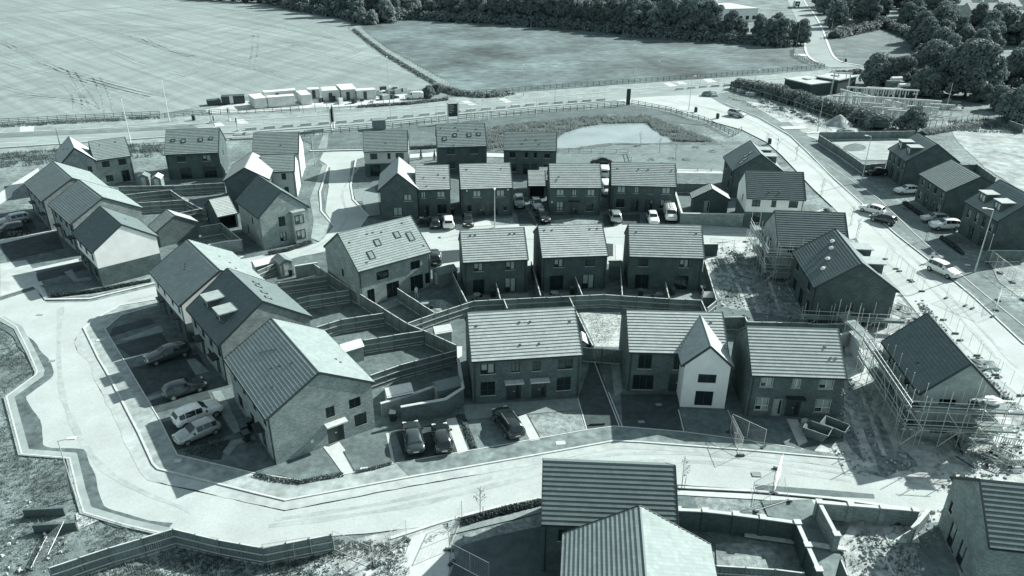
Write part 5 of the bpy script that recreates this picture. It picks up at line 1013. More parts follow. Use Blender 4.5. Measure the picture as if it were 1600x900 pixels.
# lorry on the hill road
p = G(1243.5, 11, .05); r = empty('lorry', p, radians(82), 'dark-backed lorry far up the hill road by the wood', 'lorry')
q = MB(); q.box(-3.6, -1.2, .9, 2.2, 1.2, 3.4); q.build('cargo_box', PAINT['black'], r); q = MB(); q.box(2.3, -1.15, .6, 3.9, 1.15, 2.7); o = q.build('cab', PAINT['white'], r)
q = MB(); q.quad((3.91, -1, 1.6), (3.91, 1, 1.6), (3.91, 1, 2.5), (3.91, -1, 2.5)); q.build('windscreen', M_glass, o)
for x in (-2.6, -1.5, 3.0):
    for y in (-1, 1): q = MB(); q.tube((x, y-.14, .5), (x, y+.14, .5), .5, 12); q.build('wheel', M_tyre, r)
q = MB(); q.quad((-3.61, -.6, 1.6), (-3.61, -.6, 2.6), (-3.61, .6, 2.6), (-3.61, .6, 1.6)); q.build('rear_panel', M_box, r)
# ------------------------------------------------------------------ foliage
def leaf_mat(name, v, spread=.45, trans=.25):
    m = mat(name, v, spread, 1.3, .7, second=(.22, .7, 1.35), rnd=.25, spec=.25)
    if not m.get('tr'):
        m['tr'] = 1; n = m.node_tree; p = n.nodes['Principled BSDF']; o = next(x for x in n.nodes if x.type == 'OUTPUT_MATERIAL')
        t = n.nodes.new('ShaderNodeBsdfTranslucent'); t.inputs['Color'].default_value = tint(v*1.1); mxs = n.nodes.new('ShaderNodeMixShader'); mxs.inputs[0].default_value = trans
        n.links.new(p.outputs[0], mxs.inputs[1]); n.links.new(t.outputs[0], mxs.inputs[2]); n.links.new(mxs.outputs[0], o.inputs['Surface'])
    return m
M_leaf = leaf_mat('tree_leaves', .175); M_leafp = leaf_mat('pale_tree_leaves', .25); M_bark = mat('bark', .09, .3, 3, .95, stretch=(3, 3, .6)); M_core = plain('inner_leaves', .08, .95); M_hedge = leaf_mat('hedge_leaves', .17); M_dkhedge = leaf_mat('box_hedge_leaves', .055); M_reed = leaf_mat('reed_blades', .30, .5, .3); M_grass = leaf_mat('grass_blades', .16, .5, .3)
def leaf(mb, c, n, s, r):
    n = Vector(n).normalized(); x = n.orthogonal().normalized(); x = (Matrix.Rotation(r.uniform(0, 6.28), 3, n) @ x); y = n.cross(x); a, b = s*r.uniform(.7, 1.2), s*r.uniform(.45, .8)
    c = Vector(c); mb.add((c-x*a, c-y*b+n*.12*s, c+x*a, c+y*b+n*.12*s), ((0, 1, 2, 3),))
def lobe(mb, core, c, rx, ry, rz, count, s, r, coref=.72):
    c = Vector(c)
    for _ in range(count):
        d = Vector((r.gauss(0, 1), r.gauss(0, 1), r.gauss(0, 1))).normalized()
        if d.z < -.55: d.z *= -.4; d.normalize()
        k = r.uniform(.70, 1.0)**.5 * (1+.16*mnoise.noise(Vector((d.x*2.2+c.x, d.y*2.2+c.y, d.z*2.2+c.z))))
        p = c+Vector((d.x*rx*k, d.y*ry*k, d.z*rz*k)); n = d+Vector((r.uniform(-.8, .8), r.uniform(-.8, .8), r.uniform(-.5, .8))); leaf(mb, p, n, s, r)
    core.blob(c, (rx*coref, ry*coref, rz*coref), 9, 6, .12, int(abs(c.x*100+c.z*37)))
def make_tree(seed, h, cr, nl, leaves, s, trunk_h=.22):
    """trunk with limbs; crown of many lobes, wider than tall; meshes only"""
    r = random.Random(seed); cm, core, t = MB(), MB(), MB()
    th = h*trunk_h; t.tube((0, 0, -.3), (0, 0, th), h*.028, 8, r2=h*.02, caps=False); t.tube((0, 0, th), (r.uniform(-.3, .3), r.uniform(-.3, .3), h*.72), h*.02, 7, r2=h*.006)
    for i in range(nl):
        a = i*2.399+r.uniform(-.4, .4); f = (i+.5)/nl; z = th+(h-th)*(.05+.73*f)+r.uniform(-.05, .05)*h; rad = cr*(sqrt(max(.05, 1-(f*1.15-.25)**2))*.68)*r.uniform(.6, 1.15)
        c = Vector((cos(a)*rad, sin(a)*rad, z)); k = r.uniform(.72, 1.15)*(1.1-.35*f); rr = cr*.46*k
        lobe(cm, core, c, rr, rr*r.uniform(.85, 1.15), rr*r.uniform(.72, .95), leaves//nl, s, r)
        t.tube((0, 0, th*.9+(z-th)*.35), c, h*.011, 5, r2=h*.004, caps=False)
    lobe(cm, core, (r.uniform(-.1, .1)*cr, r.uniform(-.1, .1)*cr, h-cr*.42), cr*.5, cr*.48, cr*.42, leaves//nl, s, r)
    lobe(cm, core, (0, 0, th+(h-th)*.45), cr*.72, cr*.72, (h-th)*.36, leaves//nl, s, r, .85)
    return cm, core, t
PROTO = {}
def proto(kind, seed, *a, leafm=None):
    cm, core, t = make_tree(seed, *a); PROTO[kind] = (cm.mesh('crown', leafm or M_leaf), core.mesh('inner_crown', M_core), t.mesh('trunk', M_bark))
for i in range(5): proto(('far', i), 20+i, 13.5, 5.2+.4*(i % 3), 15, 2600, .55, .05)
proto(('farp', 0), 40, 11, 4.8, 14, 2400, .5, .04, leafm=M_leafp); proto(('farp', 1), 41, 12.5, 4.6, 14, 2400, .5, .04, leafm=M_leafp)
for i in range(2): proto(('big', i), 60+i, 16, 8.0, 24, 9000, .5, .12)
proto(('mid', 0), 70, 9.5, 5.4, 16, 4500, .42, .08); proto(('mid', 1), 71, 9, 5.0, 15, 4500, .42, .08)
def tree(kind, px, py, label, group=None, sc_=1, name='broadleaf_tree', sz=1, world=None):
    p = world or G(px, py, 0); o = empty(name, p, random.uniform(0, 6.28), label, 'tree', group); o.scale = (sc_, sc_, sc_*sz)
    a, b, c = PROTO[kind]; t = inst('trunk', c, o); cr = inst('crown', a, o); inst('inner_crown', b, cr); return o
rnd = random.Random(3)
def line_y(x):
    P_ = [(430,8),(470,14),(540,26),(560,32),(640,27),(760,33),(900,43),(1000,53),(1100,61),(1160,65),(1225,72),(1262,70)]
    for (a, b), (c, d) in zip(P_, P_[1:]):
        if a <= x <= c: return b+(d-b)*(x-a)/(c-a)
    return 60
x = 436
while x < 1258:
    for row, (dy, dx) in enumerate(((0, 0), (-9, 9), (-18, 3))):
        xx = x+dx+rnd.uniform(-4, 4); y = line_y(xx)+dy+rnd.uniform(-1.5, 1)
        if xx > 1178 and row == 2 or (row and 1108 < xx < 1192) or (1226-(70-y)*.2 < xx < 1300 and y < 66): continue
        pale = rnd.random() < .16
        tree(('farp', rnd.randrange(2)) if pale else ('far', rnd.randrange(5)), xx, y, ('pale' if pale else 'dark')+' broadleaf tree in the long hedge row beyond the meadow', ('pale' if pale else 'dark')+' trees in the hedge row', rnd.uniform(.85, 1.2)*(.8 if xx > 1180 else .72 if xx > 1108 else 1), sz=rnd.uniform(.85, 1.1))
    x += rnd.uniform(15, 22)
x = 300
while x < 440:
    tree(('far', rnd.randrange(5)), x, -2+(x-300)*.06, 'dark broadleaf tree at the top edge beyond the stubble field', 'trees beyond the stubble field', rnd.uniform(.6, .9)); x += rnd.uniform(14, 20)
for a, b in [(-30,-6),(10,-5),(40,-6),(75,-7)]: tree(('far', rnd.randrange(5)), a, b, 'dark broadleaf tree at the top left corner', 'trees in the top left corner', rnd.uniform(.7, .9))
tree(('farp', 0), 604, 35, 'round pale tree standing out at the corner of the two fields', sc_=1.0); tree(('farp', 1), 567, 39, 'smaller pale tree left of the round one at the field corner', sc_=.62); tree(('farp', 0), 583, 38, 'low pale tree between two others at the field corner', sc_=.6)
# the wood on the right
wood = []
def inside(x, y, poly):
    c = False
    for (x0, y0), (x1, y1) in zip(poly, poly[1:]+poly[:1]):
        if (y0 > y) != (y1 > y) and x < (x1-x0)*(y-y0)/(y1-y0)+x0: c = not c
    return c
WP = [(1262,-30),(1276,8),(1296,40),(1302,58),(1340,50),(1382,40),(1432,64),(1445,88),(1560,130),(1610,160),(1640,150),(1640,48),(1485,48),(1478,20),(1480,-30)]
tries = 0
while len(wood) < 95 and tries < 9000:
    tries += 1; x, y = rnd.uniform(1262, 1640), rnd.uniform(-30, 160)
    if not inside(x, y, WP): continue
    p = G(x, y)
    if any((p-q).length < 7.5+(p.y > 330)*2 for q in wood): continue
    wood.append(p); tree(('far', rnd.randrange(5)), 0, 0, 'dark broadleaf tree of the wood on the right', 'trees of the right-hand wood', rnd.uniform(.7, 1.0)*(1.15 if p.y > 300 else .85), world=p)
tree(('big', 0), 1507, 152, 'largest round tree at the edge of the right-hand wood'); tree(('big', 1), 1452, 132, 'big tree left of the largest one, its crown lit on top', sc_=.82); tree(('mid', 0), 1368, 134, 'dark round bush-like tree by the end of the main road'); tree(('mid', 1), 1402, 138, 'middle tree of three behind the substation', sc_=1.05); tree(('mid', 0), 1440, 150, 'pale-topped tree right of the three behind the substation', sc_=.85)
tree(('mid', 1), 1424, 203, 'dark bush at the corner of the substation hedge', sc_=.62); tree(('mid', 0), 1590, 190, 'dark tree at the right edge beyond the rough plot', sc_=.95); tree(('mid', 1), 1560, 172, 'scrubby tree between the rough plot and the wood', sc_=.7); tree(('mid', 0), 1535, 160, 'scrubby bush at the foot of the largest tree', sc_=.55)
tree(('mid', 1), 682, 147, 'low bush at the end of the field ditch', sc_=.3); tree(('mid', 0), 670, 152, 'low bush beside the compound van', sc_=.34)
M_bedleaf = leaf_mat('bed_leaves', .10)
# hedges
def hedge(label, px, w_, h, dens, s, m=None, name='hedge', world=False, cat='hedge', core=True):
    pts = [G(a, b, .03) for a, b in px]; o0 = pts[0]; r = random.Random(int(px[0][0])); mb, co = MB(), MB()
    for a, b in zip(pts, pts[1:]):
        d = b-a; l = d.length; t = d.normalized(); n = Vector((-t.y, t.x, 0))
        for _ in range(int(l*dens)):
            u = r.uniform(0, l); ph = r.uniform(-.15, pi+.15); wob = 1+.38*mnoise.noise(Vector(((a+t*u).x*.35, (a+t*u).y*.35, 3)))+.1*mnoise.noise(Vector(((a+t*u).x*1.3, (a+t*u).y*1.3, 3))); k = r.uniform(.75, 1.05)*wob
            p = a-o0+t*u+n*cos(ph)*w_/2*k+Vector((0, 0, max(.03, sin(ph))*h*k)); leaf(mb, p, n*cos(ph)+Vector((0, 0, sin(ph)))+Vector((r.uniform(-.8, .8), r.uniform(-.8, .8), r.uniform(-.4, .8))), s, r)
        if core:
            q = int(l/(w_*.5))+1
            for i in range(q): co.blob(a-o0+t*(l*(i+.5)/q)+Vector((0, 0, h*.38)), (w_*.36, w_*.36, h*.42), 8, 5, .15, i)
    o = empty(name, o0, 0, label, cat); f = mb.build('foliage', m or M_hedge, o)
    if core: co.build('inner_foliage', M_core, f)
    return o
hedge('tall dark hedge in front of the substation', [(1150,138),(1185,146),(1215,152),(1260,166),(1320,183),(1378,203)], 7, 3.2, 130, .36)
hedge('straggly dark hedge along the ditch between the two fields', [(553,47),(575,65),(607,88),(642,109),(680,131)], 1.6, .7, 26, .3, m=M_leaf, core=False)
hedge('scrub along the ditch end beside the compound', [(680,136),(720,148),(760,152),(800,146)], 4, 1.4, 60, .3, m=M_reed); hedge('scrub strip along the roadside left of the pond', [(560,168),(640,163),(700,156)], 1.6, .7, 50, .22)
hedge('low clipped hedge along the front of the buff gable house', [(398,743),(432,751),(470,755),(500,749),(537,743)], .42, .34, 170, .08, m=M_bedleaf, core=False); hedge('low clipped hedge right of the canopied door path', [(557,739),(585,733),(612,725)], .4, .3, 170, .08, m=M_bedleaf, core=False)
hedge('low hedge at the foot of the white gable terrace house', [(80,465),(150,457),(236,440)], .5, .5, 200, .1, m=M_dkhedge); hedge('low hedge left of the bottom house along the near street', [(722,818),(780,802),(846,786)], .7, .5, 260, .1, m=M_dkhedge); hedge('low planting in front of the bay-window house', [(420,398),(450,392),(486,379)], .7, .5, 160, .1, m=M_dkhedge)
hedge('dark hedge at the left edge beside two parked cars', [(-10,372),(20,369),(46,364)], 1.4, 1.1, 220, .13, m=M_dkhedge); hedge('low hedge before the farthest right townhouses', [(1412,318),(1440,338)], .7, .6, 150, .1, m=M_dkhedge); hedge('low hedge before the nearest dormer townhouse', [(1470,372),(1505,398)], .7, .6, 150, .1, m=M_dkhedge)
hedge('shrubs in the bed between the drives', [(719,650),(727,668),(740,701)], .75, .3, 110, .09, m=M_bedleaf, core=False); hedge('shrubs in the shaded bed before the buff gable house', [(290,706),(320,700),(352,690)], 1.6, .35, 110, .1, m=M_bedleaf, core=False); hedge('row of young shrubs on the verge left of the three-storey house', [(641,233),(684,231)], .8, .8, 80, .14); hedge('overgrown corner at the end of the low brick wall', [(1290,330),(1312,346)], 1.6, .8, 90, .14, m=M_reed)
hedge('scrub along the bank beyond the rough plot', [(1440,210),(1500,200),(1560,192)], 2.5, .9, 60, .25, m=M_reed); hedge('dark strip of bushes at the end of the main road', [(1300,119),(1345,114)], 3, 1.6, 60, .3)
hedge('long undergrowth along the foot of the hedge row beyond the meadow', [(440,11),(470,17),(540,29),(562,36),(640,30),(760,36),(900,46),(1000,56),(1100,64),(1160,68),(1225,74)], 6, 4.2, 26, .62, m=M_leaf)
hedge('undergrowth along the foot of the right-hand wood', [(1300,60),(1340,51),(1382,42),(1430,63),(1445,86)], 6, 3.6, 26, .6, m=M_leaf)
# reeds and rough grass (nobody could count them)
def blades(name, polys, count, h, wd, m, z=.03, seed=1):
    r = random.Random(seed); mb = MB()
    for poly, share in polys:
        xs = [p[0] for p in poly]; ys = [p[1] for p in poly]; W_ = [G(a, b, z) for a, b in poly]; wx = [p.x for p in W_]; wy = [p.y for p in W_]; wp = [(p.x, p.y) for p in W_]; n = 0; tr = 0
        while n < count*share and tr < count*12:
            tr += 1; x, y = r.uniform(min(wx), max(wx)), r.uniform(min(wy), max(wy))
            if not inside(x, y, wp) or mnoise.noise(Vector((x*.35, y*.35, seed)))+.25*mnoise.noise(Vector((x*1.5, y*1.5, seed))) < r.uniform(-.5, .25): continue
            n += 1; hh = h*r.uniform(.4, 1.2)
            for _ in range(3):
                a = r.uniform(0, 6.28); c, s_ = cos(a)*wd, sin(a)*wd; lx, ly = r.uniform(-.4, .4)*hh, r.uniform(-.4, .4)*hh; ox, oy = r.uniform(-.12, .12), r.uniform(-.12, .12)
                mb.add(((x+ox-c, y+oy-s_, z), (x+ox+c, y+oy+s_, z), (x+ox+lx, y+oy+ly, hh)), ((0, 1, 2),))
    return tag(mb.build(name, m), kind='stuff')
blades('reeds', [([(705,225),(740,205),(800,195),(880,187),(938,181),(936,194),(905,200),(880,208),(864,222),(800,236),(755,236)], .6), ([(1012,181),(1035,190),(1062,200),(1118,222),(1055,221),(1036,212),(1022,203),(1014,195)], .3), ([(940,182),(1010,181),(1012,192),(942,193)], .1)], 8000, .75, .08, M_reed)
blades('grass', [([(-40,520),(0,512),(45,550),(55,580),(8,620),(32,712),(108,718),(122,770),(132,802),(255,838),(80,885),(-40,930)], 1)], 5000, .22, .035, M_grass, seed=2)
blades('weeds', [([(130,885),(268,838),(400,862),(520,842),(600,850),(640,842),(640,900),(100,915)], .75), ([(1310,850),(1345,835),(1425,850),(1440,900),(1330,905)], .06)], 3600, .3, .04, M_grass, seed=3)
blades('site_weeds', [([(1108,400),(1180,395),(1240,440),(1250,500),(1160,500),(1125,478)], .15), ([(1430,470),(1475,545),(1560,620),(1600,660),(1600,640),(1500,545),(1440,470)], .2), ([(1130,150),(1290,190),(1300,205),(1180,170)], .3)], 2000, .35, .04, M_grass, seed=4)
blades('verge_grass', [([(0,240),(200,226),(260,224),(260,244),(100,255),(0,262)], .4), ([(0,195),(250,182),(250,186),(0,200)], .25), ([(1480,190),(1600,182),(1600,210),(1500,205)], .35)], 4000, .6, .08, M_grass, seed=6)
blades('hay', [([(907,490),(971,490),(970,538),(932,538)], 1)], 1500, .12, .05, leaf_mat('hay_blades', .4, .4, .2), z=.08, seed=7)
def stones(name, polys, count, smax, m, seed):
    r = random.Random(seed); mb = MB()
    for poly, share in polys:
        W_ = [G(a, b, .03) for a, b in poly]; wp = [(p.x, p.y) for p in W_]; n = 0
        while n < count*share:
            x = r.uniform(min(p[0] for p in wp), max(p[0] for p in wp)); y = r.uniform(min(p[1] for p in wp), max(p[1] for p in wp)); n += .25
            if not inside(x, y, wp) or mnoise.noise(Vector((x*.5, y*.5, seed))) < r.uniform(-.6, .2): continue
            n += .75; s = smax*r.uniform(.15, 1)**2+.03; a = r.uniform(0, 6.28); q = [(x+cos(a+k*1.57)*s*r.uniform(.6, 1.1), y+sin(a+k*1.57)*s*r.uniform(.6, 1.1), .02) for k in range(4)]; t = [(x+(p[0]-x)*.6, y+(p[1]-y)*.6, .03+s*r.uniform(.5, 1)) for p in q]
            mb.add(q+t, ((4,5,6,7),(0,1,5,4),(1,2,6,5),(2,3,7,6),(3,0,4,7)))
    return tag(mb.build(name, m), kind='stuff')
ZS = [([(1108,390),(1185,380),(1245,440),(1255,505),(1160,500),(1125,478)], .25), ([(1320,580),(1400,690),(1440,735),(1350,745),(1300,720)], .2), ([(1430,470),(1475,540),(1590,640),(1600,640),(1500,545),(1440,465)], .15), ([(1345,800),(1490,795),(1440,900),(1330,905)], .2), ([(1440,690),(1600,660),(1600,740),(1480,775)], .2)]
stones('rubble', ZS, 1800, .22, M_slabd, 4); stones('pale_rubble', ZS+[([(0,780),(60,770),(120,860),(60,900),(0,900)], .05), ([(520,845),(640,842),(620,900),(480,900)], .15)], 1500, .2, M_soil, 9)
# young street trees
def sapling(label, px, py, h=3.0, seed=1, leaves=60, group=None):
    r = random.Random(seed); o = empty('young_tree', G(px, py, .06), 0, label, 'young tree', group); t = MB(); c = MB(); top = Vector((r.uniform(-.1, .1), r.uniform(-.1, .1), h)); t.tube((0, 0, 0), top, .035, 5, r2=.012)
    for i in range(11):
        z = h*(.4+.55*i/11); a = r.uniform(0, 6.28); l = h*.28*(1.1-.6*i/11); e = Vector((cos(a)*l*.6, sin(a)*l*.6, z+l*.75)); t.tube((0, 0, z), e, .014, 4, r2=.005)
        for _ in range(leaves//11): k = r.uniform(.3, 1); leaf(c, Vector((0, 0, z)).lerp(e, k)+Vector((r.uniform(-.1, .1), r.uniform(-.1, .1), r.uniform(-.1, .1))), (r.uniform(-1, 1), r.uniform(-1, 1), 1), .07, r)
    t.build('trunk', M_bark, o); c.build('crown', M_hedge, o); q = MB(); q.tube((.25, 0, 0), (.25, 0, 1.2), .03, 5); q.build('stake', M_fcap, o); return o
for i, (a, b, l) in enumerate([(750,809,'young tree with a leafy top left of the bottom house'),(1065,763,'young tree right of the bottom dark roof'),(1282,306,'young street tree in a planted square by the white house'),(1197,231,'young street tree on the kerb above the four-rooflight house'),(1213,238,'second young tree on the kerb above the four-rooflight house'),(1337,372,'young tree at the kerb beside the bag-strewn roof'),(1328,352,'young tree at the corner above the bag-strewn roof'),(1243,250,'slim young tree at the kerb edge of the right street'),(700,268,'young tree behind the corner house'),(1030,238,'young tree on the park lawn'),(1055,250,'second young tree on the park lawn'),(1000,228,'small tree at the edge of the pond'),(1450,345,'young tree before the plain-roofed townhouse'),(1446,375,'young tree on the right verge above the people carrier')]): sapling(l, a, b, 3.2, i)
for i, (a, b, s) in enumerate([(658,248,.35),(679,250,.38)]):
    q, c = MB(), MB(); r_ = random.Random(i); [leaf(q, Vector((cos(t)*s*(1-z_/2.2), sin(t)*s*(1-z_/2.2), z_)), (cos(t), sin(t), .4), .1, r_) for t, z_ in [(r_.uniform(0, 6.28), r_.uniform(.05, 2.1)) for _ in range(300)]]; o = empty('conifer', G(a, b, .05), 0, ('left' if i == 0 else 'right')+' of two small clipped conifers beside the three-storey house', 'conifer'); q.build('foliage', M_dkhedge, o); c.tube((0, 0, 0), (0, 0, 1.9), .05, 6, r2=.02); c.build('trunk', M_bark, o)
for i, (a, b) in enumerate([(1050,248),(1072,250),(1018,250),(996,229),(1087,231),(1113,237),(911,231)]): hedge('low clump of planting on the park lawn', [(a-5, b), (a+5, b)], 1.2, .35, 60, .12, m=M_reed, core=False, name='planting_clump', cat='planting')['group'] = 'planting clumps on the park lawn'
# ------------------------------------------------------------------ person walking by the people carrier
def person(label, px, py, face, h=1.76, top=None, legs=None):
    me = bpy.data.meshes.new('body'); s = h/1.76
    J = [(0,0,.95),(0,0,1.12),(0,.0,1.38),(0,.01,1.50),(0,.03,1.62),(0,.02,1.70), (-.10,.0,.90),(-.11,.14,.50),(-.11,.06,.09),(-.11,.20,.04), (.10,0,.90),(.11,-.04,.50),(.11,-.26,.12),(.11,-.14,.04), (-.19,0,1.40),(-.24,-.06,1.14),(-.23,.10,.92),(-.23,.17,.86), (.19,0,1.40),(.24,.08,1.14),(.23,.26,.98),(.23,.33,.94)]
    E_ = [(0,1),(1,2),(2,3),(3,4),(4,5),(0,6),(6,7),(7,8),(8,9),(0,10),(10,11),(11,12),(12,13),(2,14),(14,15),(15,16),(16,17),(2,18),(18,19),(19,20),(20,21)]
    Rr = [.15,.135,.165,.06,.10,.075,.095,.065,.045,.04,.095,.065,.045,.04,.06,.048,.036,.03,.06,.048,.036,.03]
    me.from_pydata([Vector(j)*s for j in J], E_, []); o = bpy.data.objects.new('person', me); COL.objects.link(o); md = o.modifiers.new('skin', 'SKIN'); sv = me.skin_vertices[0].data
    for i, v in enumerate(sv): v.radius = (Rr[i]*s, Rr[i]*s*(.8 if i in (1, 2) else 1)); v.use_root = i == 0
    o.modifiers.new('sub', 'SUBSURF').levels = 1; o.modifiers['sub'].render_levels = 1
    dg = bpy.context.evaluated_depsgraph_get(); m2 = bpy.data.meshes.new_from_object(o.evaluated_get(dg)); o.modifiers.clear(); o.data = m2
    skin = plain('skin', .32, .6); dark = legs or plain('dark_trousers', .05, .8); hv = top or plain('pale_work_jacket', .6, .8)
    m2.materials.clear(); [m2.materials.append(x) for x in (skin, dark, hv)]
    for f in m2.polygons:
        c = f.center/s; f.use_smooth = True; f.material_index = 0 if c.z > 1.49 or (abs(c.x) > .19 and c.z < .96) else 1 if c.z < .93 else 2
    o.location = G(px, py, .05); o.rotation_euler.z = radians(face); tag(o, label, 'person')
    q = MB(); q.blob((0, .025*s, 1.70*s), (.105*s, .115*s, .095*s), 10, 7, .02, 1); q.build('hair', M_black, o, True)
    q = MB(); q.add([(0,.125*s,1.63*s),(.018*s,.11*s,1.60*s),(-.018*s,.11*s,1.60*s),(0,.145*s,1.605*s)], ((0,1,3),(0,3,2),(1,2,3))); q.build('nose', skin, o); return o
person('person in a pale work jacket walking beside the white people carrier', 1455, 409, 120)
person('person in pale clothes on the patio of the angled rooflight house', 651, 466, 40, legs=plain('light_trousers', .5, .8))
# ------------------------------------------------------------------ lamps
M_col = plain('galvanised_column', .52, .45, metal=.3); M_cold = plain('dark_column', .1, .5)
def lamp(label, px, py, h, arm=1.0, az=0, m=None, name='street_lamp', r=.075, double=False, post_only=False):
    m = m or M_col; o = empty(name, G(px, py, .06), radians(az), label, 'street lamp' if not post_only else 'mast')
    q = MB(); q.tube((0, 0, -.2), (0, 0, 1.3), r*1.35, 8); q.tube((0, 0, 1.3), (0, 0, h), r, 8, r2=r*.6); c = q.build('column', m, o)
    if post_only: q = MB(); q.tube((0, 0, h), (0, 0, h+.15), r, 6); q.build('cap', m, o); return o
    for s in ((1, -1) if double else (1,)):
        q = MB(); q.tube((0, 0, h-.05), (s*arm, 0, h+.08), r*.5, 6); a = q.build('bracket_arm', m, o)
        q = MB(); q.M = Matrix.Translation((s*(arm+.25), 0, h+.1)); q.box(-.32, -.14, -.05, .32, .14, .06); l = q.build('lantern', M_box, a)
        q = MB(); q.M = Matrix.Translation((s*(arm+.25), 0, h+.04)); q.box(-.24, -.1, -.03, .24, .1, -.001); q.build('lens', M_lampw, l)
    return o
lamp('slender street lamp leaning out beside the unfinished left kerb', 118, 777, 5.8, .8, 10, r=.06)
lamp('tall white mast between the main road and the left brick house', 204, 222, 9, post_only=True, r=.1, m=M_box, name='mast'); lamp('tall white mast by the stubble field, left of the roadworks', 265, 190, 9.5, post_only=True, r=.1, m=M_box, name='mast')
lamp('dark mast rising behind the far left gable', 94, 228, 3.5, post_only=True, m=M_cold, name='mast')
lamp('tall street lamp beside the white people carrier on the right', 1523, 425, 9.2, .9, 175, r=.09); lamp('short pole behind the tall right-hand lamp', 1540, 408, 4, post_only=True, r=.06, name='mast')
lamp('street lamp at the end of the shaded side street', 492, 258, 6, .8, 0); lamp('street lamp in front of the middle row driveways', 773, 355, 6, .3, 90)
lamp('street lamp outside the farthest dormer house', 1346, 284, 8.6, .6, 175); lamp('street lamp above the far corner of the raked plot', 1277, 207, 8.3, .8, 0)
lamp('street lamp on the estate street nearest the totem sign', 1076, 172, 8.4, .6, 20); lamp('street lamp in front of the substation hedge', 1177, 147, 6.5, .6, 20)
for a, b, h in [(1318, 92, 8), (1290, 45, 7), (1298, 53, 6), (1389, 76, 4), (1244, 72, 9), (1446, 62, 5)]: lamp('street lamp by the hill road below the wood', a, b, h, .8, 170, r=.08)['group'] = 'lamps by the hill road'
for a, b, h in [(867, 160, 9), (818, 150, 8), (990, 115, 8.5), (609, 165, 12), (611, 190, 8), (1030, 112, 3)]: lamp('thin lamp mast along the main road in front of the meadow', a, b, h, .6, 95, r=.07)['group'] = 'lamp masts along the main road'
# ------------------------------------------------------------------ road blocks and roadworks
bm = MB(); bm.add([(-1.25,-.3,0),(1.25,-.3,0),(1.25,.3,0),(-1.25,.3,0),(-1.2,-.16,.55),(1.2,-.16,.55),(1.2,.16,.55),(-1.2,.16,.55)], ((0,3,2,1),(4,5,6,7),(0,1,5,4),(1,2,6,5),(2,3,7,6),(3,0,4,7)))
blk = bm.mesh('barrier_base', M_slab); pm_ = MB()
for x in (-1.1, 1.1): pm_.tube((x, 0, .5), (x, 0, 2.0), .035, 5)
for z in (1.98, 1.2): pm_.tube((-1.25, 0, z), (1.25, 0, z), .02, 4)
pmm = pm_.mesh('guard_frame', M_galv)
def barrier(p, az):
    o = empty('barrier_block', p, az, 'pale barrier block with a thin guard frame, along the main road', 'barrier', 'barrier blocks along the main road'); inst('barrier_base', blk, o); inst('guard_frame', pmm, o)
def along(px, step, fn, z=.05):
    P_ = [G(a, b, z) for a, b in px]; acc = 0
    for a, b in zip(P_, P_[1:]):
        d = (b-a); l = d.length; t = acc
        while t < l: fn(a+d*(t/l), atan2(d.y, d.x)); t += step
        acc = t-l
along([(392,203),(480,196),(560,190),(700,177),(850,163),(955,156)], 4.1, barrier); along([(1062,140),(1100,136.5),(1140,134),(1165,133)], 4.1, barrier)
def traffic_light(label, px, py, az):
    o = empty('traffic_light', G(px, py, .05), radians(az), label, 'traffic light'); q = MB(); q.cbox((0, 0, .25), .7, .5, .5); q.build('battery_box', M_box, o)
    q = MB(); q.tube((0, 0, .5), (0, 0, 2.0), .05, 6); q.build('pole', M_cold, o)
    q = MB(); q.cbox((0, 0, 2.5), .2, .36, 1.0); h = q.build('signal_head', M_black, o); q = MB(); q.cbox((-.03, 0, 2.5), .03, .62, 1.3); q.build('backing_board', M_black, o)
    for z in (2.82, 2.5, 2.18): q = MB(); q.tube((.1, 0, z), (.17, 0, z), .1, 10); q.build('lens', M_lampr, h)
traffic_light('temporary traffic light nearest the stubble field', 330, 192, 190); traffic_light('temporary traffic light beside the compound fence', 358, 189, 10); traffic_light('temporary traffic light on the white crossing patch', 336, 202, 200); traffic_light('temporary traffic light among the kerb stacks by the road', 371, 205, 20)
for i, (a, b) in enumerate([(376, 211), (388, 211), (372, 217), (391, 216)]):
    q = MB(); q.M = Matrix.Translation(G(a, b, .05)) @ Matrix.Rotation(.1*i, 4, 'Z'); [q.box(-1.2, -.7+j*.36, .02, 1.2, -.38+j*.36, .3+.16*(j % 2)) for j in range(4)]; tag(q.build('kerb_stack', M_slab), 'stack of pale kerb stones at the roadworks', 'kerb stack', 'kerb stacks at the roadworks')
# signs
M_sign = plain('dark_sign_board', .04, .5)
def board(label, a, b, h0, h1, m=M_sign, lines=0, name='hoarding_sign', posts=True, th=.12):
    A, B = G(*a, .05), G(*b, .05); d = B-A; l = d.length; o = empty(name, A, atan2(d.y, d.x), label, 'sign')
    if posts:
        for x in (0, l): q = MB(); q.box(x-.14, -.14, -.1, x+.14, .14, h1+.35); q.build('post', M_box, o)
    q = MB(); q.box(.15, -th/2, h0, l-.15, th/2, h1); bo = q.build('sign_panel', m, o)
    for i in range(lines):
        z = h1-.35-i*.42; w_ = [.62, .8, .55, .7, .4][i % 5]; q = MB(); q.box(.4, -th/2-.02, z-.06, .4+(l-.8)*w_, -th/2-.002, z+.06); q.build('lettering', M_slab, bo)
    return o
board('dark estate board on two white posts by the road, behind the three-storey house', (700,193), (716,192), 1.6, 4.6, lines=5)
board('tall dark totem sign at the street junction', (977.5,164.5), (984.5,164), .1, 4.2, posts=False, th=.35, name='totem_sign')
board('dark boards set in a V beside the main road', (518,203), (522,200), 1.6, 5.0, name='board_sign'); board('second dark board of the V beside the main road', (523,200), (521.5,203.5), 1.6, 5.0, name='board_sign', posts=False)
o = empty('flag_pole', G(1008,165,.05), 0, 'thin sign post near the junction', 'post') if 0 else None
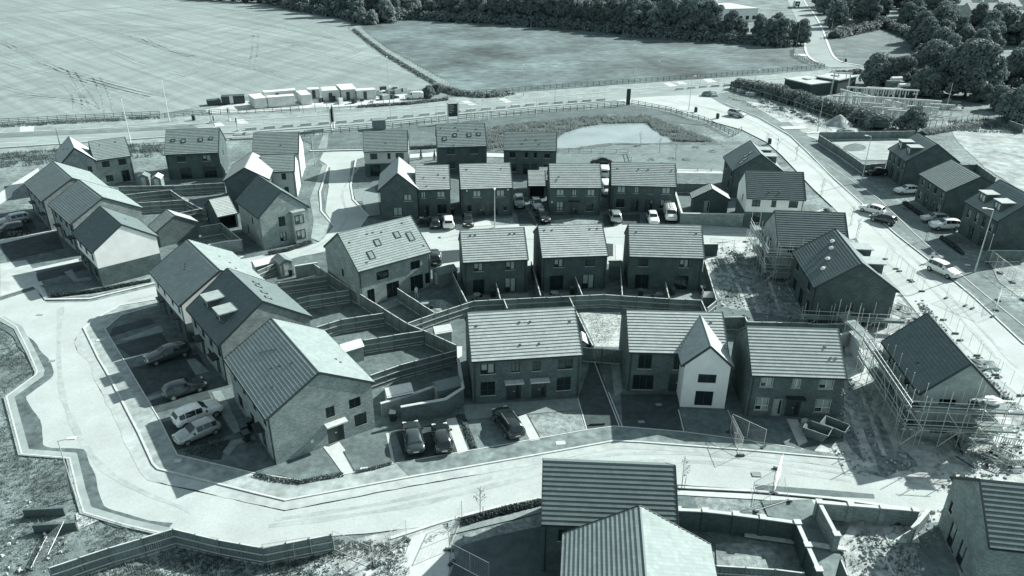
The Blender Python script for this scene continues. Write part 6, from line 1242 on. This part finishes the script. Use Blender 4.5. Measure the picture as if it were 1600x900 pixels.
for i, (a, b) in enumerate([(736,190),(748,188.5),(763,187),(838,182),(683,189)]):
    lamp('thin pale flagpole along the roadside fence', a, b, 4.2, post_only=True, r=.07, m=M_box, name='flagpole')['group'] = 'flagpoles along the roadside fence'
# ------------------------------------------------------------------ site compound
M_cont = mat('container_steel', .62, .1, .8, .6, second=(.3, .88, 1.08)); M_contd = plain('dark_container_steel', .06, .6)
def container(label, a, b, dep, h=2.6, m=None, canopy=0, doors=True):
    A, B = G(*a, .05), G(*b, .05); d = B-A; l = d.length; o = empty('container', A, atan2(d.y, d.x), label, 'container'); m = m or M_cont
    q = MB(); q.box(0, 0, .1, l, dep, h); bo = q.build('container_body', m, o); q = MB(); n = max(3, int(l/.35)); nd = max(3, int(dep/.35))
    for i in range(n): q.box(l*i/n+.06, -.04, .3, l*(i+.5)/n+.06, -.002, h-.12)
    for i in range(nd):
        for x in (-.04, l+.002): q.box(x, dep*i/nd+.06, .3, x+.038, dep*(i+.5)/nd+.06, h-.12)
    q.build('corrugation', m, bo)
    if doors: q = MB(); q.box(l*.35, -.07, .15, l*.35+.9, -.045, 2.15); q.build('door', M_contd if m is M_cont else M_cont, o)
    if canopy: q = MB(); q.box(-.2, -1.6, h+.005, l+.2, dep+.1, h+.1); q.build('canopy_roof', m, o)
    return o
container('pale container end-on at the left of the compound row', (399,170.5), (418,168.5), 6, doors=False); container('pale container side-on in front, second in the compound', (420,168.5), (462,165), 2.5, doors=False); container('pale container side-on behind the second one', (414,160), (464,156), 2.5)
container('pale container end-on, right of the side-on pair', (472,164.5), (488,163), 6, doors=False); container('dark low container at the far left of the compound', (347,163.5), (383,161.5), 2.5, h=2.0, m=M_contd); container('small dark skip-like container left of the dark low one', (326,165.5), (346,163.5), 2.2, h=1.3, m=M_contd, doors=False)
container('pale site office in the middle of the compound', (505,158.5), (532,157), 5, h=2.8); container('site office with a dark overhanging roof', (534,157), (556,155.5), 6, h=3.0, canopy=1); container('pale container with stacked goods at its right end', (558,156.5), (588,154.5), 2.6, h=2.5); container('small pale cabin between two containers', (482,154), (500,153), 2.5, h=2.4)
container('small grey site store beside the roadside fence', (583,203.5), (603,202.5), 2.2, h=2.2, m=plain('grey_green_steel', .2, .6), doors=False)
def heap(name, label, cat, px, py, r, m, jag=.25, seed=1, group=None, n=14, mm=8):
    q = MB(); q.blob((0, 0, 0), r, n, mm, jag, seed); o = q.build(name, m); o.location = G(px, py, .02); return tag(o, label, cat, group)
rnd = random.Random(5)
for i in range(26):
    x, y = rnd.uniform(592, 634), rnd.uniform(142, 156); m = rnd.choice([M_contd, M_slab, M_asphd, M_slabd]); q = MB(Matrix.Rotation(rnd.uniform(0, 3), 4, 'Z')); q.box(-rnd.uniform(.4, 1.2), -.4, 0, rnd.uniform(.4, 1.2), .4, rnd.uniform(.4, 1.3)); o = q.build('stacked_material', m); o.location = G(x, y, .05); tag(o, 'small stack of building material between the compound and its van', 'stack', 'material stacks in the compound')
for i in range(12):
    x, y = rnd.uniform(490, 590), rnd.uniform(157, 162); m = rnd.choice([M_contd, M_slab, M_asphd]); q = MB(Matrix.Rotation(rnd.uniform(0, 3), 4, 'Z')); q.box(-rnd.uniform(.3, .8), -.3, 0, rnd.uniform(.3, .8), .3, rnd.uniform(.5, 1.5)); o = q.build('crate', m); o.location = G(x, y, .05); tag(o, 'crate standing in front of the site offices', 'crate', 'crates in front of the site offices')
q = MB(); r_ = random.Random(4); q.add([(0, 0, 2.5)]+[(k*1.0*cos(a)*(1+r_.uniform(-.1, .1)), k*.8*sin(a)*(1+r_.uniform(-.1, .1)), z) for k, z in ((.6, 2.2), (1.7, 1.3), (2.8, .5), (3.8, -.1)) for a in [2*pi*i/14 for i in range(14)]], [(0, 1+i, 1+(i+1) % 14) for i in range(14)]+[(1+j*14+i, 1+(j+1)*14+i, 1+(j+1)*14+(i+1) % 14, 1+j*14+(i+1) % 14) for j in range(3) for i in range(14)]); o = q.build('spoil_heap', M_soil, None, True); o.location = G(1310, 195, 0); tag(o, 'pale cone-shaped heap of sand beyond the fenced plot', 'heap'); heap('spoil_heap', 'low pale heap beside the sand cone', 'heap', 1325, 205, (2.6, 1.4, .8), M_soil, .15, 4)
heap('spoil_heap', 'small heap of grit by the junction', 'heap', 1109, 150, (2.5, 1.6, 1.4), M_soild, .12, 5); heap('spoil_heap', 'heap of dark earth by the street beside the scaffolded house', 'heap', 1535, 572, (1.7, 1.3, .45), M_soild, .3, 6)
for i, (a, b) in enumerate([(1150,142),(1158,144),(1166,146),(1172,149)]): q = MB(); [q.box(-1.2, -.5+.02*j, .02+.3*j, 1.2, .5, .27+.3*j) for j in range(3)]; o = q.build('pallet_stack', M_cont if i % 2 else M_slabd); o.location = G(a, b, .05); tag(o, 'pallet of wrapped bricks below the roadside hedge', 'pallet', 'pallets below the roadside hedge')
for i in range(22):
    t = i/21; a, b = 1185+95*t+rnd.uniform(-6, 6), 158+34*t+rnd.uniform(-4, 3); heap('boulder', 'pale lump of rubble along the foot of the substation hedge', 'rubble', a, b, (rnd.uniform(.4, 1.3), rnd.uniform(.4, 1), rnd.uniform(.3, .9)), rnd.choice([M_soil, M_soild, M_slabd]), .3, i, 'rubble along the hedge', 7, 5)
for i, (a, b, w_, l) in enumerate([(1240,200,2.6,6),(1272,208,1.2,4)]): q = MB(); q.box(-l/2, -w_/2, .02, l/2, w_/2, .12); o = q.build('concrete_slab', M_slab); o.location = G(a, b, .05); o.rotation_euler.z = .15; tag(o, 'pale concrete slab lying on the verge' if i == 0 else 'smaller pale slab near the lamp on the verge', 'slab')
# ------------------------------------------------------------------ sheds, bins, skips
M_shed = mat('shed_timber', .2, .25, 2, .9, stretch=(1, 1, 6)); M_felt = mat('pale_shed_felt', .6, .1, 2, .85); M_feltd = mat('dark_shed_felt', .2, .15, 2, .85)
def shed(label, px, py, az, l, w_, h=1.9, felt=None, z=.06):
    o = empty('garden_shed', G(px, py, 1)-Vector((0, 0, 1-z)), radians(az), label, 'shed'); q = MB(); q.box(-l/2, -w_/2, 0, l/2, w_/2, h)
    for x in (-l/2, l/2): q.add([(x, -w_/2, h), (x, w_/2, h), (x, 0, h+.4)], ((0, 1, 2),))
    q.build('shed_walls', M_shed, o); q = MB()
    for s in (-1, 1): a = (w_/2+.12); q.add([(-l/2-.12, s*a, h-.09), (l/2+.12, s*a, h-.09), (l/2+.12, 0, h+.45), (-l/2-.12, 0, h+.45), (-l/2-.12, s*a, h-.14), (l/2+.12, s*a, h-.14), (l/2+.12, 0, h+.40), (-l/2-.12, 0, h+.40)], ((0, 1, 2, 3), (4, 7, 6, 5), (0, 4, 5, 1), (0, 3, 7, 4), (1, 5, 6, 2)))
    q.build('shed_roof', felt or M_felt, o); q = MB(); q.box(-l/2-.03, -.35, .05, -l/2-.002, .35, 1.7); q.build('door', M_fcap, o); return o
shed('pale-roofed shed behind the buff gable house', 549, 551, 34, 2.2, 1.6); shed('pale-roofed shed in the store garden left of the brick corner wall', 623, 621, 22, 2.4, 1.7); shed('grey-roofed shed inside the brick corner wall', 699, 611, 25, 2.4, 1.6, felt=M_feltd)
shed('pale-roofed shed by the fence left of the canopied pair', 691, 525, 20, 1.8, 1.5); shed('dark-roofed shed beside the left turned house', 695, 431, 35, 2.6, 2.0, felt=M_feltd); shed('small shed with a pale ridge beside a bin, near the street', 442, 415, 128, 2.4, 1.7, felt=M_feltd)
shed('small pale shed below the tall rooflight house', 247, 284, 100, 1.9, 1.5); shed('dark shed left of the small pale one', 227, 281, 100, 2.2, 1.8, felt=M_feltd); shed('flat pale-roofed store by the short fence', 415, 414, 38, 3.2, 1.5, h=1.5); shed('dark shed in the gap right of the middle turned house', 961, 422, 0, 1.6, 1.3, felt=M_feltd); shed('pale store right of the canopied pair', 909, 538, 90, 1.8, 1.2, h=1.6); shed('pale low store inside the right turned house fence', 1106, 462, 0, 1.3, 1.0, h=1.1)
def wbin(label, px, py, az=0, group=None, m=None):
    if 'bin' not in _win:
        q = MB(); q.add([(-.24,-.26,.08),(.24,-.26,.08),(.24,.26,.08),(-.24,.26,.08),(-.29,-.34,.98),(.29,-.34,.98),(.29,.34,.98),(-.29,.34,.98)], ((0,3,2,1),(4,5,6,7),(0,1,5,4),(1,2,6,5),(2,3,7,6),(3,0,4,7)))
        l = MB(); l.add([(-.31,-.38,.985),(.31,-.38,.985),(.31,.38,.985),(-.31,.38,.985),(-.31,-.38,1.02),(.31,-.38,1.02),(.31,.38,1.1),(-.31,.38,1.1)], ((0,3,2,1),(4,5,6,7),(0,1,5,4),(1,2,6,5),(2,3,7,6),(3,0,4,7)))
        wl = MB()
        for x in (-.27, .27): wl.tube((x-.03, .3, .1), (x+.03, .3, .1), .1, 8)
        _win['bin'] = (q.mesh('bin_body', M_black), l.mesh('lid', plain('bin_lid', .09, .5)), wl.mesh('wheels', M_tyre))
    a, b, c = _win['bin']; o = empty('wheelie_bin', G(px, py, .5)-Vector((0, 0, .44)), radians(az), label, 'bin', group); inst('bin_body', a, o); inst('lid', b, o); inst('wheel_pair', c, o)
wbin('dark wheelie bin beside the small ridge shed', 455, 426); wbin('wheelie bin by the cars of the corner house', 707, 331); wbin('wheelie bin outside the front wall behind the dark grey saloon', 614, 651); wbin('wheelie bin at the corner of the corner house drive', 659, 345)
for a, b in [(1098,455),(1051,456),(770,459),(894,455),(1001,459)]: wbin('wheelie bin standing at a back door of the three turned houses', a, b, 0, 'bins behind the turned houses')
for a, b in [(381,672),(388,664),(385,683)]: wbin('wheelie bin in the shaded planting before the buff gable house', a, b, 40, 'bins before the buff gable house')
def skip(label, px, py, az):
    o = empty('skip', G(px, py, .5)-Vector((0, 0, .45)), radians(az), label, 'skip'); o.scale = (.66, .8, .85); q = MB(); b0 = [(-1.1,-.8,.1),(1.1,-.8,.1),(1.1,.8,.1),(-1.1,.8,.1)]; t0 = [(-1.7,-.9,1.25),(1.7,-.9,1.25),(1.7,.9,1.25),(-1.7,.9,1.25)]; b1 = [(x*.95, y*.94, .16) for x, y, z in b0]; t1 = [(x*.955, y*.93, 1.25) for x, y, z in t0]
    q.add(b0+t0, ((0,3,2,1),(0,1,5,4),(1,2,6,5),(2,3,7,6),(3,0,4,7))); q.add(b1+t1+t0, ((0,1,2,3),(0,4,5,1),(1,5,6,2),(2,6,7,3),(3,7,4,0),(4,8,9,5),(5,9,10,6),(6,10,11,7),(7,11,8,4))); q.build('skip_shell', plain('skip_steel', .12, .6), o)
    q = MB(); q.blob((0, 0, .3), (1.1, .7, .3), seed=px, jag=.4); q.build('rubble_load', M_soil, o); q = MB(); q.bar((-1.75, -.93, 1.27), (1.75, -.93, 1.27), .07, .07); q.bar((-1.75, .93, 1.27), (1.75, .93, 1.27), .07, .07); q.bar((-1.72, -.9, 1.27), (-1.72, .9, 1.27), .07, .07); q.bar((1.72, -.9, 1.27), (1.72, .9, 1.27), .07, .07); q.build('rim', M_slabd, o)
skip('left skip in front of the skip house, full of rubble', 1276, 677, -35); skip('right skip in front of the skip house', 1303, 671, -40)
for i, (a, b) in enumerate([(1258,660),(1262,678),(1254,668)]): heap('rubble_sack', 'pale sack lying beside the skips', 'sack', a, b, (.45, .4, .45), M_slabd if i else M_slab, .15, i, 'sacks beside the skips', 9, 6)
for i, (u, v) in enumerate([(-2,.85),(0,.55),(.6,.68),(1.6,.42)]): pass
hb = next(o for o in bpy.data.objects if o.get('label', '').startswith('large dark brick house'))
for i, (u, v, rz) in enumerate([(-2.6,.80,0),(-1.1,.70,.2),(.9,.52,.1),(2.5,.34,0)]):
    tp = 3.16/4.5; y = (9/2+.3)*(1-v); z = 5.04+3.16-y*tp; q = MB(); q.M = Matrix.Rotation(atan2(tp, 1), 4, 'X') @ Matrix.Rotation(rz, 4, 'Z')
    q.M = Matrix.Rotation(-atan2(tp, 1), 4, 'X') @ Matrix.Rotation(rz, 4, 'Z'); q.blob((0, 0, .2), (.42, .28, .12), seed=i, jag=.2); o = q.build('tile_pack', R_white)
    o.matrix_world = Matrix.Translation((40.8, 84.8, 0)) @ Matrix.Rotation(radians(84.8), 4, 'Z') @ Matrix.Translation((-u, y, z+.02)); tag(o, 'pale bag lying on the slope of the large dark brick roof', 'bag', 'bags on the dark brick roof')
# plastic safety barriers
def sbarrier(px, py, az, tilt=0):
    if 'sb' not in _win:
        q = MB()
        for z in (.15, .92): q.bar((-1, 0, z), (1, 0, z), .05, .12)
        for i in range(11): x = -1+i*.2; q.bar((x, 0, .15), (x, 0, .92), .05, .06)
        f = MB(); [f.cbox((x, 0, .05), .3, .5, .1) for x in (-.7, .7)]; _win['sb'] = (q.mesh('barrier_grille', M_slab), f.mesh('feet', M_foot))
    a, b = _win['sb']; o = empty('safety_barrier', G(px, py, .05), radians(az), 'pale plastic safety barrier beside the scaffolded house', 'safety barrier', 'plastic safety barriers'); o.rotation_euler.x = tilt; inst('barrier_grille', a, o); inst('feet', b, o)
for a in [(1580,697,-12,.1),(1563,712,-48,.3),(1553,722,-40,.8),(1590,729,0,.2),(1570,718,-50,.1),(1585,712,20,1.2)]: sbarrier(*a)
for a in [(1412,487,-60,.2),(1420,498,0,.2),(1398,478,-40,.9),(1428,503,10,.9)]: sbarrier(*a)
# bundles of timber and debris by the scaffold
rnd = random.Random(11)
for i in range(16):
    x, y = rnd.uniform(1500, 1590), rnd.uniform(690, 735); a = rnd.uniform(0, 3); L_ = rnd.uniform(1, 3.4); q = MB(); q.bar((0, 0, .1), (L_, 0, .1+rnd.uniform(0, .5)), rnd.uniform(.1, .25), .08); o = q.build('timber_board', rnd.choice([M_board, M_asphd, M_fcap])); o.location = G(x, y, .03); o.rotation_euler.z = a; tag(o, 'loose board lying among the safety barriers', 'board', 'loose boards by the barriers')
for i in range(14):
    x, y = rnd.uniform(1115, 1165), rnd.uniform(385, 470); heap('rubble_lump', 'rubble lump on the bare plot', 'rubble', x, y, (rnd.uniform(.2, .6), rnd.uniform(.2, .5), rnd.uniform(.15, .4)), rnd.choice([M_soil, M_slabd, M_soild]), .35, i, 'rubble lumps on the bare plot', 7, 5)
for i in range(9):
    x, y = rnd.uniform(1345, 1400), rnd.uniform(830, 880); heap('rubble_lump', 'rubble lump by the half-built wall', 'rubble', x, y, (rnd.uniform(.15, .5), rnd.uniform(.15, .4), rnd.uniform(.1, .25)), rnd.choice([M_soil, M_slabd]), .35, i+40, 'rubble lumps by the half-built wall', 7, 5)
for i, (a, b, s) in enumerate([(1395, 812, .5), (1401, 818, .35)]): heap('cement_mixer', 'small pale mixer drum by the half-built wall' if i == 0 else 'dark tub beside the small mixer drum', 'mixer', a, b, (s, s, s*1.1), M_box if i == 0 else M_black, .05, i)
q = MB(); q.bar((0, 0, .15), (7.5, 0, .15), .3, .16); q.bar((.2, .25, .1), (7.4, .25, .1), .2, .1); o = q.build('timber_beam', M_fcap); o.location = G(1163, 838, .08); e = G(1238, 849, .08)-G(1163, 838, .08); o.rotation_euler.z = atan2(e.y, e.x); tag(o, 'pale timber beam lying along the foot of the pier wall', 'beam')
q = MB(); [q.tube((0, y, .1), (6.5, y, .1), .05, 6) for y in (0, .14)]; o = q.build('pipe_bundle', M_asphd); o.location = G(672, 666, .1); tag(o, 'x', 'pipe'); bpy.data.objects.remove(o)
q = MB(); q.bar((0, 0, .1), (1.5, 0, .1), .16, .16); o = q.build('sleeper', M_asphd); o.location = G(921, 664, .1); o.rotation_euler.z = .1; tag(o, 'dark timber sleeper on the side drive of the canopied pair', 'sleeper')
# gate frame in the lower left fence, concrete path bottom
gp = G(461, 872, .1); o = empty('metal_gate', gp, atan2((G(501,861,.1)-gp).y, (G(501,861,.1)-gp).x), 'light metal lattice gate against the lower left fence', 'gate'); l = (G(501,861,.1)-gp).length; f = MB()
for x in [l*i/5 for i in range(6)]: f.tube((x, -.12, .05), (x, -.12, 1.5), .03, 5)
for z in (.05, .5, 1.0, 1.5): f.tube((0, -.12, z), (l, -.12, z), .03, 5)
f.build('gate_frame', M_galv, o)
sheet('concrete_path', [(645,840),(690,822),(705,832),(700,905),(612,905)], .066, M_slab, ragged=.15)
# small covers and plates on the paving
for i, (a, b, w_, l, m) in enumerate([(876,692,.9,.55,M_slab),(569,733,.7,.5,M_slab),(157,531,.9,.6,M_slab),(278,720,.6,.5,M_slab),(1182,741,.8,.6,M_slabd),(81,564,.7,.35,M_pave),(62,492,.8,.3,M_pave),(1002,659,.6,.4,M_slabd),(1029,632,.6,.4,M_slabd),(1512,414,.8,.5,M_slab),(736,420,.4,.4,M_pave),(787,371,.4,.3,M_pave)]):
    q = MB(); q.box(-w_/2, -l/2, 0, w_/2, l/2, .02); o = q.build('inspection_cover', m); o.location = G(a, b, .1 if m is not M_pave else .06); o.rotation_euler.z = rnd.uniform(-.2, .3); tag(o, 'small inspection cover set in the paving', 'cover', 'inspection covers')
# substation
M_ins = plain('substation_steel', .55, .5, metal=.3); M_blk = mat('substation_brick', .06, .2, 1, .9)
def flat_building(label, a, b, dep, h, m, roofm, name='flat_roof_building', cat='building'):
    A, B = G(*a, .0), G(*b, .0); d = B-A; l = d.length; o = empty(name, A, atan2(d.y, d.x), label, cat); q = MB(); q.box(0, 0, 0, l, dep, h); q.build('wall', m, o); q = MB(); q.box(-.2, -.2, h+.003, l+.2, dep+.2, h+.28); r_ = q.build('roof', roofm, o)
    q = MB(); q.box(l*.3, .4*dep, h+.284, l*.3+2, .4*dep+1.6, h+.6); q.build('roof_plant', roofm, r_); q = MB(); q.box(l*.5, -.06, .1, l*.5+1.2, -.003, 2.3); q.build('door', M_frame, o); return o
flat_building('low dark flat-roofed building left of the substation', (1224,140), (1264,150), 9, 3.0, M_blk, mat('flat_roof', .42, .2, .4, .9)); flat_building('taller dark flat-roofed building behind the first', (1272,141), (1306,147), 10, 3.7, M_blk, MATS['flat_roof']); flat_building('small pale-roofed annexe right of the dark buildings', (1308,140), (1330,141), 5, 2.6, M_slabd, MATS['flat_roof'])
def gantry(label, px, py, az, n, w_, h, group):
    o = empty('gantry', G(px, py, .02), radians(az), label, 'gantry', group)
    for i in range(n+1): x = w_*i/n; q = MB(); q.bar((x-.2, 0, 0), (x-.05, 0, h), .12, .12); q.bar((x+.2, 0, 0), (x+.05, 0, h), .12, .12); [q.bar((x-.18, 0, h*k/4), (x+.18, 0, h*(k+.5)/4), .06, .06) for k in range(4)]; q.build('lattice_post', M_ins, o)
    q = MB(); q.bar((-.4, 0, h), (w_+.4, 0, h), .35, .35); q.build('beam', M_ins, o)
    for i in range(n*2): x = w_*(i+.5)/(n*2); q = MB(); q.tube((x, 0, h-.2), (x, 0, h-1.3), .1, 6); q.build('insulator', M_slab, o)
for a in [(1296,158,-15,1,4,7.5),(1320,163,-15,3,6,4.5),(1345,168,-15,3,7,5),(1368,177,-18,3,7,4),(1390,182,-18,3,8,4.5),(1352,160,-15,3,8,4),(1376,165,-15,3,8,4.4),(1330,172,-20,3,6,3.5),(1404,176,-20,2,6,3.4),(1310,164,-70,2,5,4),(1338,168,-70,2,5,3.6),(1362,174,-70,2,5,3.6),(1386,178,-70,2,5,3.4),(1342,178,-18,4,6,2.8),(1362,184,-18,4,6,2.6),(1386,189,-18,4,6,2.6),(1412,183,-18,4,7,2.8),(1424,174,-18,3,6,3),(1444,178,-18,3,6,2.6),(1300,168,-18,3,5,3)]: gantry('steel gantry of the substation with hanging insulators', *a, 'substation gantries')
for i, (a, b, h) in enumerate([(1395,148,3.8),(1408,153,2.8)]):
    o = empty('transformer', G(a, b, .02), radians(10), 'tall dark transformer bay wall behind the gantries' if i == 0 else 'transformer with a pale drum on top, right of the bay wall', 'transformer'); q = MB(); q.box(-2.2, -1.2, 0, 2.2, 1.2, h); q.build('tank', M_contd if i else plain('bay_wall', .16, .9), o); q = MB(); q.tube((-1.6, 0, h+.7), (1.6, 0, h+.7), .5, 10); q.tube((-1, 0, h), (-1, 0, h+.7), .12, 6); q.tube((1, 0, h), (1, 0, h+.7), .12, 6); q.build('conservator', M_box, o)
lamp('leaning pale pole right of the substation', 1479, 168, 6, post_only=True, r=.12, m=M_col, name='mast')
for i in range(18):
    x, y = rnd.uniform(1430, 1545), 158+rnd.uniform(0, 16); heap('scrap_heap', 'pale heap of scrap beyond the substation fence', 'heap', x, y, (rnd.uniform(.6, 2), rnd.uniform(.6, 1.2), rnd.uniform(.3, 1)), rnd.choice([M_soil, M_soild, M_slabd]), .35, i+70, 'scrap heaps by the substation', 7, 5)
# buildings beyond the hedge row and houses on the far right
def far_block(label, a, b, dep, h, m, wins=6, floors=2):
    o = flat_building(label, a, b, dep, h, m, M_slab); A, B = G(*a), G(*b); l = (B-A).length
    for f in range(floors):
        for i in range(wins): x = l*(i+.5)/wins; q = MB(); q.box(x-.9, -.05, 1.2+f*3.3, x+.9, -.003, 2.9+f*3.3); q.build('window', M_glass, o)
far_block('long pale building behind the hedge row', (930,24), (1118,30), 14, 7.5, R_off, 14); far_block('white flat-roofed hall behind the hedge row, near the hill road', (1120,36), (1182,34), 26, 6, R_white, 6, 1)
for i, (a, b, y, l, w_) in enumerate([(1495,22,8,11,8),(1528,30,6,16,8),(1568,24,10,12,9),(1588,44,4,14,8),(1545,50,5,18,7),(1600,60,0,12,8),(1512,8,0,12,8),(1560,6,5,14,8),(1620,20,5,14,8),(1590,8,0,12,8)]):
    p = G(a, b); house('far_house', 'pale-walled house with a tiled roof in the far suburb beyond the wood', p.x, p.y, y, l, w_, 5, 2.8, group='houses of the far suburb', walls=[(0, R_off, 'wall')], S=[(W2,-l*.3,3,1.4,1.2),(W2,l*.3,3,1.4,1.2),(W2,-l*.3,.8,1.4,1.4),(W2,l*.3,.8,1.4,1.4)])
# stop blocks, litter bins along the street
for i, (a, b) in enumerate([(1087,175),(1121,185),(1202,225),(1321,97),(303,188)]):
    q = MB(); q.tube((0, 0, 0), (0, 0, 1.1), .42, 8); q.tube((0, 0, 1.1), (0, 0, 1.25), .46, 8, r2=.3); o = q.build('litter_bin', M_black); o.location = G(a, b, .06); tag(o, 'dark round litter bin by the roadside', 'litter bin', 'litter bins by the road')

# garden furniture
for i, (a, b, l) in enumerate([(1030,462,'round garden table with two stools left of the right turned house divider'),(745,463,'round garden table with two stools behind the left turned house'),(866,460,'round garden table with two stools behind the middle turned house'),(664,476,'round garden table with two stools in the angled house garden')]):
    o = empty('garden_table', G(a, b, .5)-Vector((0, 0, .42)), i, l, 'garden table'); q = MB(); q.tube((0, 0, .70), (0, 0, .74), .5, 14); q.build('table_top', M_slabd, o); q = MB(); q.tube((0, 0, 0), (0, 0, .7), .05, 6); q.build('leg', M_black, o)
    for x in (-.9, .9): q = MB(); q.tube((x, 0, 0), (x, 0, .42), .2, 10); q.build('stool', M_black, o)
for i, (a, b, l) in enumerate([(560,520,'small round paddling pool on the lawn of the second terrace garden'),(598,560,'round trampoline on the lowest terrace garden lawn')][:0]): pass
